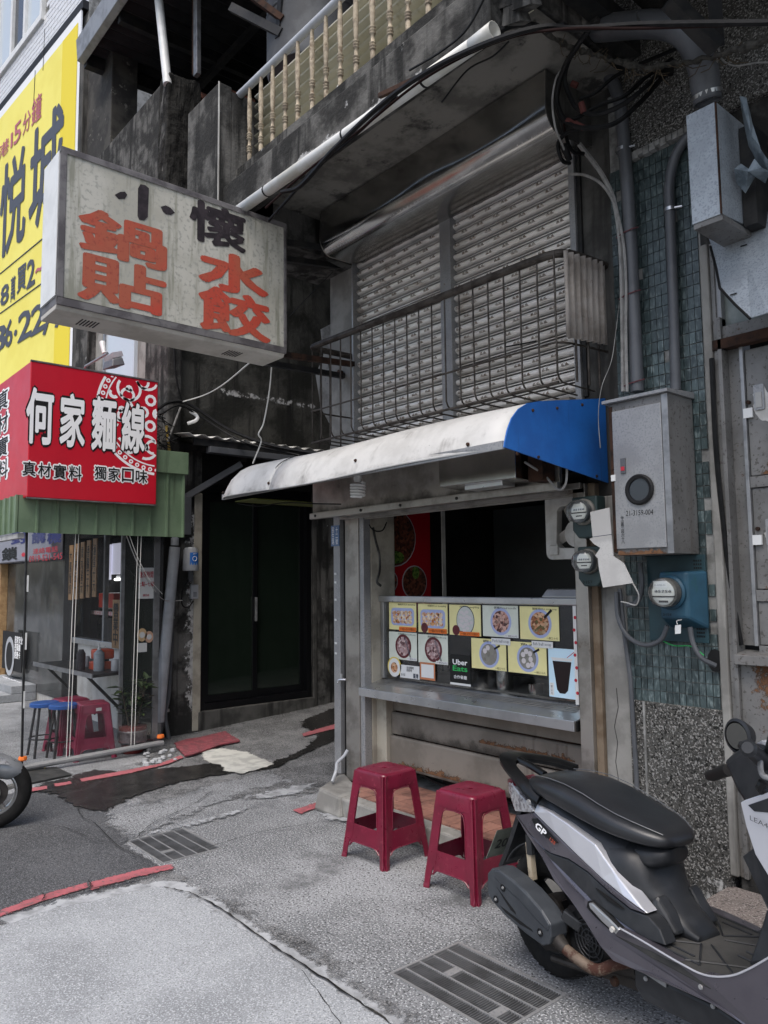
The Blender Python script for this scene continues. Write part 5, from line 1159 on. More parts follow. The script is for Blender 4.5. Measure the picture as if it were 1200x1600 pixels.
c = PY(1059,983,3.15); MB().hexa([c+V(q) for q in ((-.014,0,-.022),(.012,0,-.018),(.012,.003,-.018),(-.014,.003,-.022),(-.012,0,.016),(.015,0,.020),(.015,.003,.020),(-.012,.003,.016))]).build('seal_tag', K['paper'], t3)
MB().tube(smoothpath([c+V((0,0,.02)), c+V((-.008,.01,.035)), c+V((.01,.02,.04))]), .002, 4).build('seal_wire', K['wire_white'], t3)
def hose(label, pts, r=.011, m='pvc'): return MB().tube(smoothpath(pts,7), r, 9).build('conduit', K[m], None, smooth=True, label=label, cat='conduit', group='grey flexible conduits under the meters')
hose('grey conduit looping from the lower green meter to the blue meter', [PY(963,925,3.24),PY(966,965,3.23),PY(982,995,3.22),PY(1008,1008,3.21),PY(1032,1000,3.2),PY(1043,978,3.2)], .011)
hose('grey conduit from the blue meter bending into the wall hole', [PY(1078,980,3.2),PY(1083,1005,3.21),PY(1096,1028,3.22),PY(1118,1040,3.26)], .011)
hose('straight grey conduit running down the plaster pier to the ground', [PY(968,920,3.26),PY(977,1000,3.26),PY(985,1060,3.262),PY(990,1140,3.262),PY(994,1200,3.262),PY(997,1262,3.262)], .011)
hose('short grey conduit curling under the cabinet', [PY(1000,880,3.24),PY(1003,915,3.23),PY(996,940,3.23),PY(980,946,3.24)], .012)
cable('thin_wire', 'thin white wire hanging from the torn white board', [PY(988,910,3.04),PY(998,930,3.08),PY(994,945,3.12),PY(980,942,3.15),PY(970,940,3.15)], .003, 'wire_white', 'thin wires around the meters')
cable('thin_wire', 'thin green wire on the tiles under the blue meter', [PY(1020,992,3.27),PY(1050,1008,3.27),PY(1080,1010,3.27),PY(1100,1024,3.27)], .0025, 'text_green', 'thin wires around the meters')
wh = disc(PY(1118,1032,3.289), (0,-1,0), .035, .004, 12, .05); wh.build('wall_hole', K['black'], label='dark broken hole in the tiles where the conduit enters', cat='hole')
# torn board
wb = thing('torn_board', 'torn white board tied between the green meters and the cabinet', 'board', PY(950,860,3.03))
pts = [(922,800),(952,793),(955,838),(958,869),(974,880),(989,911),(942,918),(936,890),(934,872),(930,868),(938,856),(928,850),(921,842),(926,840)]
P = [PY(x,y,3.035 - .0006*(y-850)) for x, y in pts]; MB().prism(P, (0,.006,0)).build('board', K['cardboard'], wb)
MB().tube([PY(926,839,3.026),PY(956,835,3.026)], .0015, 4).build('crease', K['text_dark'], wb)
# small rusty hook and outlet at bottom of pier
B(-2.245,-2.205,3.27,3.286,1.30,1.345).build('wall_tag', mat('yellowed tag', (.34,.28,.17), .7), label='small yellowed tag below the lower green meter', cat='tag')
# granite step
gs = thing('granite_step', 'pink grey granite doorstep slab in front of the metal doors', 'step', (-1.1,3.2,0))
B(-1.625,-.5,2.985,3.30,.115,.15).build('tread', K['granite'], gs, bev=.004); B(-1.595,-.5,3.01,3.30,0,.114).build('riser', K['granite_side'], gs)
# water tap and hose at the shop post
tpn = thing('water_tap', 'small metal tap on the galvanised post by the lane', 'tap', PY(538,1062,3.24))
p = PY(540,1062,3.235); MB().tube([p+V((0,0,0)),p+V((-.03,-.02,0)),p+V((-.045,-.025,-.005)),p+V((-.05,-.027,-.03))], .008, 8).build('spout', K['steel'], tpn, smooth=True); MB().beam(p+V((-.02,-.02,.012)),p+V((-.02,-.02,.04)),.02,.006).build('handle', K['steel'], tpn)
ch = MB(); ch.tube(smoothpath([PY(543,1172,3.23),PY(537,1182,3.2),PY(527,1192,3.15),PY(525,1205,3.1),PY(519,1222,3.05)]), .011, 8); ch.build('hose', K['pvc_pale'], label='pale grey hose end hanging at the foot of the galvanised post', cat='hose', smooth=True)
# ================================================================== LIGHTBOX SIGN
sg = thing('lightbox_sign', 'weathered hanging lightbox with red and black characters over the lane', 'signboard', (-3.95,1.83,2.83))
SX, SB = -3.825, -4.080
B(SB,SX-.006,1.1662,2.5007,2.8338,3.643).build('box', K['signframe'], sg, bev=.004)
B(SX-.006,SX,1.1943,2.4862,2.8653,3.62).build('face', K['signface'], sg)
b = MB(); e = .03
for a in ((1.1628, 2.5041, 2.8287, 2.867), (1.1628, 2.5041, 3.6184, 3.6481), (1.1628, 1.1943, 2.867, 3.6184), (2.4862, 2.5041, 2.867, 3.6184)): b.box(SX-.008,SX+.006,a[0],a[1],a[2],a[3])
b.build('frame', K['signframe'], sg, bev=.003)
b = MB(); b.box(SB+.01,SX-.012,1.1577,1.1662,2.878,3.626); b.build('end_face', K['white'], sg)
b = MB(); b.hexa([(SB,1.1645,2.81),(SX-.02,1.1645,2.81),(SX-.02,2.499,2.81),(SB,2.499,2.81),(SB,1.1645,2.8338),(SX-.004,1.1645,2.8338),(SX-.004,2.499,2.8338),(SB,2.499,2.8338)]); b.build('bottom_tray', K['signbottom'], sg, bev=.003)
b = MB()
for y0 in (1.3175,2.1675):
    for i in range(6): b.box(-4.01,-3.91,y0+i*.017,y0+i*.017+.006,2.8075,2.8109)
b.build('vent', K['black'], sg, kind='stuff')
def onX(px0, py0, px1, py1, x):
    a, b = PX(px0,py0,x), PX(px1,py1,x); mid = PX((px0+px1)/2,(py0+py1)/2,x)
    return mid, abs(b.y-a.y), abs((PX((px0+px1)/2,py0,x)-PX((px0+px1)/2,py1,x)).z)
def signtext(t, box, m, bold, parent, x, **k):
    c, w_, h_ = onX(*[q for q in box], x); lettering(t, K[m], parent, (x+.0005,c.y,c.z), (0,1,0), (0,0,1), w_, h_, bold, .002, **k)
q = 2.6667
signtext('鍋', (332/q,905/q,702/q,1090/q), 'text_red', .032, sg, SX)
signtext('貼', (330/q,1085/q,698/q,1285/q), 'text_red', .032, sg, SX)
signtext('水', (830/q,1060/q,1124/q,1225/q), 'text_red', .045, sg, SX)
signtext('餃', (830/q,1215/q,1133/q,1405/q), 'text_red', .032, sg, SX)
signtext('懷', (792/q,860/q,1028/q,1030/q), 'text_plum', .03, sg, SX)
def blob(pts): MB().prism([PX(x/q,y/q,SX+.0005) for x, y in pts], (.002,0,0)).build('lettering', K['text_plum'], sg)
blob([(575,785),(585,768),(605,772),(620,785),(615,905),(600,918),(580,915),(573,900)])
blob([(478,812),(500,800),(520,799),(530,812),(520,828),(495,830)])
blob([(670,862),(690,856),(710,866),(728,886),(712,896),(690,892),(678,880)])
br = thing('sign_bracket', 'rusty angle iron brackets tying the lightbox to the shop wall', 'bracket', (-4.4,3.1,3.1))
for a, b_, m in (((-3.93,2.50,2.855),(-4.17,3.30,2.985),'rust'),((-4.06,2.50,2.83),(-4.30,3.33,2.93),'dark_iron'),((-3.93,2.50,3.575),(-4.2,3.33,3.83),'dark_iron'),((-4.06,2.48,3.52),(-4.28,3.33,3.74),'dark_iron')):
    MB().beam(a, b_, .035, .035).build('arm', K[m], br)
MB().lathe([(.02,0),(.02,.03)], (-4.30,3.29,2.95), (0,-1,0), 8).build('wall_bolt', K['rust'], br)
cable('thin_wire', 'thin dark wire hanging from the shop pilaster behind the lightbox', [PY(520,425,3.2),PY(490,455,3.2),PY(452,495,3.1)], .003, 'cable', 'thin wires around the lightbox')
# ================================================================== LANE: left building and its door
lbd = thing('corner_building', 'dark mould stained old building on the left side of the lane with an open balcony', 'building', (-8.2,5.0,0))
XL = -7.0
def lp(b, name, m, bev=0, **k): return b.build(name, K[m] if isinstance(m, str) else m, lbd, bev=bev, **k)
lp(B(XL-.3,XL,3.16,3.58,-.05,2.85), 'lane_wall', 'mould'); lp(B(XL-.3,XL,4.93,9.0,0,2.85), 'lane_wall', 'mould')
lp(B(XL-.3,XL,3.58,4.93,2.45,2.85), 'lintel', 'interior_dark'); lp(B(XL-.3,XL+.02,3.56,4.95,-.02,.20), 'door_sill', 'plaster', .01)
lp(B(XL-.02,XL+.012,3.50,3.585,.02,2.35), 'door_reveal', 'cream_wall', .008); lp(B(XL-.02,XL+.012,4.93,4.985,.02,2.3), 'door_reveal', 'plaster', .008)
lp(B(XL-.3,XL+.004,3.16,9.0,2.85,5.30), 'upper_wall', 'mossy')
lp(B(XL-.45,XL+.11,3.15,3.30,2.0,5.30), 'corner_column', 'mould', .02)
# pale worn plaster patch on the mossy wall
bm_ = [(5.05,4.9),(5.28,5.05),(5.75,5.2),(6.3,5.0),(6.3,3.55),(5.75,3.3),(5.40,3.28),(5.16,3.42),(5.22,3.75),(5.05,3.98),(4.98,4.35),(5.09,4.6)]
MB().prism([(XL+.006, y, z-.55) for y, z in bm_], (.004,0,0)).build('plaster_patch', mat('pale blue grey plaster', (.36,.38,.40), .9, col2=(.20,.205,.205), sc=3, rust=(.07,.07,.066), rsc=5, rlo=.56, rhi=.64, bump=.4, bsc=25), lbd)
# door: two dark glazed leaves
dr = thing('glass_door', 'black framed dark glass sliding door in the lane wall', 'door', (XL,4.2,.2))
B(XL-.12,XL-.02,3.585,3.64,.2,2.45).build('jamb', K['door_frame'], dr); B(XL-.12,XL-.02,4.87,4.93,.2,2.45).build('jamb', K['door_frame'], dr)
B(XL-.12,XL-.02,3.64,4.87,2.36,2.45).build('head', K['door_frame'], dr); B(XL-.12,XL-.015,3.64,4.87,.2,.27).build('threshold', K['door_frame'], dr, bev=.004)
for y0, y1, x in ((3.64,4.25,XL-.06),(4.20,4.87,XL-.10)):
    o = MB(); e = .05
    for a in ((y0,y1,.27,.34),(y0,y1,2.29,2.36),(y0,y0+e,.34,2.29),(y1-e,y1,.34,2.29)): o.box(x-.02,x+.02,*a)
    o = o.build('leaf_frame', K['door_frame'], dr, bev=.003); B(x-.004,x+.004,y0+e,y1-e,.34,2.29).build('pane', K['dark_glass'], o)
MB().box(XL-.145,XL-.132,3.7,4.25,.35,2.2).build('curtain', mat('dim green curtain', (.045,.08,.03), .9), dr)
B(XL-.035,XL-.005,4.215,4.235,1.05,1.30).build('handle', K['alu'], dr, bev=.004)
# closing walls far down the lane
ew = thing('lane_end_wall', 'plain dark wall across the end of the lane above the roofs', 'wall', (-5.7,9.0,0))
B(-7.0,-4.36,9.0,9.2,0,8.5).build('wall', K['plaster'], ew); B(-7.0,-4.36,5.9,9.0,3.3,8.5).build('upper_storey', K['plaster'], ew)
MB().grid(lambda u, v: V((-7.0+2.6*u, 5.86+.02*cos(u*30*pi), 3.35+2.4*v)), 90, 1).build('ribbed_cladding', K['galv_rusty'], ew, smooth=True)
# small corrugated canopy over the lane door
cn = thing('door_canopy', 'small corrugated roof canopy on steel arms over the lane door', 'canopy', (-6.8,4.1,2.7))
MB().grid(lambda u, v: V((XL+.02+.40*v, 3.22+1.85*u, 2.90-.05*v+.014*cos(u*12*2*pi))), 96, 2).build('roof_sheet', K['white_dirty'], cn, smooth=True, solid=.003)
for x in (XL+.06,XL+.37): B(x-.02,x+.02,3.3,5.0,2.76,2.83).build('purlin', K['dark_iron'], cn, bev=.003)
B(XL+.33,XL+.42,3.45,5.05,2.70,2.76).build('gutter', K['pvc'], cn, bev=.004)
MB().beam((XL+.01,3.40,2.30),(XL+.30,3.86,2.64),.05,.06).build('arm', K['pvc'], cn, bev=.003); MB().beam((XL+.01,3.86,2.66),(XL+.32,3.88,2.68),.05,.05).build('arm', K['dark_iron'], cn, bev=.003)
# water pump / meter box etc on the lane wall
pb = thing('pump_cover', 'grey water pump cover with a blue label on the lane wall', 'pump cover', (XL+.07,3.43,1.6))
MB().lathe([(.075,0),(.078,.02),(.070,.20),(.055,.225),(.001,.23)], (XL+.075,3.43,1.575), n=18).build('cover', K['pvc_pale'], pb, smooth=True); B(XL+.06,XL+.09,3.41,3.45,1.47,1.575).build('bracket', K['pvc'], pb)
lb_ = MB().grid(lambda u, v: V((XL+.075+.0755*cos(-.55+u*1.3), 3.43+.0755*sin(-.55+u*1.3), 1.62+.13*v)), 8, 1).build('label', K['blue_label'], pb)
c = V((XL+.151,3.435,1.69)); ringp = [c+V((0,.022*cos(a*pi/8),.022*sin(a*pi/8))) for a in range(17)]; MB().tube(ringp, .003, 4).build('dial_mark', K['text_white'], lb_); lettering('JET', K['text_white'], lb_, c+V((0,.0,.047)), (0,1,0), (0,0,1), .04, .012, .02, .001)
jb = thing('junction_box', 'small pale grey electrical box below the pump cover', 'box', (XL+.03,3.49,1.3)); B(XL+.012,XL+.05,3.455,3.53,1.30,1.44).build('box', K['pvc_pale'], jb, bev=.004); b = MB()
for i in range(4): b.box(XL+.05,XL+.052,3.475,3.51,1.36-.012*i,1.366-.012*i)
b.build('vent', K['pvc'], jb, kind='stuff')
cable('thin_wire', 'black wire looping from the pump cover to the small grey box', [(XL+.07,3.42,1.5),(XL+.05,3.36,1.38),(XL+.05,3.36,1.25),(XL+.05,3.42,1.22),(XL+.04,3.48,1.28)], .007, 'cable', 'wires on the lane wall')
B(XL+.0125,XL+.06,3.34,3.44,1.93,2.30).build('steel_bracket', K['pvc'], None, label='grey steel channel bracket on the lane wall under the canopy arm', cat='bracket', bev=.003)
# pipes at the corner
dp1 = thing('corner_pipe', 'fat pale grey drain pipe with stepped sleeves standing at the lane corner', 'pipe', (-6.9,3.15,0))
px_ = -6.88
P = [PX(x,y,px_) for x, y in ((273,797),(273,852),(273,855),(248,1128),(244,1172))]
MB().tube([P[0]+V((0,0,0)),P[1]], .027, 12).build('upper_sleeve', K['pvc_pale'], dp1, smooth=True); MB().tube([P[1]+V((0,0,.07)),P[1]], .037, 12).build('sleeve', K['pvc_pale'], dp1, smooth=True)
MB().tube([P[2],P[3]], .051, 16).build('pipe', K['pvc_pale'], dp1, smooth=True); MB().tube([P[3],P[3]+(P[4]-P[3])*.25,P[4]], [.051,.046,.026], 14).build('reducer', K['pvc'], dp1, smooth=True)
MB().tube(smoothpath([PX(260,665,px_),PX(266,720,px_),PX(271,800,px_)],5), .014, 8).build('yellow_conduit', K['mustard'], dp1, smooth=True); MB().tube(smoothpath([PX(263,668,px_-.02),PX(272,740,px_-.02),PX(277,800,px_-.02)],5), .011, 8).build('black_hose', K['cable'], dp1, smooth=True)
MB().tube(smoothpath([PX(278,860,-6.95),PX(270,960,-6.95),PX(264,1080,-6.95),PX(258,1115,-6.93),PX(262,1145,-6.9),PX(268,1172,-6.88)],6), .02, 10).build('thin_pipe', K['pvc'], dp1, smooth=True)
for x, y in ((269,965),(261,1110)): MB().tube([PX(x,y-2,-6.95),PX(x,y+2,-6.95)], .024, 10).build('clamp', K['steel'], dp1)
MB().tube(smoothpath([PX(192,822,-6.44),PX(215,880,-6.5),PX(240,920,-6.6),PX(258,938,-6.8),PX(285,938,-6.95)],6), .004, 5).build('guy_wire', K['wire_white'], None, label='pale wire stretched from the vinyl curtain to the drain pipe', cat='wire')
b = MB(); rr = random.Random(12)
for i in range(26):
    p = PZ(rr.uniform(225,275), rr.uniform(1172,1196), .01); s = rr.uniform(.012,.035); b.lathe([(s,0),(s*.8,s*.6),(s*.3,s*.8)], p, n=6)
b.build('rubble', K['mortar'], label='small heap of broken mortar at the foot of the drain pipes', cat='rubble', kind='stuff')
# wires at the corner
wz = 'wires tangled at the lane corner'
cable('black_cable', 'thick black cable dropping from the noodle sign corner across the mossy wall to the awning', [PX(246,640,-6.6),PX(262,630,-6.8),PX(285,628,-6.85),PX(310,640,-6.8),PX(360,672,-6.6),PX(430,697,-6.2),PX(520,712,-5.6)], .016, 'cable', wz)
cable('black_cable', 'second black cable parallel below the thick one on the mossy wall', [PX(250,648,-6.6),PX(280,634,-6.8),PX(315,652,-6.8),PX(380,690,-6.5),PX(470,712,-6.0)], .010, 'cable', wz)
cable('black_cable', 'black cables dropping down the corner column beside the noodle sign', [PX(272,540,-6.87),PX(274,580,-6.87),PX(280,612,-6.87),PX(285,628,-6.87)], .010, 'cable', wz)
cable('black_cable', 'loose black cable curling below the corner column', [PX(285,628,-6.85),PX(300,640,-6.8),PX(322,648,-6.8),PX(310,668,-6.85),PX(265,690,-6.85)], .006, 'cable', wz)
cable('white_wire', 'pale wire rising from the corner knot to the lightbox', [PX(285,628,-6.85),PX(320,617,-6.4),PX(350,600,-5.6),PX(398,560,-4.6)], .006, 'wire_white', wz)
cable('white_wire', 'pale knotted cord hanging from the lightbox down to the awning', [PX(425,565,-4.2),PX(421,610,-4.2),PX(412,660,-4.3),PX(404,678,-4.3),PX(408,690,-4.35),PX(395,724,-4.5)], .005, 'wire_white', wz)
cable('grey_cable', 'grey cable leaning from the corner knot to the yellow conduit', [PX(283,634,-6.85),PX(275,655,-6.85),PX(262,690,-6.85)], .009, 'cable_grey', wz)
MB().tube(smoothpath([PX(297,642,-6.85),PX(308,650,-6.82),PX(306,657,-6.82),PX(293,662,-6.85)],5), .018, 8).build('white_elbow', K['white'], None, smooth=True, label='short white pipe elbow sticking out of the mossy wall', cat='pipe')
b = MB(); rr = random.Random(21)
for i in range(16):
    p = PX(rr.uniform(246,262), rr.uniform(640,700), -6.85); b.tube(smoothpath([p, p+V((rr.uniform(-.05,.05),rr.uniform(-.08,.08),rr.uniform(-.12,.02))), p+V((.02,rr.uniform(-.1,.12),rr.uniform(-.2,-.05)))],4), .005, 4)
b.build('tangled_wires', K['cable'], label='tangle of thin black wires behind the noodle sign edge', cat='wires', kind='stuff')

# ---------------------------------------------------------------- upper left balcony
lp(B(-9.45,XL-.02,3.15,3.28,4.6,6.60), 'parapet', 'mould', .01)
lp(B(-9.45,XL-.01,3.2,8.0,5.0,5.3), 'balcony_floor', 'oldtar'); lp(B(-9.45,XL,6.2,6.4,5.3,8.2), 'rear_wall', 'interior_dark')
lp(B(-9.45,-8.62,3.18,3.5,6.0,8.2), 'peeling_column', mat('peeling dark paint', (.05,.048,.045), .9, col2=(.09,.085,.075), sc=4, rust=(.20,.19,.165), rsc=6, rlo=.60, rhi=.65, bump=.4, bsc=30), .01)
lp(B(-9.60,-9.45,3.12,3.4,3.6,8.2), 'edge_strip', 'plaster', .01)
b = MB(); rr = random.Random(31)
def pil(u, v):
    z = 2.85+.0+3.78*v + (rr.uniform(-.03,.03) if v == 1 else 0); return z
b.hexa([(-7.24,3.14,4.4),(XL+.02,3.14,4.4),(XL+.02,3.53,4.4),(-7.24,3.53,4.4),(-7.22,3.15,6.62),(XL+.01,3.15,6.66),(XL+.01,3.53,6.70),(-7.22,3.53,6.62)])
o = lp(b, 'broken_pier', 'oldtar', .03); md_ = o.modifiers.new('m','SUBSURF'); md_.subdivision_type = 'SIMPLE'; md_.levels = md_.render_levels = 4
tx = bpy.data.textures.new('rough', 'CLOUDS'); tx.noise_scale = .09; md_ = o.modifiers.new('d','DISPLACE'); md_.texture = tx; md_.strength = .05; md_.texture_coords = 'GLOBAL'
BM = B(-.10,.10,-.055,.055,-.028,.028).mesh('brick', K['brick']); rr = random.Random(5)
for r in range(5):
    for i in range(3):
        if r >= 3 and i == 0: continue
        o = put('brick', BM, lbd, (XL-.04+rr.uniform(-.015,.02), 3.62+i*.225+(r % 2)*.1, 6.42+r*.068+i*.03)); o.rotation_euler = (rr.uniform(-.03,.03), 0, pi/2+rr.uniform(-.06,.06))
lp(B(XL-.25,XL-.03,3.53,5.4,5.3,6.42), 'side_parapet', 'oldtar')
lp(B(-8.05,-7.62,3.06,3.16,4.6,5.62), 'window_hood', mat('brown stucco', (.15,.135,.125), .9, col2=(.10,.09,.085), sc=9, bump=.3), .006)
# corrugated iron roof with fascia and rafters
rf = thing('iron_roof', 'corrugated iron roof on posts above the upper left balcony', 'roof', (-7.0,4.5,7.7))
MB().grid(lambda u, v: V((-8.9+4.9*v, 2.95+4.6*u, 7.82+.18*u+.03*cos(v*26*2*pi))), 2, 26*8).build('sheet', K['roof_under'], rf, smooth=True)
b = MB(); b.hexa([(-8.95,2.88,7.72),(-4.0,2.88,7.72),(-4.0,2.96,7.70),(-8.95,2.96,7.70),(-8.95,2.86,7.98),(-4.0,2.86,7.98),(-4.0,2.96,7.98),(-8.95,2.96,7.98)]); b.build('fascia', K['roof_edge'], rf, bev=.006)
MB().beam((-8.9,2.96,7.74),(-8.9,7.4,7.92),.10,.16).build('edge_beam', K['dark_iron'], rf)
for x in (-7.9,-6.6,-5.3): MB().beam((x,2.98,7.70),(x,7.4,7.88),.07,.12).build('rafter', K['dark_iron'], rf)
for y in (4.2,5.6): MB().beam((-8.9,y,7.68),(-4.0,y,7.68),.07,.07).build('purlin', K['dark_iron'], rf)
MB().tube([PY(262,132,3.16),PY(247,-10,3.16)], .045, 12).build('white_post', K['white'], rf, smooth=True)
MB().beam(PY(308,118,3.45),PY(308,-12,3.45),.085,.05,(0,1,0)).build('steel_post', K['alu'], rf, bev=.006)
MB().beam(PY(302,118,3.43),PY(302,-12,3.43),.02,.02,(0,1,0)).build('rusty_edge', K['rust'], rf)
# air conditioner bracket and drum at the top
acb = thing('ac_bracket', 'rusty bracket holding an old air conditioner at the top edge', 'bracket', PY(410,30,3.3))
MB().beam(PY(362,12,3.1),PY(440,52,3.3),.05,.07).build('arm', K['dark_iron'], acb); MB().beam(PY(385,-12,3.1),PY(442,30,3.3),.05,.05).build('arm', K['rust'], acb); MB().beam(PY(436,60,3.3),PY(441,-10,3.3),.06,.05,(0,1,0)).build('upright', K['dark_iron'], acb)
a = PY(372,-14,3.2); B(a.x,a.x+.75,3.05,3.6,a.z-.02,a.z+.6).build('unit', K['cardboard'], acb, bev=.01)
MB().tube(smoothpath([PY(430,35,3.4),PY(424,60,3.4),PY(430,82,3.4),PY(440,70,3.4)],5), .035, 8).build('drain_elbow', K['white_dirty'], acb, smooth=True)
wt = thing('water_tank', 'dull grey round water tank behind the handrail at the top edge', 'tank', PY(490,40,3.6)); c = PY(492,78,3.7); c.z -= .3
MB().lathe([(.40,0),(.42,.05),(.42,2.2),(.3,2.3)], c, n=32).build('drum', K['dark_iron'] if 0 else mat('dull grey steel', (.17,.175,.18), .6, .3, col2=(.12,.122,.125), sc=2), wt, smooth=True)
for z in (.5,1.0): MB().lathe([(.425,z),(.43,z+.01),(.425,z+.02)], c, n=32, caps=False).build('hoop', K['pvc'], wt, smooth=True)
sw = thing('balcony_wall', 'dark plaster wall behind the fibreglass screen of the top balcony', 'wall', (-3.0,3.4,4.0)); B(-4.35,1.6,3.5,3.7,4.09,9.0).build('wall', K['plaster'], sw); B(-4.38,-4.36,3.5,9.0,3.9,9.0).build('side_wall', K['plaster'], sw)

# ---------------------------------------------------------------- building beyond with the yellow banner
P0 = V((-9.62,3.2,0)); DD = V((-.9970,-.0767,0)); NN = V((.0767,-.9970,0))   # facade direction away to the left and its outward normal
def PP(px, py, off=0): d = _ray(px, py); o = P0+NN*off; return CAM + d*((o-CAM).dot(NN)/d.dot(NN))
def F(s, z, off=0): return P0 + DD*s + NN*off + V((0,0,z))
def fbox(s0, s1, o0, o1, z0, z1): return MB().hexa([F(s0,z0,o0),F(s1,z0,o0),F(s1,z0,o1),F(s0,z0,o1),F(s0,z1,o0),F(s1,z1,o0),F(s1,z1,o1),F(s0,z1,o1)])
def SZ(px, py, off=0): p = PP(px, py, off); return (p-P0).dot(DD), p.z
tbd = thing('tiled_building', 'white tiled apartment building beyond the lane with pale framed windows', 'building', F(5,0,-1))
fbox(0,18,-6,-.03,2.2,16).build('wall', K['grout'], tbd)
s_w, z_w = SZ(75,110); tiles = MB(); rr = random.Random(6); zb = SZ(100,40)[1]
z = 9.08; row = 0
while z < 11.0:
    s = .0 + (row % 2)*.11
    while s < 7.0:
        if not (z > 9.66 and s > 1.3): tiles.add(*(lambda b: (b.v, b.f))(fbox(s+.006,s+.214,-.03,-.012,z+.005,z+.072)))
        s += .22
    z += .08; row += 1
tiles.build('tiles', K['white_tile'], tbd, kind='stuff')
fbox(0,9,-.03,.05,8.96,9.08).build('black_ledge', K['black'], tbd)
for s0 in (1.5,3.7,5.9):
    o = MB(); fr_ = .07; s1 = s0+1.98
    for a in ((s0,s1,9.66,9.76),(s0,s1,11.6,11.7),(s0,s0+fr_,9.76,11.6),(s1-fr_,s1,9.76,11.6),(s0+.66,s0+.74,9.76,11.6),(s0+1.22,s0+1.30,9.76,11.6)): h = fbox(a[0],a[1],-.04,.03,a[2],a[3]); o.add(h.v,h.f)
    w_ = o.build('window', K['white'], tbd)
    for a, b_, k in ((s0+.07,s0+.66,'pane'),(s0+.74,s0+1.22,'pane_dark'),(s0+1.30,s1-.07,'pane')): fbox(a,b_,-.03,-.015,9.76,11.6).build('pane', K[k], w_)
bn = thing('banner', 'huge yellow advertising banner with dark blue lettering on the tiled building', 'banner', F(2,4,.05))
sr, ztop = SZ(112,20,.05); sl, _z = SZ(0,180,.05)
z0b = SZ(100,575,.05)[1]
zt = 8.955
fbox(.05,9,.03,.05,3.2,zt).build('hem', K['white_vinyl'], bn); fbox(.23,9,.05,.054,3.2,zt-.14).build('sheet', K['yellow_vinyl'], bn); fbox(.13,.62,.054,.057,3.2,zt-.14).build('side_fold', K['yellow_vinyl2'], bn)
def btxt(t, x0, yc, x1, h, m, bold=0, y1=None):
    a = PP(x0, yc, .058); b_ = PP(x1, yc if y1 is None else y1, .058); c = (a+b_)/2
    lettering(t, K[m], bn, c, -DD, (0,0,1), abs((b_-a).dot(DD)), h, bold, .004)
def chars(t, pts, m, bold=.0):
    for ch_, (x0, x1, ytop, ybot) in zip(t, pts):
        xm = (x0+x1)/2; a, b_ = PP(xm, ytop, .058), PP(xm, ybot, .058); w_ = abs((PP(x1,(ytop+ybot)/2,.058)-PP(x0,(ytop+ybot)/2,.058)).dot(DD))
        lettering(ch_, K[m], bn, (a+b_)/2, -DD, (0,0,1), w_, abs(a.z-b_.z), bold, .004)
chars('港15分鐘', [(-2,14,222,244),(17,20,208,230),(22,33,192,222),(36,48,175,206),(50,65,150,190)], 'text_rose', .01)
chars('悦城', [(0,40,245,390),(46,98,182,345)], 'text_dark', .02)
chars('8萬買2', [(1,14,445,476),(17,24,432,470),(27,41,415,455),(42,55,405,448)], 'text_dark', .02)
lettering('~', K['text_rose'], bn, PP(61,421,.058), -DD, (0,0,1), .25, .07, .03, .004)
chars('36·22', [(-12,10,510,550),(8,20,500,542),(22,27,515,525),(28,50,485,530),(48,72,475,520)], 'text_dark', .02)
lettering('77', K['text_dark'], bn, PP(84,495,.058), -DD, (0,0,1), .8, .36, .02, .004)
for ya, yb in ((428,380),(490,453)):
    a, b_ = PP(0,ya,.058), PP(66,yb,.058); b_.z = a.z; MB().beam(a, a+(-DD)*5.2 if 0 else b_, .012, .012).build('rule_line', K['text_dark'], bn)
rr = random.Random(17)
cols = [mat('banner print %s' % n, c, .6) for n, c in (('green',(.45,.62,.18)),('lilac',(.55,.45,.55)),('orange',(.80,.45,.12)),('aqua',(.35,.6,.6)))]
for i in range(15):
    s = .72+i*.16; z = SZ(100,555,.05)[1]-.1; h = .25+.45*rr.random(); fbox(s,s+.10,.0575,.060,3.5,3.65+h).build('printed_tower', cols[i % 4], bn)
for x, ya, yb in ((70,45,110),(55,110,170)): MB().tube([PP(x,ya,.06),PP(x-3,yb,.06)], .004, 4).build('loose_string', K['cable'], bn)

# ================================================================== NOODLE SHOP KIOSK
ks = thing('noodle_shop_front', 'glazed noodle shop front with counter window behind the vinyl curtain', 'shop front', (-8.5,3.05,0))
def kp(b, name, m, bev=0, parent=None, **k): return b.build(name, K[m] if isinstance(m, str) else m, parent or ks, bev=bev, **k)
kp(B(-12.5,XL-.3,3.06,3.2,-.1,.84), 'base_wall', 'white_dirty'); kp(B(-9.25,XL-.3,3.06,3.2,1.98,3.3), 'head_wall', 'interior_dark')
kp(B(-9.30,-8.95,3.0,3.2,-.1,2.3), 'column', 'interior_dark', .01); kp(B(-7.42,-6.92,2.99,3.14,-.1,2.6), 'column', 'door_frame', .01)
for x in (-9.0,-8.1,-7.45): kp(B(x-.02,x+.02,3.02,3.07,.84,1.98), 'mullion', 'alu', .003)
kp(B(-9.0,-7.42,3.0,3.1,.80,.86), 'sill', 'steel', .004); kp(B(-9.0,-7.4,4.6,4.7,0,3.2), 'rear_wall', mat('kitchen wall', (.20,.21,.22), .6)); kp(B(-9.3,-9.28,3.1,4.7,0,3.2), 'inner_wall', 'interior_dark'); kp(B(-9.3,XL-.3,3.1,4.7,2.5,2.6), 'kitchen_ceiling', 'interior_dark')
def kbox(px0, py0, px1, py1, y, d): a, b_ = PY(px0,py0,y), PY(px1,py1,y); return B(a.x,b_.x,y,y+d,b_.z,a.z)
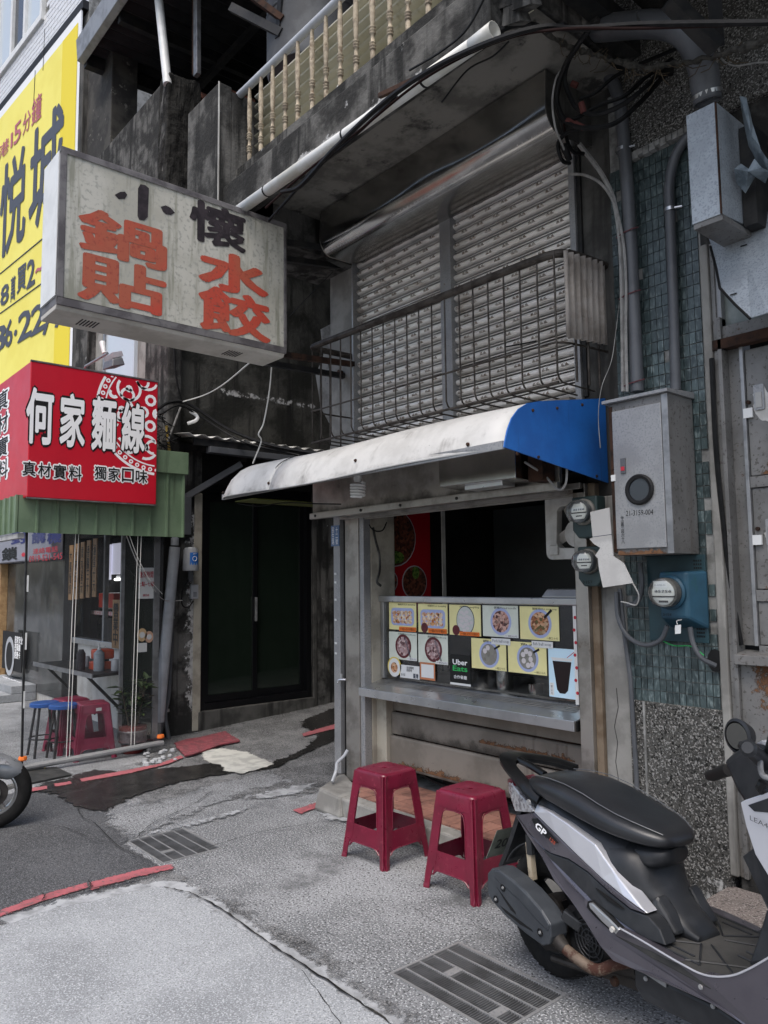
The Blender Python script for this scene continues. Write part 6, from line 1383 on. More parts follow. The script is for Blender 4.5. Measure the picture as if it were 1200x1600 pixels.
kp(kbox(124,953,178,962,3.24,.03), 'counter_strip', 'white'); kp(kbox(127,926,186,953,3.40,.25), 'cupboard', 'white_dirty', .01); kp(kbox(124,963,178,1003,3.40,.04), 'steel_panel', 'steel')
kp(kbox(122,1003,214,1016,3.15,.3), 'cook_top', 'steel_dull')
ta, tb2 = PY(172,906,3.6), PY(214,904,3.6)
lp_ = thing('strip_lamp', 'lit white strip lamp inside the noodle shop', 'lamp', ta); MB().tube([ta,tb2], .014, 8).build('tube', K['lamp'], lp_); B(ta.x,tb2.x,3.61,3.66,ta.z+.01,ta.z+.05).build('housing', K['white'], lp_)
K['lilac'] = mat('pale lilac panel', (.56,.56,.66), .5, emit=(.75,.75,.9), estr=.3)
kp(kbox(157,852,169,906,3.5,.04), 'pale_panel', 'lilac', .006); kp(kbox(171,850,214,896,3.55,.04), 'pale_panel', 'lilac', .006)
lettering('恭賀新禧 大吉大利 財源廣進', K['paper_red'], ks, PY(151,957.5,3.2385), (1,0,0), (0,0,1), .92, .05, 0, .001, res=1)
for i in range(5):
    x = -8.93+i*.185; o = thing('menu_plaque', ['first wooden menu plaque from the left in the noodle shop window','second wooden menu plaque from the left in the noodle shop window','middle wooden menu plaque of five in the noodle shop window','fourth wooden menu plaque from the left in the noodle shop window','rightmost wooden menu plaque of five in the noodle shop window'][i], 'menu plaque', (x,2.96,1.45), 'wooden menu plaques hanging in the noodle shop window')
    z1 = 1.90+.01*i
    B(x-.055,x+.055,2.95,2.965,z1-.62,z1).build('board', K['plaque'], o, bev=.003); lettering('\n'.join(['大腸麵線','小碗五十','貢丸湯元','香腸三十','滷蛋十元'][i]), K['text_black'], o, (x,2.9495,z1-.31), (1,0,0), (0,0,1), .075, .50, .01, .001, res=1)
o = thing('open_sign', 'wooden plaque with brush lettering hanging in the noodle shop window', 'sign', PY(181,975,2.97)); c = PY(181,975,2.96); B(c.x-.10,c.x+.10,2.96,2.975,c.z-.24,c.z+.24).build('board', K['plaque'], o, bev=.003); lettering('營\n業\n中', K['text_black'], o, c+V((0,-.0012,0)), (1,0,0), (0,0,1), .14, .42, .02, .001)
o = thing('red_gift_box', 'small red and orange box on the noodle shop counter strip', 'box', PY(168,940,3.28)); c = PY(168,948,3.28); B(c.x-.22,c.x+.22,3.26,3.36,c.z-.01,c.z+.15).build('carton', mat('red carton', (.48,.05,.03), .5), o, bev=.004); lettering('福', mat('gold print', (.65,.45,.15), .5), o, (c.x,3.2585,c.z+.07), (1,0,0), (0,0,1), .12, .12, .02, .001)
o = thing('hours_notice', 'white notice with red opening hours lettering on the noodle shop glass', 'notice', PX(228,910,-6.6)); a = PX(217,887,-6.62); b_ = PX(240,935,-6.62)
B(-6.625,-6.62,a.y,b_.y,b_.z,a.z).build('sheet', K['paper'], o); lettering('營業時間', K['paper_red'], o, (-6.6195,(a.y+b_.y)/2,a.z-.06), (0,1,0), (0,0,1), .13, .06, .02, .001, res=1); lettering('七點~七點', K['paper_red'], o, (-6.6195,(a.y+b_.y)/2,a.z-.145), (0,1,0), (0,0,1), .15, .045, .02, .001, res=1); lettering('週日休', K['paper_red'], o, (-6.6195,(a.y+b_.y)/2,b_.z+.03), (0,1,0), (0,0,1), .06, .02, .02, .001, res=1)
# glass side panel with stickers and its post
gp_ = thing('side_glazing', 'narrow glass side panel with aluminium post and round stickers beside the lane', 'glass panel', (-6.64,2.85,.1))
B(-6.66,-6.63,2.93,2.985,.08,1.95).build('post', K['alu'], gp_, bev=.003); B(-6.65,-6.645,2.66,2.93,.12,1.95).build('pane', K['dark_glass'], gp_); B(-6.66,-6.635,2.63,2.66,.12,1.95).build('stile', K['alu'], gp_)
for px, py, r in ((222,992,.045),(233,995,.04)): c = PX(px,py,-6.64); disc(c,(1,0,0),r,.002,16,r*1.3).build('sticker', mat('orange sticker' if px < 230 else 'peach sticker', (.62,.42,.22) if px < 230 else (.60,.36,.24), .5), gp_); disc(c+V((.002,0,0)),(1,0,0),r*.6,.001,12).build('sticker_print', K['paper'], gp_)
c = PX(222,1010,-6.64); B(-6.641,-6.639,c.y-.045,c.y+.045,c.z-.05,c.z+.03).build('sticker', K['paper'], gp_)
em = PX(213,948,-6.72); t = thing('electric_meter', 'small green electric meter seen behind the vinyl curtain', 'electric meter', em); B(em.x-.06,em.x+.02,em.y-.02,em.y+.1,em.z-.12,em.z+.12).build('case', K['meter_green'], t, bev=.01); MB().lathe([(.065,0),(.063,.05),(.04,.06),(.001,.062)], em+V((0,-.02,0)), (.3,-1,0), 18, caps=False).build('dome', K['pvc_pale'], t, smooth=True)
# table
tb_ = thing('wall_table', 'dark folding table on diagonal struts inside the noodle shop', 'table', (-7.4,2.8,.6))
MB().hexa([(-8.35,2.42,.640),(-6.80,2.46,.640),(-6.95,3.0,.640),(-8.35,3.0,.640),(-8.35,2.42,.665),(-6.80,2.46,.665),(-6.95,3.0,.665),(-8.35,3.0,.665)]).build('top', K['dark_iron'], tb_); MB().beam((-8.35,2.415,.655),(-6.80,2.455,.655),.012,.04).build('edge', K['alu'], tb_)
for x in (-8.2,-7.05): MB().beam((x,2.5,.63),(x+.0,3.0,.1),.025,.025).build('strut', K['dark_iron'], tb_)
def prop(name, label, cat, c, prof, m, n=14, lid=None):
    t = thing(name, label, cat, c); MB().lathe(prof, c, n=n).build('body', K[m], t, smooth=True)
    if lid: MB().lathe(lid, c, n=n).build('cap', K['white'], t, smooth=True)
    return t
prop('soap_bottle', 'pale blue pump bottle on the noodle shop table', 'bottle', (-7.10,2.62,.665), [(.045,0),(.048,.01),(.048,.16),(.018,.19)], 'sheet_blue', lid=[(.016,.185),(.016,.21),(.006,.215),(.006,.25)])
prop('sauce_bottle', 'dark sauce bottle on the noodle shop table', 'bottle', (-7.28,2.52,.665), [(.04,0),(.04,.15),(.02,.19)], 'text_plum')
o = thing('sauce_caddy', 'orange plastic caddy on the noodle shop table', 'caddy', (-7.22,2.66,.665)); B(-7.31,-7.15,2.60,2.76,.665,.74).build('tray', K['oran_plastic'], o, bev=.01); B(-7.32,-7.14,2.62,2.78,.76,.85).build('lid', K['oran_plastic'], o, bev=.015); B(-7.29,-7.17,2.64,2.74,.74,.76).build('neck', K['black'], o)
for i in range(3): prop('glass_jar', ['clear jar left behind the orange caddy','clear jar behind the pale blue pump bottle','clear jar at the end of the noodle shop table'][i], 'jar', ((-7.55,2.66,.665),(-7.02,2.74,.665),(-7.0,2.86,.665))[i], [(.035,0),(.037,.01),(.037,.09),(.03,.10)], 'pvc_pale')
# blue stools with dark legs
def blue_stool(c, label):
    t = thing('blue_stool', label, 'stool', c, 'round blue stools with dark legs in the noodle shop'); c = V(c)
    MB().lathe([(.105,.41),(.12,.415),(.12,.44),(.11,.448),(.001,.45)], c, n=20, caps=False).build('seat', K['seat_blue'], t, smooth=True)
    for k in range(4):
        a = pi/4+k*pi/2; d = V((cos(a),sin(a),0)); MB().tube([c+d*.08+V((0,0,.41)), c+d*.14+V((0,0,.0))], .011, 7).build('leg', K['dark_iron'], t)
    MB().tube([c+V((cos(a*pi/8)*.118,sin(a*pi/8)*.118,.15)) for a in range(17)], .006, 5).build('foot_ring', K['dark_iron'], t)
blue_stool((-7.02,2.13,0), 'blue topped stool nearest the street inside the noodle shop'); blue_stool((-6.80,2.22,0), 'blue topped stool half hidden behind the maroon stool')
# potted plant
pt = thing('potted_plant', 'leafy green plant in a red pot wrapped in clear plastic behind the curtain', 'plant', PX(207,1174,-6.585)); c = PX(207,1174,-6.585); c.z = 0
PK = .78
MB().lathe([(r*PK,h*PK) for r, h in [(.10,0),(.115,.02),(.135,.24),(.15,.25),(.15,.29),(.13,.29)]], c, n=20).build('pot', K['pot_red'], pt, smooth=True); MB().lathe([(r*PK,h*PK) for r, h in [(.122,.10),(.155,.13),(.15,.18),(.16,.24),(.145,.262)]], c, n=18, caps=False).build('plastic_wrap', K['poly_bag'], pt, smooth=True); MB().lathe([(.12*PK,.27*PK),(.001,.285*PK)], c, n=14, caps=False).build('soil', K['soil'], pt)
lm = MB(); lm.add([(0,0,0),(.022,.035,.008),(.012,.08,.0),(0,.11,-.012),(-.012,.08,0),(-.022,.035,.008),(0,.05,-.006)], [(0,1,6),(1,2,6),(2,3,6),(3,4,6),(4,5,6),(5,0,6)]); lm = lm.mesh('leaf', K['leaf'], smooth=True)
rr = random.Random(14); st = MB()
for k in range(9):
    a = rr.uniform(0,2*pi); L_ = rr.uniform(.24,.42); tip = c+V((cos(a)*.11*rr.random()*1.4, sin(a)*.11, .21+L_)); base = c+V((cos(a)*.03,sin(a)*.03,.20)); st.tube([base,(base+tip)/2+V((cos(a)*.02,0,0)),tip], [.006,.005,.003], 5)
    for j in range(9):
        p = base.lerp(tip, .35+.65*j/8); o = put('leaf', lm, pt, p); s = rr.uniform(.7,1.25); o.scale = (s,s,s); o.rotation_euler = (rr.uniform(-.2,.9), rr.uniform(-.5,.5), rr.uniform(0,2*pi))
st.build('stem', K['stem'], pt)
# green ribbed skirt roof
gk = thing('green_skirt', 'green ribbed metal skirt under the red noodle sign', 'metal skirt', (-6.4,2.3,1.86))
def rib(u, w): 
    k = (u*w/.155) % 1; return .020*(1 if k < .10 else 0)
ny = 9; y0, y1 = 1.70, 3.10
for i in range(ny):
    ya = y0+(y1-y0)*i/ny; yb = y0+(y1-y0)*(i+1)/ny; zt = 2.16 if yb < 2.78 else 2.62
    b = MB(); b.prism([(-6.40,ya,0),(-6.40,yb-.026,0),(-6.378,yb-.02,0),(-6.378,yb-.006,0),(-6.40,yb,0),(-6.405,yb,0),(-6.405,ya,0)], (0,0,zt-1.865)); 
    for p in b.v: p.z += 1.865
    b.build('rib_panel', K['green_sheet'], gk)
for i in range(5):
    xa = -6.40-.155*(i+1); b = MB(); b.box(xa,xa+.13,1.70,1.705,1.865,2.16); b.box(xa+.13,xa+.155,1.683,1.705,1.865,2.16); b.build('rib_panel', K['green_sheet'], gk)
B(-6.395,-6.36,2.80,3.12,2.43,2.63).build('cap_strip', K['green_sheet'], gk, bev=.004)
b = MB(); b.hexa([(-8.6,1.75,2.12),(-6.41,1.75,2.12),(-6.41,3.08,2.12),(-8.6,3.08,2.12),(-8.6,1.75,2.15),(-6.41,1.75,2.15),(-6.41,3.08,2.15),(-8.6,3.08,2.15)]); b.build('roof_sheet', K['roof_under'], gk)
b = MB(); b.box(-8.6,-6.42,1.71,1.76,1.82,1.86); b.build('rolled_flap', K['cardboard'], gk)
# vinyl curtain
vc = thing('vinyl_curtain', 'clear vinyl curtain with steel bottom bar and cords at the lane side', 'curtain', (-6.45,2.35,.05))
XV_ = -6.45
MB().grid(lambda u, v: V((XV_+.010*sin(u*13)*(.3+.7*v)+.004*sin(v*9), 1.80+1.13*u, .07+1.82*v)), 24, 12).build('sheet', K['vinyl'], vc, smooth=True)
MB().beam((XV_,1.80,.02),(XV_,1.785,1.90),.022,.014).build('pole', K['dark_iron'], vc); MB().tube([(XV_+.01,1.80,.045),(XV_+.01,2.95,.075)],   .024, 10).build('bottom_bar', K['galv'], vc, smooth=True)
for y, z in ((1.806,.10),(2.93,.115)): MB().lathe([(.03,0),(.034,.01),(.03,.03)], (XV_,y,z), n=8).build('orange_tie', K['orange'], vc)
for y in (2.13,2.155,2.66,2.69): MB().tube([(XV_+.014,y+.03,1.89),(XV_+.016,y,.08)], .0032, 4).build('cord', K['wire_white'], vc)
for z0 in (.5,.95,1.4): MB().beam((XV_+.012,1.80,z0),(XV_+.012,1.80,z0+.13),.006,.012).build('clip', K['white'], vc)
b = MB(); b.tube([(XV_+.01,1.97,.04),(XV_+.01,1.97,.005)], .005, 5); b.build('chain', K['mustard'], vc)
MB().tube(smoothpath([(XV_+.02,2.60,1.9),(XV_+.02,2.68,1.7),(XV_+.0,2.80,1.5),(XV_-.05,2.95,1.36)],6), .003, 4).build('loose_cord', K['wire_white'], vc)
# red noodle sign
rs = thing('noodle_sign', 'red corner signboard with white outlined characters and white paper cut pattern', 'signboard', (-6.6,2.25,2.13))
RX = -6.30
B(-8.2,RX,1.735,2.79,2.135,3.215).build('box', K['red_vinyl'], rs, bev=.006)
for a in ((1.735,2.79,2.125,2.135),(1.735,2.79,3.215,3.228)): B(RX-.02,RX+.004,*a).build('trim', K['signframe'], rs)
def rtext(t, box, bold=.028, outline=.06):
    c, w_, h_ = onX(*box, RX)
    if outline: lettering(t, K['text_black'], rs, (RX+.0005,c.y,c.z), (0,1,0), (0,0,1), w_*1.10, h_*1.08, bold+outline, .0015)
    lettering(t, K['text_white'], rs, (RX+.003,c.y,c.z), (0,1,0), (0,0,1), w_, h_, bold, .0015)
o0 = 540
for t, b4 in (('何',(112,176,220,412)),('家',(252,200,352,425)),('麵',(384,214,482,440)),('線',(508,238,602,448))): rtext(t, (b4[0]/q,o0+b4[1]/q,b4[2]/q,o0+b4[3]/q))
q = 2.6667
def rsub(t, b4):
    c, w_, h_ = onX(b4[0]/q,o0+b4[1]/q,b4[2]/q,o0+b4[3]/q,RX)
    lettering(t, K['text_white'], rs, (RX+.0005,c.y,c.z), (0,1,0), (0,0,1), w_*1.16, h_*1.18, .085, .0015); lettering(t, K['text_black'], rs, (RX+.003,c.y,c.z), (0,1,0), (0,0,1), w_*.97, h_*.97, .014, .0015)
for i, ch_ in enumerate('真材實料'): rsub(ch_, (94+i*64,482+i*6,94+i*64+54,540+i*6+4))
for i, ch_ in enumerate('獨家口味'): rsub(ch_, (393+i*57,502+i*5,393+i*57+50,556+i*5+4))
for i, ch_ in enumerate('真材實料'):
    a = PY(0,560+(140+95*i)/q,1.73); b_ = PY(11,556+(215+98*i)/q,1.73); zc = (a.z+b_.z)/2; w_ = .34
    lettering(ch_, K['text_white'], rs, (PY(5,590+i*35,1.73).x,1.7345,zc), (1,0,0), (0,0,1), w_*1.25, abs(a.z-b_.z)*1.12, .08, .001); lettering(ch_, K['text_black'], rs, (PY(5,590+i*35,1.73).x,1.7325,zc), (1,0,0), (0,0,1), w_*.94, abs(a.z-b_.z)*.96, .012, .001)
# paper-cut roundel, clipped at the sign's edge
oc_ = V((RX+.0014,2.79,2.93)); pat = MB()
def arc(cy, cz, r, a0, a1, w_, n=20):
    pr = []
    for i in range(n+1):
        a = a0+(a1-a0)*i/n; y, z = cy+r*cos(a), cz+r*sin(a)
        if y < 2.785 and z < 3.205 and z > 2.15: pr.append((y, z, a))
        else:
            if len(pr) > 1: strip(pr, w_)
            pr = []
    if len(pr) > 1: strip(pr, w_)
def strip(pr, w_):
    n = len(pr); v = []
    for k, (y, z, a) in enumerate(pr):
        ww = w_*(1 if isinstance(w_, float) else 1)
        v += [V((oc_.x, min(2.785,y+cos(a)*ww), z+sin(a)*ww)), V((oc_.x, y-cos(a)*ww, z-sin(a)*ww))]
    pat.add(v, [(2*k,2*k+1,2*k+3,2*k+2) for k in range(n-1)])
arc(oc_.y,oc_.z,.53,0,2*pi,.011,160); arc(oc_.y,oc_.z,.46,0,2*pi,.006,140)
for k in range(52):
    a = 2*pi*k/52; arc(oc_.y+.495*cos(a),oc_.z+.495*sin(a),.014,0,2*pi,.006,8)
for k in range(10):
    a = 2*pi*k/10; cy, cz = oc_.y+.32*cos(a), oc_.z+.32*sin(a)
    arc(cy,cz,.10,a,a+4.6,.012,14); arc(cy+.06*cos(a+2),cz+.06*sin(a+2),.055,a+1,a-3.6,.012,10); arc(cy,cz,.02,0,2*pi,.012,8)
    arc(oc_.y+.41*cos(a+.3),oc_.z+.41*sin(a+.3),.035,a,a+3,.014,8)
for k in range(6):
    a = 2*pi*k/6; arc(oc_.y+.13*cos(a),oc_.z+.13*sin(a),.04,0,2*pi,.013,10)
arc(oc_.y,oc_.z,.03,0,2*pi,.02,10)
for p in pat.v: p.x = RX+.0009
pat.build('paper_cut_print', K['text_white'], rs)
# floodlight above the noodle sign
fl = thing('flood_light', 'grey finned floodlight on a bent arm above the noodle sign', 'lamp', PY(165,575,2.9))
MB().tube([PY(132,578,2.75),PY(134,572,2.75),PY(168,552,2.75)], .014, 6).build('arm', K['alu'], fl); c = PY(174,566,2.75); b = MB(); b.hexa([c+V(p) for p in ((-.16,-.03,-.05),(.10,-.03,-.07),(.10,.10,-.03),(-.16,.10,-.01),(-.14,-.02,.03),(.08,-.02,.01),(.08,.08,.05),(-.14,.08,.07))]); b.build('housing', K['pvc'], fl, bev=.01)
b = MB()
for i in range(9): b.beam(c+V((-.14+i*.027,-.02,.05)), c+V((-.14+i*.027,.08,.085)), .006, .05)
b.build('fins', K['pvc_pale'], fl, kind='stuff')
MB().tube([PY(160,535,2.75),PY(163,552,2.75)], [.03,.02], 10).build('cap', K['white'], fl)
# window between banner and column
w2 = thing('upper_window', 'pale pane window between the grey columns under the lightbox', 'window', PY(185,545,3.2)); a, b_ = PY(178,515,3.17), PY(218,560,3.17)
B(-9.45,-7.4,3.2,3.3,2.0,4.6).build('wall_strip', K['plaster_pale'], w2); B(-8.55,-7.75,3.16,3.2,3.6,4.55).build('pane', K['pane'], w2); B(-8.60,-8.55,3.14,3.2,3.55,4.6).build('frame', K['alu'], w2); B(-8.6,-7.7,3.12,3.2,3.50,3.6).build('sill', K['plaster'], w2, bev=.006); B(-9.40,-9.0,3.1,3.2,2.6,4.6).build('column', K['mould'], w2)
# next shop to the left
nx = thing('intercom_shop', 'neighbouring shop front with a locksmith sign and black poster door at far left', 'shop front', (-11,3.0,0))
B(-14,-9.4,3.05,3.2,.1,2.4).build('wall', mat('shop interior glass', (.055,.06,.058), .12, col2=(.12,.123,.117), sc=3, spec=.8), nx)
B(-13.5,-9.36,2.86,3.0,1.76,2.25).build('sign_box', mat('lilac grey sign', (.24,.245,.29), .5), nx, bev=.01)
def nt_(t, x0, y0, x1, y1, m, bold=.03):
    a, b_ = PY(x0,(y0+y1)/2,2.86), PY(x1,(y0+y1)/2,2.86); zt_, zb_ = PY((x0+x1)/2,y0,2.86).z, PY((x0+x1)/2,y1,2.86).z; lettering(t, m, nx, ((a.x+b_.x)/2,2.859,(zt_+zb_)/2), (1,0,0), (0,0,1), b_.x-a.x, zt_-zb_, bold, .003)
DB = mat('deep blue lettering', (.012,.018,.16), .5)
nt_('對', 18,829,42,850,DB); nt_('講', 50,830,72,849,DB); nt_('機', 74,829,97,849,DB); nt_('鎖', 3,855,28,876,K['text_black']); nt_('·', 34,863,40,870,K['paper_red'],.1); nt_('連絡電話', 52,855,91,864,K['paper_red'],.01); nt_('0919-521-545', 46,866,98,876,K['paper_red'],.01)
B(-12.2,-11.86,2.95,3.05,.1,1.76).build('timber_frame', K['timber'], nx, bev=.004); a, b_ = PY(4,985,2.94), PY(34,1000,2.94)
MB().hexa([(a.x,2.945,.32),(b_.x,2.945,.32),(b_.x,2.955,.32),(a.x,2.955,.32),(a.x,2.945,a.z),(b_.x,2.945,a.z),(b_.x,2.955,a.z),(a.x,2.955,a.z)]).build('black_poster', K['text_black'], nx)
c = PY(15,1025,2.94); disc(c,(0,-1,0),.22,.003,20,.26).build('lock_print', K['pvc_pale'], nx); disc(c+V((0,-.004,0)),(0,-1,0),.15,.003,20,.19).build('lock_dial', K['text_black'], nx)
lettering('居家安全\n密碼鎖\n感應卡', K['text_white'], nx, PY(29,1012,2.938), (1,0,0), (0,0,1), .36, .30, .02, .002, res=1); lettering('鎖匠工作室 TEL:0', K['text_white'], nx, PY(20,1065,2.938), (1,0,0), (0,0,1), 1.0, .07, .02, .002, res=1)
B(-16,-10.4,2.55,3.05,-.0,.10).build('step', K['pad'], nx, bev=.01); B(-16,-10.4,2.75,3.05,.10,.2).build('step', K['pad'], nx, bev=.01)


decal('stain', lambda u, v: V((XL+.0025, 3.34+.18*u, .1+2.2*v)), 8, 40, K['lime_s'], lbd, lambda u, v: (.85*u+.1)*min(1, v/.1, (1-v)/.1))
decal('stain', lambda u, v: V((XL+.0065, 3.4+1.9*u, 3.35+.16*v)), 30, 8, K['lime_s'], lbd, lambda u, v: .62*min(1,v/.4,(1-v)/.4)*min(1,u/.2,(1-u)/.2))
# ================================================================== PLASTIC STOOLS
def stool_meshes(m, H=.455, top=.118, bot=.168):
    """square plastic stool: seat with skirt, four grooved corner legs with feet, four lower rails; local origin on the floor"""
    out = {}
    def hw(z): return top + (bot-top)*(H-z)/H
    # seat: rounded square top with a finger hole and skirt
    b = MB(); N = 7; rad = .03
    def ring(half, z, r):
        P = []
        for cx, cy, a0 in ((1,1,0),(-1,1,pi/2),(-1,-1,pi),(1,-1,1.5*pi)):
            for i in range(N): a = a0+i*pi/2/(N-1); P.append(V((cx*(half-r)+r*cos(a), cy*(half-r)+r*sin(a), z)))
        return P
    n = 4*N
    hole = [V((.012*cos(pi/4*0+2*pi*i/n+pi/n*0), .012*sin(2*pi*i/n), H-.004)) for i in range(n)]
    hole = []
    rings = [ring(top-.018,H,.024), ring(top-.008,H-.002,.028), ring(top-.001,H-.008,.03), ring(top+.002,H-.018,.03), ring(hw(H-.075),H-.075,.03)]
    base = rings[0]
    hole = [V((p.x,p.y,0)).normalized()*.013 + V((0,0,H-.003)) for p in base]; hole2 = [p - V((0,0,.02)) for p in hole]
    dip = [V((p.x,p.y,0)).normalized()*.021 + V((0,0,H)) for p in base]
    seq = [hole2, hole, dip] + rings
    vs = [p for r in seq for p in r]; k = len(seq)
    b.add(vs, [(i*n+j, i*n+(j+1) % n, (i+1)*n+(j+1) % n, (i+1)*n+j) for i in range(k-1) for j in range(n)])
    out['seat'] = b.mesh('seat', m, smooth=True, ang=50)
    # leg at +x +y corner, with side flanges and central groove
    b = MB(); lev = [0,.012,.02,.05,.056,.10,.105,.30,.375,H-.012]
    secs = []
    for z in lev:
        h = hw(z); fl = .056 if z > .10 else (.034 if z < .06 else .045); g = .0035 if z > .30 else .0075
        e = .004 if z < .015 else (.002 if .045 < z < .06 else 0)
        t = .0045
        outer = [(h-fl-.004,h-.002),(h-.026,h+e),(h-.012,h+.003+e),(h-.007,h+.001+e),(h-.0075-g*.3,h-.006-g*.3+e),(h-.0055-g*.2,h-.0055-g*.2+e),(h-.006-g*.3+e,h-.0075-g*.3),(h+.001+e,h-.007),(h+.003+e,h-.012),(h+e,h-.026),(h-.002,h-fl-.004)]
        inner = [(h-.002-t,h-fl-.004),(h-t,h-.026),(h-.012-t,h-.018),(h-.018,h-.012-t),(h-.026,h-t),(h-fl-.004,h-.002-t)]
        secs.append([V((x,y,z)) for x, y in outer+inner])
    n2 = len(secs[0]); b.add([p for s in secs for p in s], [(i*n2+j, i*n2+(j+1) % n2, (i+1)*n2+(j+1) % n2, (i+1)*n2+j) for i in range(len(secs)-1) for j in range(n2)] + [tuple(range(n2-1,-1,-1)), tuple(range((len(secs)-1)*n2, len(secs)*n2))])
    out['leg'] = b.mesh('leg', m, smooth=True, ang=28)
    # apron: arch below the seat on the +y side; rail lower down
    def plate(outl, z_to_y):
        b = MB(); n3 = len(outl)
        f = [V((x, z_to_y(z), z)) for x, z in outl]; bk = [p + V((0,-.004,0)) for p in f]
        b.add(f+bk, [(i,(i+1) % n3,n3+(i+1) % n3,n3+i) for i in range(n3)])
        # fill as quad strip between upper and lower chains of equal length
        h3 = n3//2
        for o in (0, n3): b.add([(f+bk)[o+i] for i in range(n3)], [(i,i+1,n3-2-i,n3-1-i) for i in range(h3-1)])
        return b
    A = hw(.40)-.052
    up = [(-A-.012+ (2*A+.024)*i/12, H-.07) for i in range(13)]
    lo = []
    for i in range(13):
        u = -1+2*i/12; a = A+.008; z = .365+.0*abs(u); 
        z = .372 - .075*max(0,(abs(u)-.72)/.28)**2; lo.append((u*a*1.02, z))
    out['apron'] = plate(up + lo[::-1], lambda z: hw(z)-.003).mesh('apron', m, smooth=False)
    # rim round the opening
    R0 = hw(.14)-.048; 
    up = [(-R0+2*R0*i/12, .176 + .022*max(0,(abs(-1+2*i/12)-.8)/.2)**2) for i in range(13)]
    lo = [(-R0-.004+2*(R0+.004)*i/12, .092 - .030*max(0,(abs(-1+2*i/12)-.6)/.4)**2) for i in range(13)]
    out['rail'] = plate(up + lo[::-1], lambda z: hw(z)-.003).mesh('rail', m, smooth=False)
    b = MB(); P = []
    for i in range(13): u = -1+2*i/12; P.append(V((u*(R0+.012), hw(.09)-.001, .090 - .026*max(0,(abs(u)-.6)/.4)**2)))
    b.tube(P, .0028, 5)
    W0 = hw(.28)-.036; P = [V((-(hw(.19)-.058), hw(.19), .19)), V((-(hw(.30)-.057), hw(.30), .30)), V((-(hw(.345)-.058)+.004, hw(.345), .345)), V((-(hw(.37)-.064)+.012, hw(.368), .368)), V((0, hw(.374), .374))]
    P = smoothpath(P, 4); P = P + [V((-p.x,p.y,p.z)) for p in P[::-1][1:]]; b.tube(P, .0026, 5)
    out['moulding'] = b.mesh('moulding', m, smooth=True)
    return out
def stool(label, loc, rot, meshes, group):
    t = thing('plastic_stool', label, 'stool', loc, group); t.rotation_euler = (0,0,rot)
    def ch(k, a): o = bpy.data.objects.new(k, meshes[k]); COL.objects.link(o); o.parent = t; o.rotation_euler = (0,0,a); return o
    ch('seat', 0)
    for i in range(4):
        ch('leg', i*pi/2); ap = ch('apron', i*pi/2); ch('rail', i*pi/2); ch('moulding', i*pi/2)
    return t
SM = stool_meshes(K['stool']); SG = 'maroon square plastic stools'
stool('maroon plastic stool by the shop post, farther from the scooter', (-3.215,2.735,.0), radians(3), SM, SG)
stool('maroon plastic stool standing next to the scooter exhaust', (-2.62,2.77,.0), radians(2), SM, SG)
SM2 = stool_meshes(K['stool_pink']); 
stool('crimson plastic stool behind the vinyl curtain, nearer the plant', (-6.69,2.42,.0), radians(-8), SM2, SG)
stool('crimson plastic stool behind the vinyl curtain with a small blue label', (-7.06,2.36,.0), radians(6), SM2, SG)
B(-6.545,-6.541,2.40,2.445,.395,.42).build('paper_tag', K['paper'], None, label='small white sticker on the crimson stool nearer the plant', cat='sticker')
# ================================================================== SCOOTER AT THE RIGHT
TH = radians(-10.5); SO = V((-1.84,2.41,0)); SD = V((cos(TH),sin(TH),0)); SN = V((sin(TH),-cos(TH),0))
def L3(s, w, h): return SO + SD*s + SN*w + V((0,0,h))
def SP(px, py, w):
    r = _ray(px, py); o = SO+SN*w; return CAM + r*((o-CAM).dot(SN)/r.dot(SN))
def mir(p):
    return p - SN*(2*(p-SO).dot(SN))
K['bodygrey'] = mat('metallic grey purple paint', (.15,.14,.165), .30, .6, col2=(.135,.126,.15), sc=6, coat=.45, spec=.5)
K['bodysilver'] = mat('metallic silver paint', (.56,.57,.61), .28, .5, coat=.5)
K['bplastic'] = mat('black matt plastic', (.030,.033,.038), .42, col2=(.042,.045,.050), sc=14, spec=.4)
K['bgloss'] = mat('black satin plastic', (.009,.010,.011), .32, col2=(.013,.014,.015), sc=9, spec=.4)
K['seatvinyl'] = mat('black seat vinyl', (.024,.026,.031), .34, col2=(.030,.033,.038), sc=6, bump=.12, bsc=260, spec=.55)
K['tyre'] = mat('tyre rubber', (.012,.0115,.011), .8, col2=(.021,.020,.019), sc=20, bump=.2, bsc=90, spec=.3)
K['muffler'] = mat('dark heat shield', (.065,.073,.085), .45, .2, col2=(.08,.09,.102), sc=9, spec=.4)
K['dirty_metal'] = mat('dirty engine metal', (.075,.068,.062), .6, .4, col2=(.045,.04,.037), sc=12, bump=.2)
K['rusty_pipe'] = mat('rusty exhaust pipe', (.19,.145,.11), .65, .35, col2=(.12,.08,.058), sc=12, rust=(.075,.028,.018), rsc=16, rlo=.46, rhi=.56)
K['redlens'] = mat('red lens', (.16,.010,.025), .15, coat=.5)
K['clearlens'] = mat('clear lens', (.45,.45,.46), .18, .35, col2=(.22,.21,.22), sc=55, coat=.6)
K['mirrorglass'] = mat('dusty mirror glass', (.16,.16,.15), .25, .6)
K['matgrey'] = mat('worn floor rubber', (.055,.055,.053), .85, col2=(.085,.083,.078), sc=5, bump=.3, bsc=120)
scoot = thing('scooter', 'grey purple scooter with long black seat parked in front of the pebble dash pier', 'scooter', SO + SD*.6)
def sc(b, name, m, bev=0, **k):
    par = k.pop('parent', None) or scoot
    return b.build(name, K[m], par, bev=bev, **k)
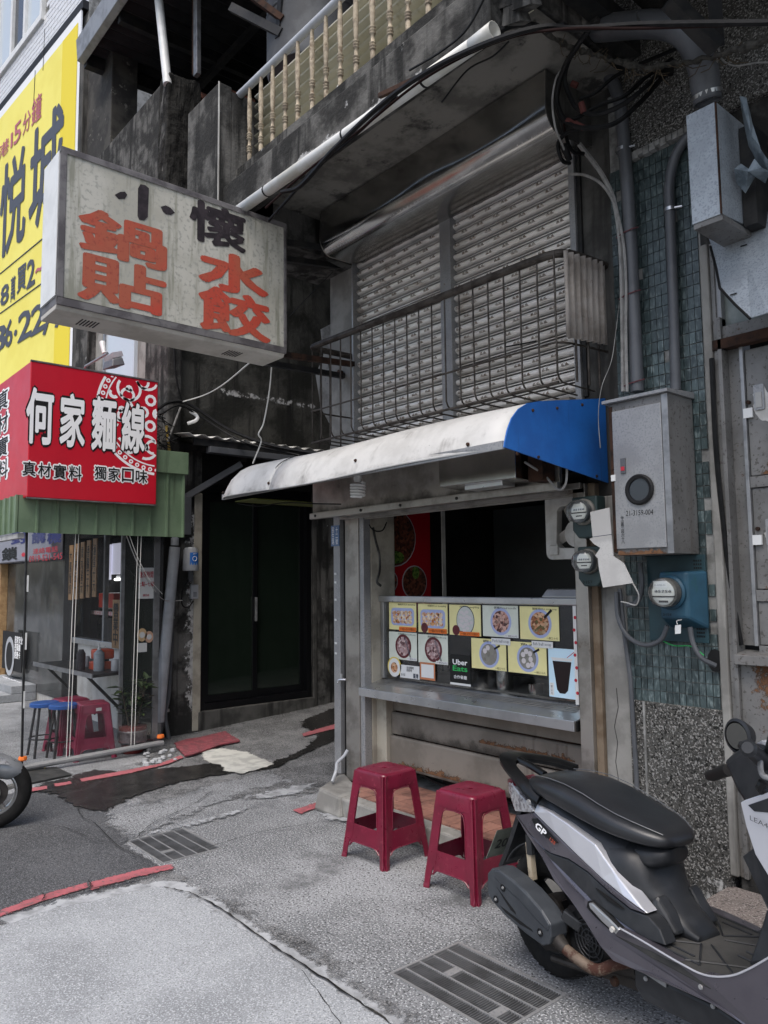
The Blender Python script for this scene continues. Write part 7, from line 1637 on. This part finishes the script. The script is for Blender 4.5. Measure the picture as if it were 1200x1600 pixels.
def panel(pts, w_in, name, m, bev=.006, both=True, **k):
    """pts: (px, py, w) traced on the near side; solid panel with its inner face w_in deeper; mirrored to the far side"""
    P = [SP(*p) for p in pts]; obs = []
    for side in ((0, 1) if both else (0,)):
        Q = [mir(p) for p in P] if side else P; e = SN*(-w_in if not side else w_in)
        bm = bmesh.new(); vs = [bm.verts.new(p) for p in Q]; f = bm.faces.new(vs)
        r = bmesh.ops.triangulate(bm, faces=[f]); g = bmesh.ops.extrude_face_region(bm, geom=bm.faces[:])
        for v_ in [x for x in g['geom'] if isinstance(x, bmesh.types.BMVert)]: v_.co += e
        b = MB(); bm.verts.index_update(); b.add([v_.co.copy() for v_ in bm.verts], [[v_.index for v_ in f.verts] for f in bm.faces]); bm.free()
        obs.append(sc(b, name, m, bev=bev, **k))
    return obs[0]
def loft(secs, n, name, m, smooth=True, p=2.6, **k):
    """secs: (s, halfwidth, hbot, htop, [wc]) superellipse sections"""
    b = MB(); vs = []
    for q in secs:
        s, hw_, hb, ht = q[:4]; wc = q[4] if len(q) > 4 else 0; hc, hh = (hb+ht)/2, (ht-hb)/2
        for j in range(n):
            a = 2*pi*j/n; ca, sa = cos(a), sin(a); vs.append(L3(s, wc+hw_*math.copysign(abs(ca)**(2/p), ca), hc+hh*math.copysign(abs(sa)**(2/p), sa)))
    kk = len(secs); b.add(vs, [(i*n+j, i*n+(j+1) % n, (i+1)*n+(j+1) % n, (i+1)*n+j) for i in range(kk-1) for j in range(n)] + [tuple(range(n-1,-1,-1)), tuple(range((kk-1)*n, kk*n))])
    return sc(b, name, m, smooth=smooth, ang=60, **k)
def wheel(s, R_, rimr, wd, spokes=3, rimm='bgloss'):
    c = L3(s,0,R_)
    prof = [(rimr,-wd*.38),(rimr+.012,-wd*.44),(R_-.05,-wd*.5),(R_-.022,-wd*.48),(R_-.006,-wd*.30),(R_,0),(R_-.006,wd*.30),(R_-.022,wd*.48),(R_-.05,wd*.5),(rimr+.012,wd*.44),(rimr,wd*.38)]
    b = MB().lathe(prof, c, SN, 44, caps=False); ty = sc(b, 'tyre', 'tyre', smooth=True, ang=60)
    tr = MB()
    for i in range(44):
        a = 2*pi*i/44
        for sg in (-1, 1):
            u = SD*cos(a)+V((0,0,1))*sin(a); v_ = SD*cos(a+.09)+V((0,0,1))*sin(a+.09)
            tr.beam(c+u*(R_-.010)+SN*(wd*.40*sg), c+v_*(R_+.0005)+SN*(wd*.06*sg), .006, .003, u)
    sc(tr, 'tread', 'black', kind='stuff', parent=ty)
    ri = sc(MB().lathe([(rimr+.002,-wd*.38),(rimr-.010,-wd*.36),(rimr-.022,-wd*.2),(rimr-.022,wd*.2),(rimr-.010,wd*.36),(rimr+.002,wd*.38)], c, SN, 40, caps=False), 'rim', rimm, smooth=True)
    sc(MB().lathe([(.03,-.06),(.055,-.05),(.06,-.01),(.06,.03),(.035,.045)], c, SN, 22), 'hub', 'dirty_metal', smooth=True, parent=ri)
    for i in range(spokes):
        a = 2*pi*i/spokes+.5; u = SD*cos(a)+V((0,0,1))*sin(a); sc(MB().beam(c+u*.05, c+u*(rimr-.014), .05, .03, SN), 'spoke', rimm, parent=ri, bev=.006)
wheel(-.012, .223, .135, .112); wheel(1.245, .222, .15, .10)
# muffler and exhaust
P = [(762,1364,.20),(768,1357,.20),(778,1358,.20),(800,1374,.20),(822,1394,.20),(846,1422,.20),(860,1445,.20),(861,1465,.20),(858,1476,.20),(848,1478,.20),(820,1458,.20),(790,1432,.20),(768,1408,.20),(762,1395,.20)]
panel(P, .075, 'muffler_shield', 'muffler', .009, False, smooth=False)
panel([(772,1360,.203),(782,1362,.203),(802,1378,.203),(824,1399,.203),(846,1425,.203),(858,1446,.203),(856,1456,.203),(840,1440,.203),(812,1408,.203),(790,1388,.203),(772,1372,.203)], .012, 'shield_ridge', 'muffler', .005, False)
P = [(786,1368,.13),(812,1386,.13),(838,1410,.13),(864,1442,.13),(876,1460,.13),(880,1476,.13),(870,1488,.13),(852,1486,.13),(800,1436,.13),(778,1403,.13)]
panel(P, .07, 'muffler_body', 'dirty_metal', .018, False)
for i, (x, y) in enumerate(((786,1387),(775,1405),(844,1457))):
    c = SP(x,y,.2005); sc(MB().lathe([(.013,-.002),(.0135,.002),(.010,.0025),(.009,-.001)], c, SN, 14), 'bolt_recess', 'black'); sc(MB().lathe([(.006,0),(.005,.004)], c, SN, 8), 'bolt', 'galv')
panel([(776,1386,.201),(805,1425,.201),(806,1429,.201),(798,1422,.201),(788,1406,.201)], .003, 'shield_slit', 'black', 0, False)
panel([(781,1415,.201),(830,1452,.201),(833,1456,.201),(812,1444,.201),(790,1426,.201)], .003, 'shield_slit', 'black', 0, False)
sc(MB().tube(smoothpath([SP(874,1472,.16),SP(886,1485,.16),SP(905,1500,.16),SP(925,1513,.15),SP(940,1515,.14),SP(958,1508,.12),SP(985,1503,.09),SP(1010,1500,.06)],6), .0185, 12), 'exhaust_pipe', 'rusty_pipe', smooth=True)
sc(MB().tube([SP(872,1470,.16),SP(884,1484,.16)], [.028,.020], 12), 'exhaust_joint', 'dirty_metal', smooth=True)
# engine, fan cover
c = SP(920,1470,.115)
sc(MB().lathe([(.075,-.12),(.098,-.03),(.100,-.004),(.070,0),(.066,-.012),(.001,-.014)], c, SN, 30, caps=False), 'fan_cover', 'bgloss', smooth=True)
fc = sc(MB().lathe([(.068,-.008),(.070,-.006)], c, SN, 28), 'fan_back', 'black')
for r in (.018,.034,.050,.064): sc(MB().tube([c + SD*(r*cos(a*pi/14)) + V((0,0,r*sin(a*pi/14))) - SN*.002 for a in range(29)], .0026, 5), 'grille_ring', 'bplastic', parent=fc)
for k in range(8): a = k*pi/4; sc(MB().beam(c-SN*.002, c+SD*(.068*cos(a))+V((0,0,.068*sin(a)))-SN*.002, .003, .004, SN), 'grille_spoke', 'bplastic', parent=fc)
loft([(.10,.07,.16,.30),(.18,.10,.13,.34),(.32,.10,.14,.33),(.42,.08,.16,.30)], 14, 'engine', 'dirty_metal')
sc(MB().beam(L3(.02,.06,.23), L3(.24,.07,.27), .035, .05), 'swing_arm', 'dirty_metal', bev=.008); sc(MB().beam(L3(.22,.10,.27), L3(.16,.13,.30), .03, .04), 'bracket', 'bplastic', bev=.006)
sc(MB().beam(L3(.27,.05,.14), L3(.45,.02,.15), .05, .035), 'centre_stand', 'dirty_metal', bev=.006); sc(MB().tube([L3(.30,.10,.15),L3(.10,.13,.13)], .012, 8), 'stand_leg', 'dirty_metal')
sc(MB().lathe([(.016,0),(.014,.012)], SP(962,1533,.1), SN, 10), 'bolt', 'rust')
# rear mudguard and hanger with plate
b = MB(); b.grid(lambda u, v: L3(-.012+.245*cos(radians(150-95*u)), -.065+.13*v, .223+.245*sin(radians(150-95*u))), 16, 4); sc(b, 'mudguard', 'bplastic', smooth=True, solid=.005)
sc(MB().beam(L3(-.06,.085,.47), L3(-.045,.085,.34), .022, .022), 'shock_absorber', 'baluster'); sc(MB().tube([L3(-.055,.085,.50),L3(-.05,.085,.43)], .018, 8), 'shock_mount', 'bplastic')
b = MB(); path = [(-.13,.56),(-.17,.50),(-.215,.43),(-.265,.36),(-.315,.295)]
for i in range(len(path)-1):
    (s0,h0),(s1,h1) = path[i], path[i+1]; wa, wb = .085-.012*i, .085-.012*(i+1); t = .028
    b.hexa([L3(s0,-wa,h0),L3(s0,wa,h0),L3(s0+t,wa,h0+t*.4),L3(s0+t,-wa,h0+t*.4),L3(s1,-wb,h1),L3(s1,wb,h1),L3(s1+t,wb,h1+t*.4),L3(s1+t,-wb,h1+t*.4)])
sc(b, 'rear_fender', 'bplastic')
a = L3(-.245,0,.505); dn = L3(-.325,0,.365)
b = MB(); b.hexa([L3(-.268,-.10,.455),L3(-.268,.075,.455),L3(-.264,.075,.457),L3(-.264,-.10,.457),L3(-.345,-.10,.325),L3(-.345,.075,.325),L3(-.341,.075,.327),L3(-.341,-.10,.327)])
pl8 = sc(b, 'number_plate', 'white_dirty', parent=None)
pl8.data.materials[0] = mat('plate back', (.22,.24,.20), .5, col2=(.16,.18,.15), sc=12)
lettering('20', K['bplastic'], pl8, L3(-.300,.03,.392)+SD*.004, -SN, (L3(-.268,0,.455)-L3(-.345,0,.325)), .06, .05, .02, .001)
# body panels, traced from tail to footboard
W = .13
panel([(839,1256,.10),(860,1269,.125),(885,1286,.135),(929,1319,.14),(945,1342,.142),(960,1363,.145),(985,1395,.15),(1011,1428,.155),(995,1417,.158),(975,1402,.16),(940,1373,.155),(900,1335,.15),(866,1301,.14),(834,1269,.115)], .05, 'side_fairing', 'bodysilver', .004, False)
bp = panel([(834,1270,.115),(866,1302,.14),(900,1336,.15),(940,1374,.155),(975,1403,.16),(1008,1428,.157),(985,1420,.160),(950,1392,.155),(918,1362,.15),(888,1342,.147),(860,1333,.14),(848,1325,.136),(826,1300,.12),(807,1274,.09)], .04, 'badge_panel', 'bodygrey', .003, False)
panel([(848,1327,.134),(862,1334,.136),(888,1343,.142),(918,1363,.146),(950,1393,.15),(985,1421,.155),(1012,1432,.155),(1030,1452,.16),(1040,1478,.17),(1010,1468,.17),(985,1452,.168),(968,1440,.168),(945,1422,.165),(915,1402,.155),(885,1375,.145),(866,1352,.138)], .05, 'lower_trim', 'bplastic', .004, False)
panel([(806,1274,.088),(826,1302,.118),(848,1328,.134),(868,1354,.142),(886,1377,.15),(914,1404,.16),(913,1412,.162),(930,1432,.168),(950,1450,.172),(961,1461,.178),(968,1452,.19),(1000,1470,.197),(1040,1494,.20),(1070,1511,.20),(1094,1523,.20),(1118,1528,.20),(1145,1526,.20),(1170,1516,.20),(1200,1499,.20),(1240,1470,.20),(1260,1560,.20),(1220,1640,.19),(1160,1600,.19),(1122,1573,.19),(1080,1553,.19),(1040,1533,.188),(1012,1519,.185),(985,1512,.18),(958,1501,.175),(938,1478,.168),(912,1436,.16),(890,1404,.152),(866,1376,.144),(846,1338,.13),(822,1302,.112)], .035, 'lower_fairing', 'bodygrey', .005)
panel([(918,1408,.166),(924,1407,.168),(945,1424,.172),(964,1444,.178),(972,1452,.182),(966,1464,.178),(948,1450,.174),(930,1434,.17),(916,1418,.166)], .03, 'peg_recess', 'black', .003)
pg = panel([(919,1411,.176),(924,1411,.177),(948,1433,.18),(968,1453,.184),(963,1461,.182),(940,1440,.178),(922,1420,.176)], .012, 'foot_peg', 'steel', .004, False)
sc(MB().lathe([(.009,0),(.008,.008)], SP(958,1452,.186), SN, 10), 'bolt', 'white_dirty')
# badge
bx_ = panel([(830,1279,.130),(836,1279,.132),(852,1297,.142),(866,1311,.148),(871,1318,.150),(866,1318,.150),(850,1306,.145),(835,1290,.137)], .012, 'badge', 'bgloss', .001, False)
u_ = (SP(866,1316,.15)-SP(832,1281,.136)).normalized(); vv = (V((0,0,1)) - u_*u_.z).normalized()
lettering('GP', K['text_white'], bx_, SP(846,1296,.1435), u_, vv, .065, .028, .03, .002, shear=.3); lettering('125', K['text_red'], bx_, SP(864,1314,.1525), u_, vv, .035, .014, .02, .002, shear=.3)
# vents
for k in range(3): panel([(930+6*k,1388+5*k,.159),(950+6*k,1402+5*k,.161),(964+5*k,1413+4*k,.163),(952+5*k,1408+4*k,.162),(938+5*k,1397+5*k,.160)], .006, 'vent', 'black', 0, False)
# tail lamp
panel([(793,1222,.055),(799,1223,.075),(812,1240,.09),(828,1258,.11),(834,1268,.118),(830,1270,.115),(804,1268,.09),(800,1256,.078),(795,1238,.06)], .05, 'tail_lens', 'clearlens', .006)
panel([(792,1217,.03),(798,1216,.06),(804,1228,.08),(798,1236,.072),(794,1234,.055)], .06, 'brake_lens', 'redlens', .006)
loft([(-.20,.05,.60,.66),(-.12,.075,.56,.675),(0,.10,.54,.68),(.15,.12,.50,.66),(.3,.125,.44,.63),(.42,.12,.36,.62)], 16, 'tail_body', 'bplastic')
# seat: vinyl cushion with a stitched top edge
SS = [(-.085,.055,.672,.690),(-.06,.085,.664,.706),(0,.115,.654,.728),(.08,.134,.646,.738),(.17,.142,.634,.738),(.26,.145,.622,.726),(.33,.144,.615,.708),(.40,.138,.610,.692),(.46,.126,.608,.681),(.51,.108,.608,.670),(.55,.082,.612,.657),(.572,.045,.62,.642)]
loft(SS, 26, 'seat', 'seatvinyl', p=3.0)
b = MB()
for sg in (-1, 1): b.tube([L3(s, sg*hw_*.80, hb+(ht-hb)*.955+.002) for s, hw_, hb, ht in SS[1:-1]], .0016, 4)
sc(b, 'seat_piping', 'cable_grey' if 0 else 'pvc')
# grab rail
go = [(.035,.126,.640),(-.03,.124,.662),(-.12,.106,.690),(-.22,.078,.718),(-.28,.045,.735),(-.298,0,.742),(-.28,-.045,.742),(-.21,-.085,.742),(-.11,-.112,.742),(0,-.118,.735)]
gi = [(.03,.095,.668),(-.03,.088,.690),(-.10,.072,.708),(-.165,.05,.722),(-.195,.028,.730),(-.205,0,.733),(-.195,-.028,.733),(-.16,-.052,.733),(-.09,-.075,.732),(0,-.085,.728)]
go, gi = smoothpath([L3(*p) for p in go], 4), smoothpath([L3(*p) for p in gi], 4); n = len(go)
b = MB(); dn = V((0,0,-.020)); vs = []
for a, c_ in zip(go, gi): m_ = (a+c_)/2+V((0,0,.007)); vs += [a+dn*.4, a+V((0,0,.004)), m_, c_+V((0,0,.002)), c_+dn*.6, m_+dn]
b.add(vs, [(i*6+k, i*6+(k+1) % 6, (i+1)*6+(k+1) % 6, (i+1)*6+k) for i in range(n-1) for k in range(6)] + [(5,4,3,2,1,0), tuple(range((n-1)*6, n*6))])
sc(b, 'grab_rail', 'bgloss', smooth=True, ang=50)
sc(MB().tube(smoothpath([L3(-.21,0,.730),L3(-.14,0,.722),L3(-.06,0,.705)],5), .014, 8), 'rail_brace', 'bgloss', smooth=True)
sc(MB().lathe([(.011,0),(.010,.006)], L3(.012,.142,.64), SN, 10), 'bolt', 'galv')
# under-seat column and floor
loft([(.34,.135,.36,.61),(.42,.135,.36,.61),(.47,.122,.36,.60),(.50,.10,.36,.53),(.545,.082,.36,.47),(.59,.07,.36,.43),(.65,.05,.358,.392)], 18, 'seat_column', 'bplastic')
loft([(.44,.09,.52,.605),(.50,.085,.535,.612),(.535,.065,.55,.612),(.55,.045,.565,.608)], 14, 'nose_box', 'bplastic')
panel([(1002,1425,.10),(1024,1400,.10),(1040,1425,.095),(1060,1462,.095),(1040,1466,.11),(1012,1458,.13)], .05, 'column_rib', 'bplastic', .01)
b = MB(); b.box(0,1,0,1,0,1); b.v, b.f = [], []
fl_ = [(.44,.175),(.60,.192),(.80,.195),(.92,.19),(.98,.17)]
P = [L3(s,w_,.372) for s, w_ in fl_] + [L3(s,-w_,.372) for s, w_ in fl_[::-1]]
b.prism(P, (0,0,-.03)); sc(b, 'floorboard', 'matgrey', bev=.004)
rd = MB()
for sg in (-1, 1):
    for (s0,w0),(s1,w1) in (((.55,.16),(.66,.05)),((.55,.16),(.74,.16)),((.66,.05),(.74,.16)),((.68,.03),(.86,.15)),((.70,.17),(.82,.06)),((.82,.06),(.93,.15)),((.88,.02),(.94,.10)),((.60,.13),(.70,.13)),((.76,.02),(.9,.02))):
        rd.tube([L3(s0,sg*w0,.373), L3(s1,sg*w1,.373)], .0035, 5)
sc(rd, 'floor_rib', 'bplastic', kind='stuff')
# belly
panel([(990,1512,.15),(1040,1536,.155),(1085,1557,.155),(1122,1575,.155),(1160,1602,.155),(1180,1640,.15),(1120,1622,.15),(1060,1592,.15),(1005,1565,.145),(990,1540,.14)], .30, 'belly', 'bplastic', .01, False)
for x, y in ((1009,1529),(1114,1572),(1095,1542)):
    sc(MB().lathe([(.0075,0),(.006,.004)], SP(x,y,.192 if x == 1095 else .157), SN, 12), 'bolt', 'galv')
c = SP(1026,1526,.157); b = MB().beam(c-SD*.035+V((0,0,.003)), c+SD*.035-V((0,0,.003)), .026, .004, SN); sc(b, 'label_plate', 'alu')
# leg shield
panel([(1160,1338,.04),(1176,1326,.05),(1210,1350,.06),(1240,1400,.06),(1262,1470,.06),(1216,1446,.05),(1198,1419,.05),(1180,1380,.04)], .16, 'leg_shield', 'bplastic', .012, False)
panel([(1198,1417,.08),(1220,1420,.08),(1270,1450,.08),(1262,1500,.10),(1200,1506,.12),(1167,1512,.12),(1182,1470,.10)], .18, 'shield_foot', 'bplastic', .012, False)
sc(MB().tube(smoothpath([SP(968,1450,.198),SP(1000,1468,.201),SP(1040,1492,.202),SP(1070,1509,.202),SP(1094,1521,.202),SP(1118,1526,.202),SP(1145,1524,.202),SP(1170,1514,.202),SP(1202,1496,.202)],5), .0028, 6), 'edge_trim', 'bodysilver', smooth=True)
panel([(1157,1254,.20),(1164,1250,.20),(1200,1238,.20),(1260,1225,.20),(1290,1330,.20),(1250,1400,.20),(1210,1385,.20),(1180,1335,.20),(1166,1292,.20)], .05, 'front_fairing', 'bodysilver', .008)
panel([(1168,1258,.203),(1200,1247,.203),(1250,1236,.203),(1270,1262,.203),(1230,1262,.203),(1200,1270,.203),(1178,1268,.203)], .01, 'fairing_stripe', 'bplastic', .002)
lettering('LEA4', K['pvc'], scoot, SP(1186,1284,.206), (SP(1200,1290,.206)-SP(1175,1278,.206)), (0,0,1), .05, .012, .0, .001)
loft([(1.02,.17,.40,.92),(1.10,.19,.45,.93),(1.20,.15,.50,.88),(1.30,.08,.55,.75)], 18, 'front_cowl', 'bodygrey')
loft([(.93,.12,.72,.90),(1.0,.15,.70,.93)], 14, 'inner_cowl', 'bplastic')
# handlebar cover, turned toward its left lock
panel([(1127,1190,.02),(1138,1180,.03),(1158,1166,.05),(1185,1160,.08),(1215,1160,.10),(1230,1230,.10),(1200,1250,.09),(1166,1262,.06),(1150,1238,.04),(1138,1212,.03)], .16, 'handlebar_cover', 'bplastic', .02, False)
panel([(1180,1162,.10),(1190,1157,.12),(1230,1172,.14),(1232,1180,.14),(1192,1164,.12)], .02, 'chrome_trim', 'bodysilver', .003, False)
sc(MB().tube(smoothpath([SP(1109,1212,-.24),SP(1116,1211,-.20),SP(1128,1206,-.12),SP(1140,1203,-.06)],5), [.017]*3+[.019]*13, 12), 'grip', 'black', smooth=True)
c0_ = SP(1168,1168,.30); c1_ = SP(1195,1190,.12); sc(MB().tube([c0_,c0_.lerp(c1_,.05),c0_.lerp(c1_,.12),c0_.lerp(c1_,.8),c1_], [.014,.021,.019,.022,.024], 14), 'grip', 'bplastic', smooth=True)
sc(MB().tube(smoothpath([SP(1188,1190,.22),SP(1189,1204,.24),SP(1194,1213,.25),SP(1212,1218,.25)],5), .007, 8), 'brake_lever', 'alu', smooth=True)
sc(MB().tube(smoothpath([SP(1192,1222,.2),SP(1188,1232,.2),SP(1200,1240,.18)],4), .012, 8), 'key_knob', 'bgloss')
# mirrors
mc_ = SP(1152,1150,-.10); fn_ = (V((0,0,1.45))+V((-.9,.4,0))-mc_).normalized(); fn_ = V((-.35,-.93,.05)).normalized()
sc(MB().lathe([(.001,-.050),(.034,-.040),(.050,-.012),(.053,0),(.044,.004)], mc_, fn_, 22, caps=False), 'mirror', 'bplastic', smooth=True)
sc(disc(mc_+fn_*.001, fn_, .042, .002, 20, .039), 'mirror_glass', 'mirrorglass')
sc(MB().tube(smoothpath([mc_-V((-.01,0,.03)), SP(1160,1163,-.08), SP(1170,1172,-.02)],4), .010, 8), 'mirror_stem', 'bplastic')
mm_ = SP(1212,1090,.33); sc(MB().lathe([(.001,-.03),(.045,-.02),(.06,0),(.001,.001)], mm_, (-.9,-.2,.1), 20, caps=False), 'mirror', 'bplastic', smooth=True); sc(MB().tube([mm_-V((0,0,.04)), c1_], .008, 8), 'mirror_stem', 'bplastic')
# front forks and fender (beyond the frame)
for w_ in (-.075,.075): sc(MB().tube([L3(1.245,w_,.222), L3(1.13,w_,.62)], .022, 10), 'fork', 'dirty_metal')
b = MB(); b.grid(lambda u, v: L3(1.245+.245*cos(radians(20+140*u)), -.06+.12*v, .222+.245*sin(radians(20+140*u))), 16, 4); sc(b, 'front_fender', 'bodygrey', smooth=True, solid=.006)
# ================================================================== SCOOTER AT THE LEFT EDGE
t2 = thing('scooter', 'silver scooter entering the picture at its left edge, front wheel only', 'scooter', (0,0,0))
WX = 0.; WR = .215
def s2(b, name, m, bev=0, **k):
    par = k.pop('parent', None) or t2
    return b.build(name, K[m], par, bev=bev, **k)
wc_ = V((0,0,WR)); YN = V((0,-1,0))
ty = s2(MB().lathe([(.135,-.038),(.15,-.046),(.175,-.050),(.198,-.044),(.211,-.025),(.215,0),(.211,.025),(.198,.044),(.175,.050),(.15,.046),(.135,.038)], wc_, YN, 44, caps=False), 'tyre', 'tyre', smooth=True, ang=60)
ri = s2(MB().lathe([(.137,-.038),(.130,-.04),(.120,-.028),(.116,0),(.120,.028),(.130,.04),(.137,.038)], wc_, YN, 40, caps=False), 'rim', 'steel', smooth=True)
for i in range(5):
    a = 2*pi*i/5+.2; u = V((cos(a),0,sin(a))); s2(MB().beam(wc_+u*.03, wc_+u*.122, .026, .03, (0,1,0)), 'spoke', 'steel_dull', parent=ri, bev=.005)
s2(MB().lathe([(.045,-.05),(.045,.05)], wc_, YN, 18), 'hub', 'steel_dull', parent=ri); s2(MB().lathe([(.085,.028),(.085,.032)], wc_, YN, 26), 'brake_disc', 'dirty_metal', parent=ri)
for w_ in (-.07,.07): s2(MB().tube([wc_+V((0,w_,0)), wc_+V((-.14,w_,.42))], .020, 10), 'fork', 'steel_dull')
K['silver2'] = mat('dull silver paint', (.33,.345,.36), .42, .5, col2=(.28,.295,.31), sc=5)
b = MB(); vs = []; n = 14
for s, hwid, hb, ht in ((.175,.02,.30,.335),(.15,.05,.285,.375),(.08,.075,.28,.42),(-.02,.085,.30,.465),(-.14,.09,.36,.50),(-.28,.09,.42,.56)):
    for j in range(n):
        a = 2*pi*j/n; vs.append(wc_ + V((s, hwid*cos(a), -WR+(hb+ht)/2+(ht-hb)/2*sin(a))))
b.add(vs, [(i*n+j, i*n+(j+1) % n, (i+1)*n+(j+1) % n, (i+1)*n+j) for i in range(5) for j in range(n)] + [tuple(range(n-1,-1,-1)), tuple(range(5*n,6*n))]); s2(b, 'front_fender', 'silver2', smooth=True)
s2(MB().prism([wc_+V((.10,-.075,.165)), wc_+V((.02,-.088,.18)), wc_+V((-.06,-.092,.22)), wc_+V((-.02,-.088,.24)), wc_+V((.06,-.08,.205))], (0,-.006,0)), 'reflector', 'clearlens', bev=.002)
b = MB(); vs = []
for s, hwid, hb, ht in ((-.18,.10,.45,.95),(-.25,.19,.42,1.0),(-.36,.21,.40,1.0),(-.46,.19,.35,.95)):
    for j in range(n):
        a = 2*pi*j/n; vs.append(wc_ + V((s, hwid*cos(a), -WR+(hb+ht)/2+(ht-hb)/2*sin(a))))
b.add(vs, [(i*n+j, i*n+(j+1) % n, (i+1)*n+(j+1) % n, (i+1)*n+j) for i in range(3) for j in range(n)] + [tuple(range(n-1,-1,-1)), tuple(range(3*n,4*n))]); s2(b, 'leg_shield', 'silver2', smooth=True)
s2(MB().box(-.95,-.42,-.18,.18,.25,.33), 'floorboard', 'bplastic', bev=.02)
b = MB(); vs = []
for s, hwid, hb, ht in ((-.9,.12,.30,.74),(-1.1,.16,.34,.78),(-1.4,.16,.42,.80),(-1.65,.10,.55,.80)):
    for j in range(n):
        a = 2*pi*j/n; vs.append(wc_ + V((s, hwid*cos(a), -WR+(hb+ht)/2+(ht-hb)/2*sin(a))))
b.add(vs, [(i*n+j, i*n+(j+1) % n, (i+1)*n+(j+1) % n, (i+1)*n+j) for i in range(3) for j in range(n)] + [tuple(range(n-1,-1,-1)), tuple(range(3*n,4*n))]); s2(b, 'tail_body', 'silver2', smooth=True)
s2(MB().lathe([(.12,-.045),(.19,-.05),(.215,0),(.19,.05),(.12,.045)], wc_+V((-1.28,0,0)), YN, 36, caps=True), 'tyre', 'tyre', smooth=True)

t2.location = PZ(-13,1295,0); t2.rotation_euler = (0,0,radians(72))
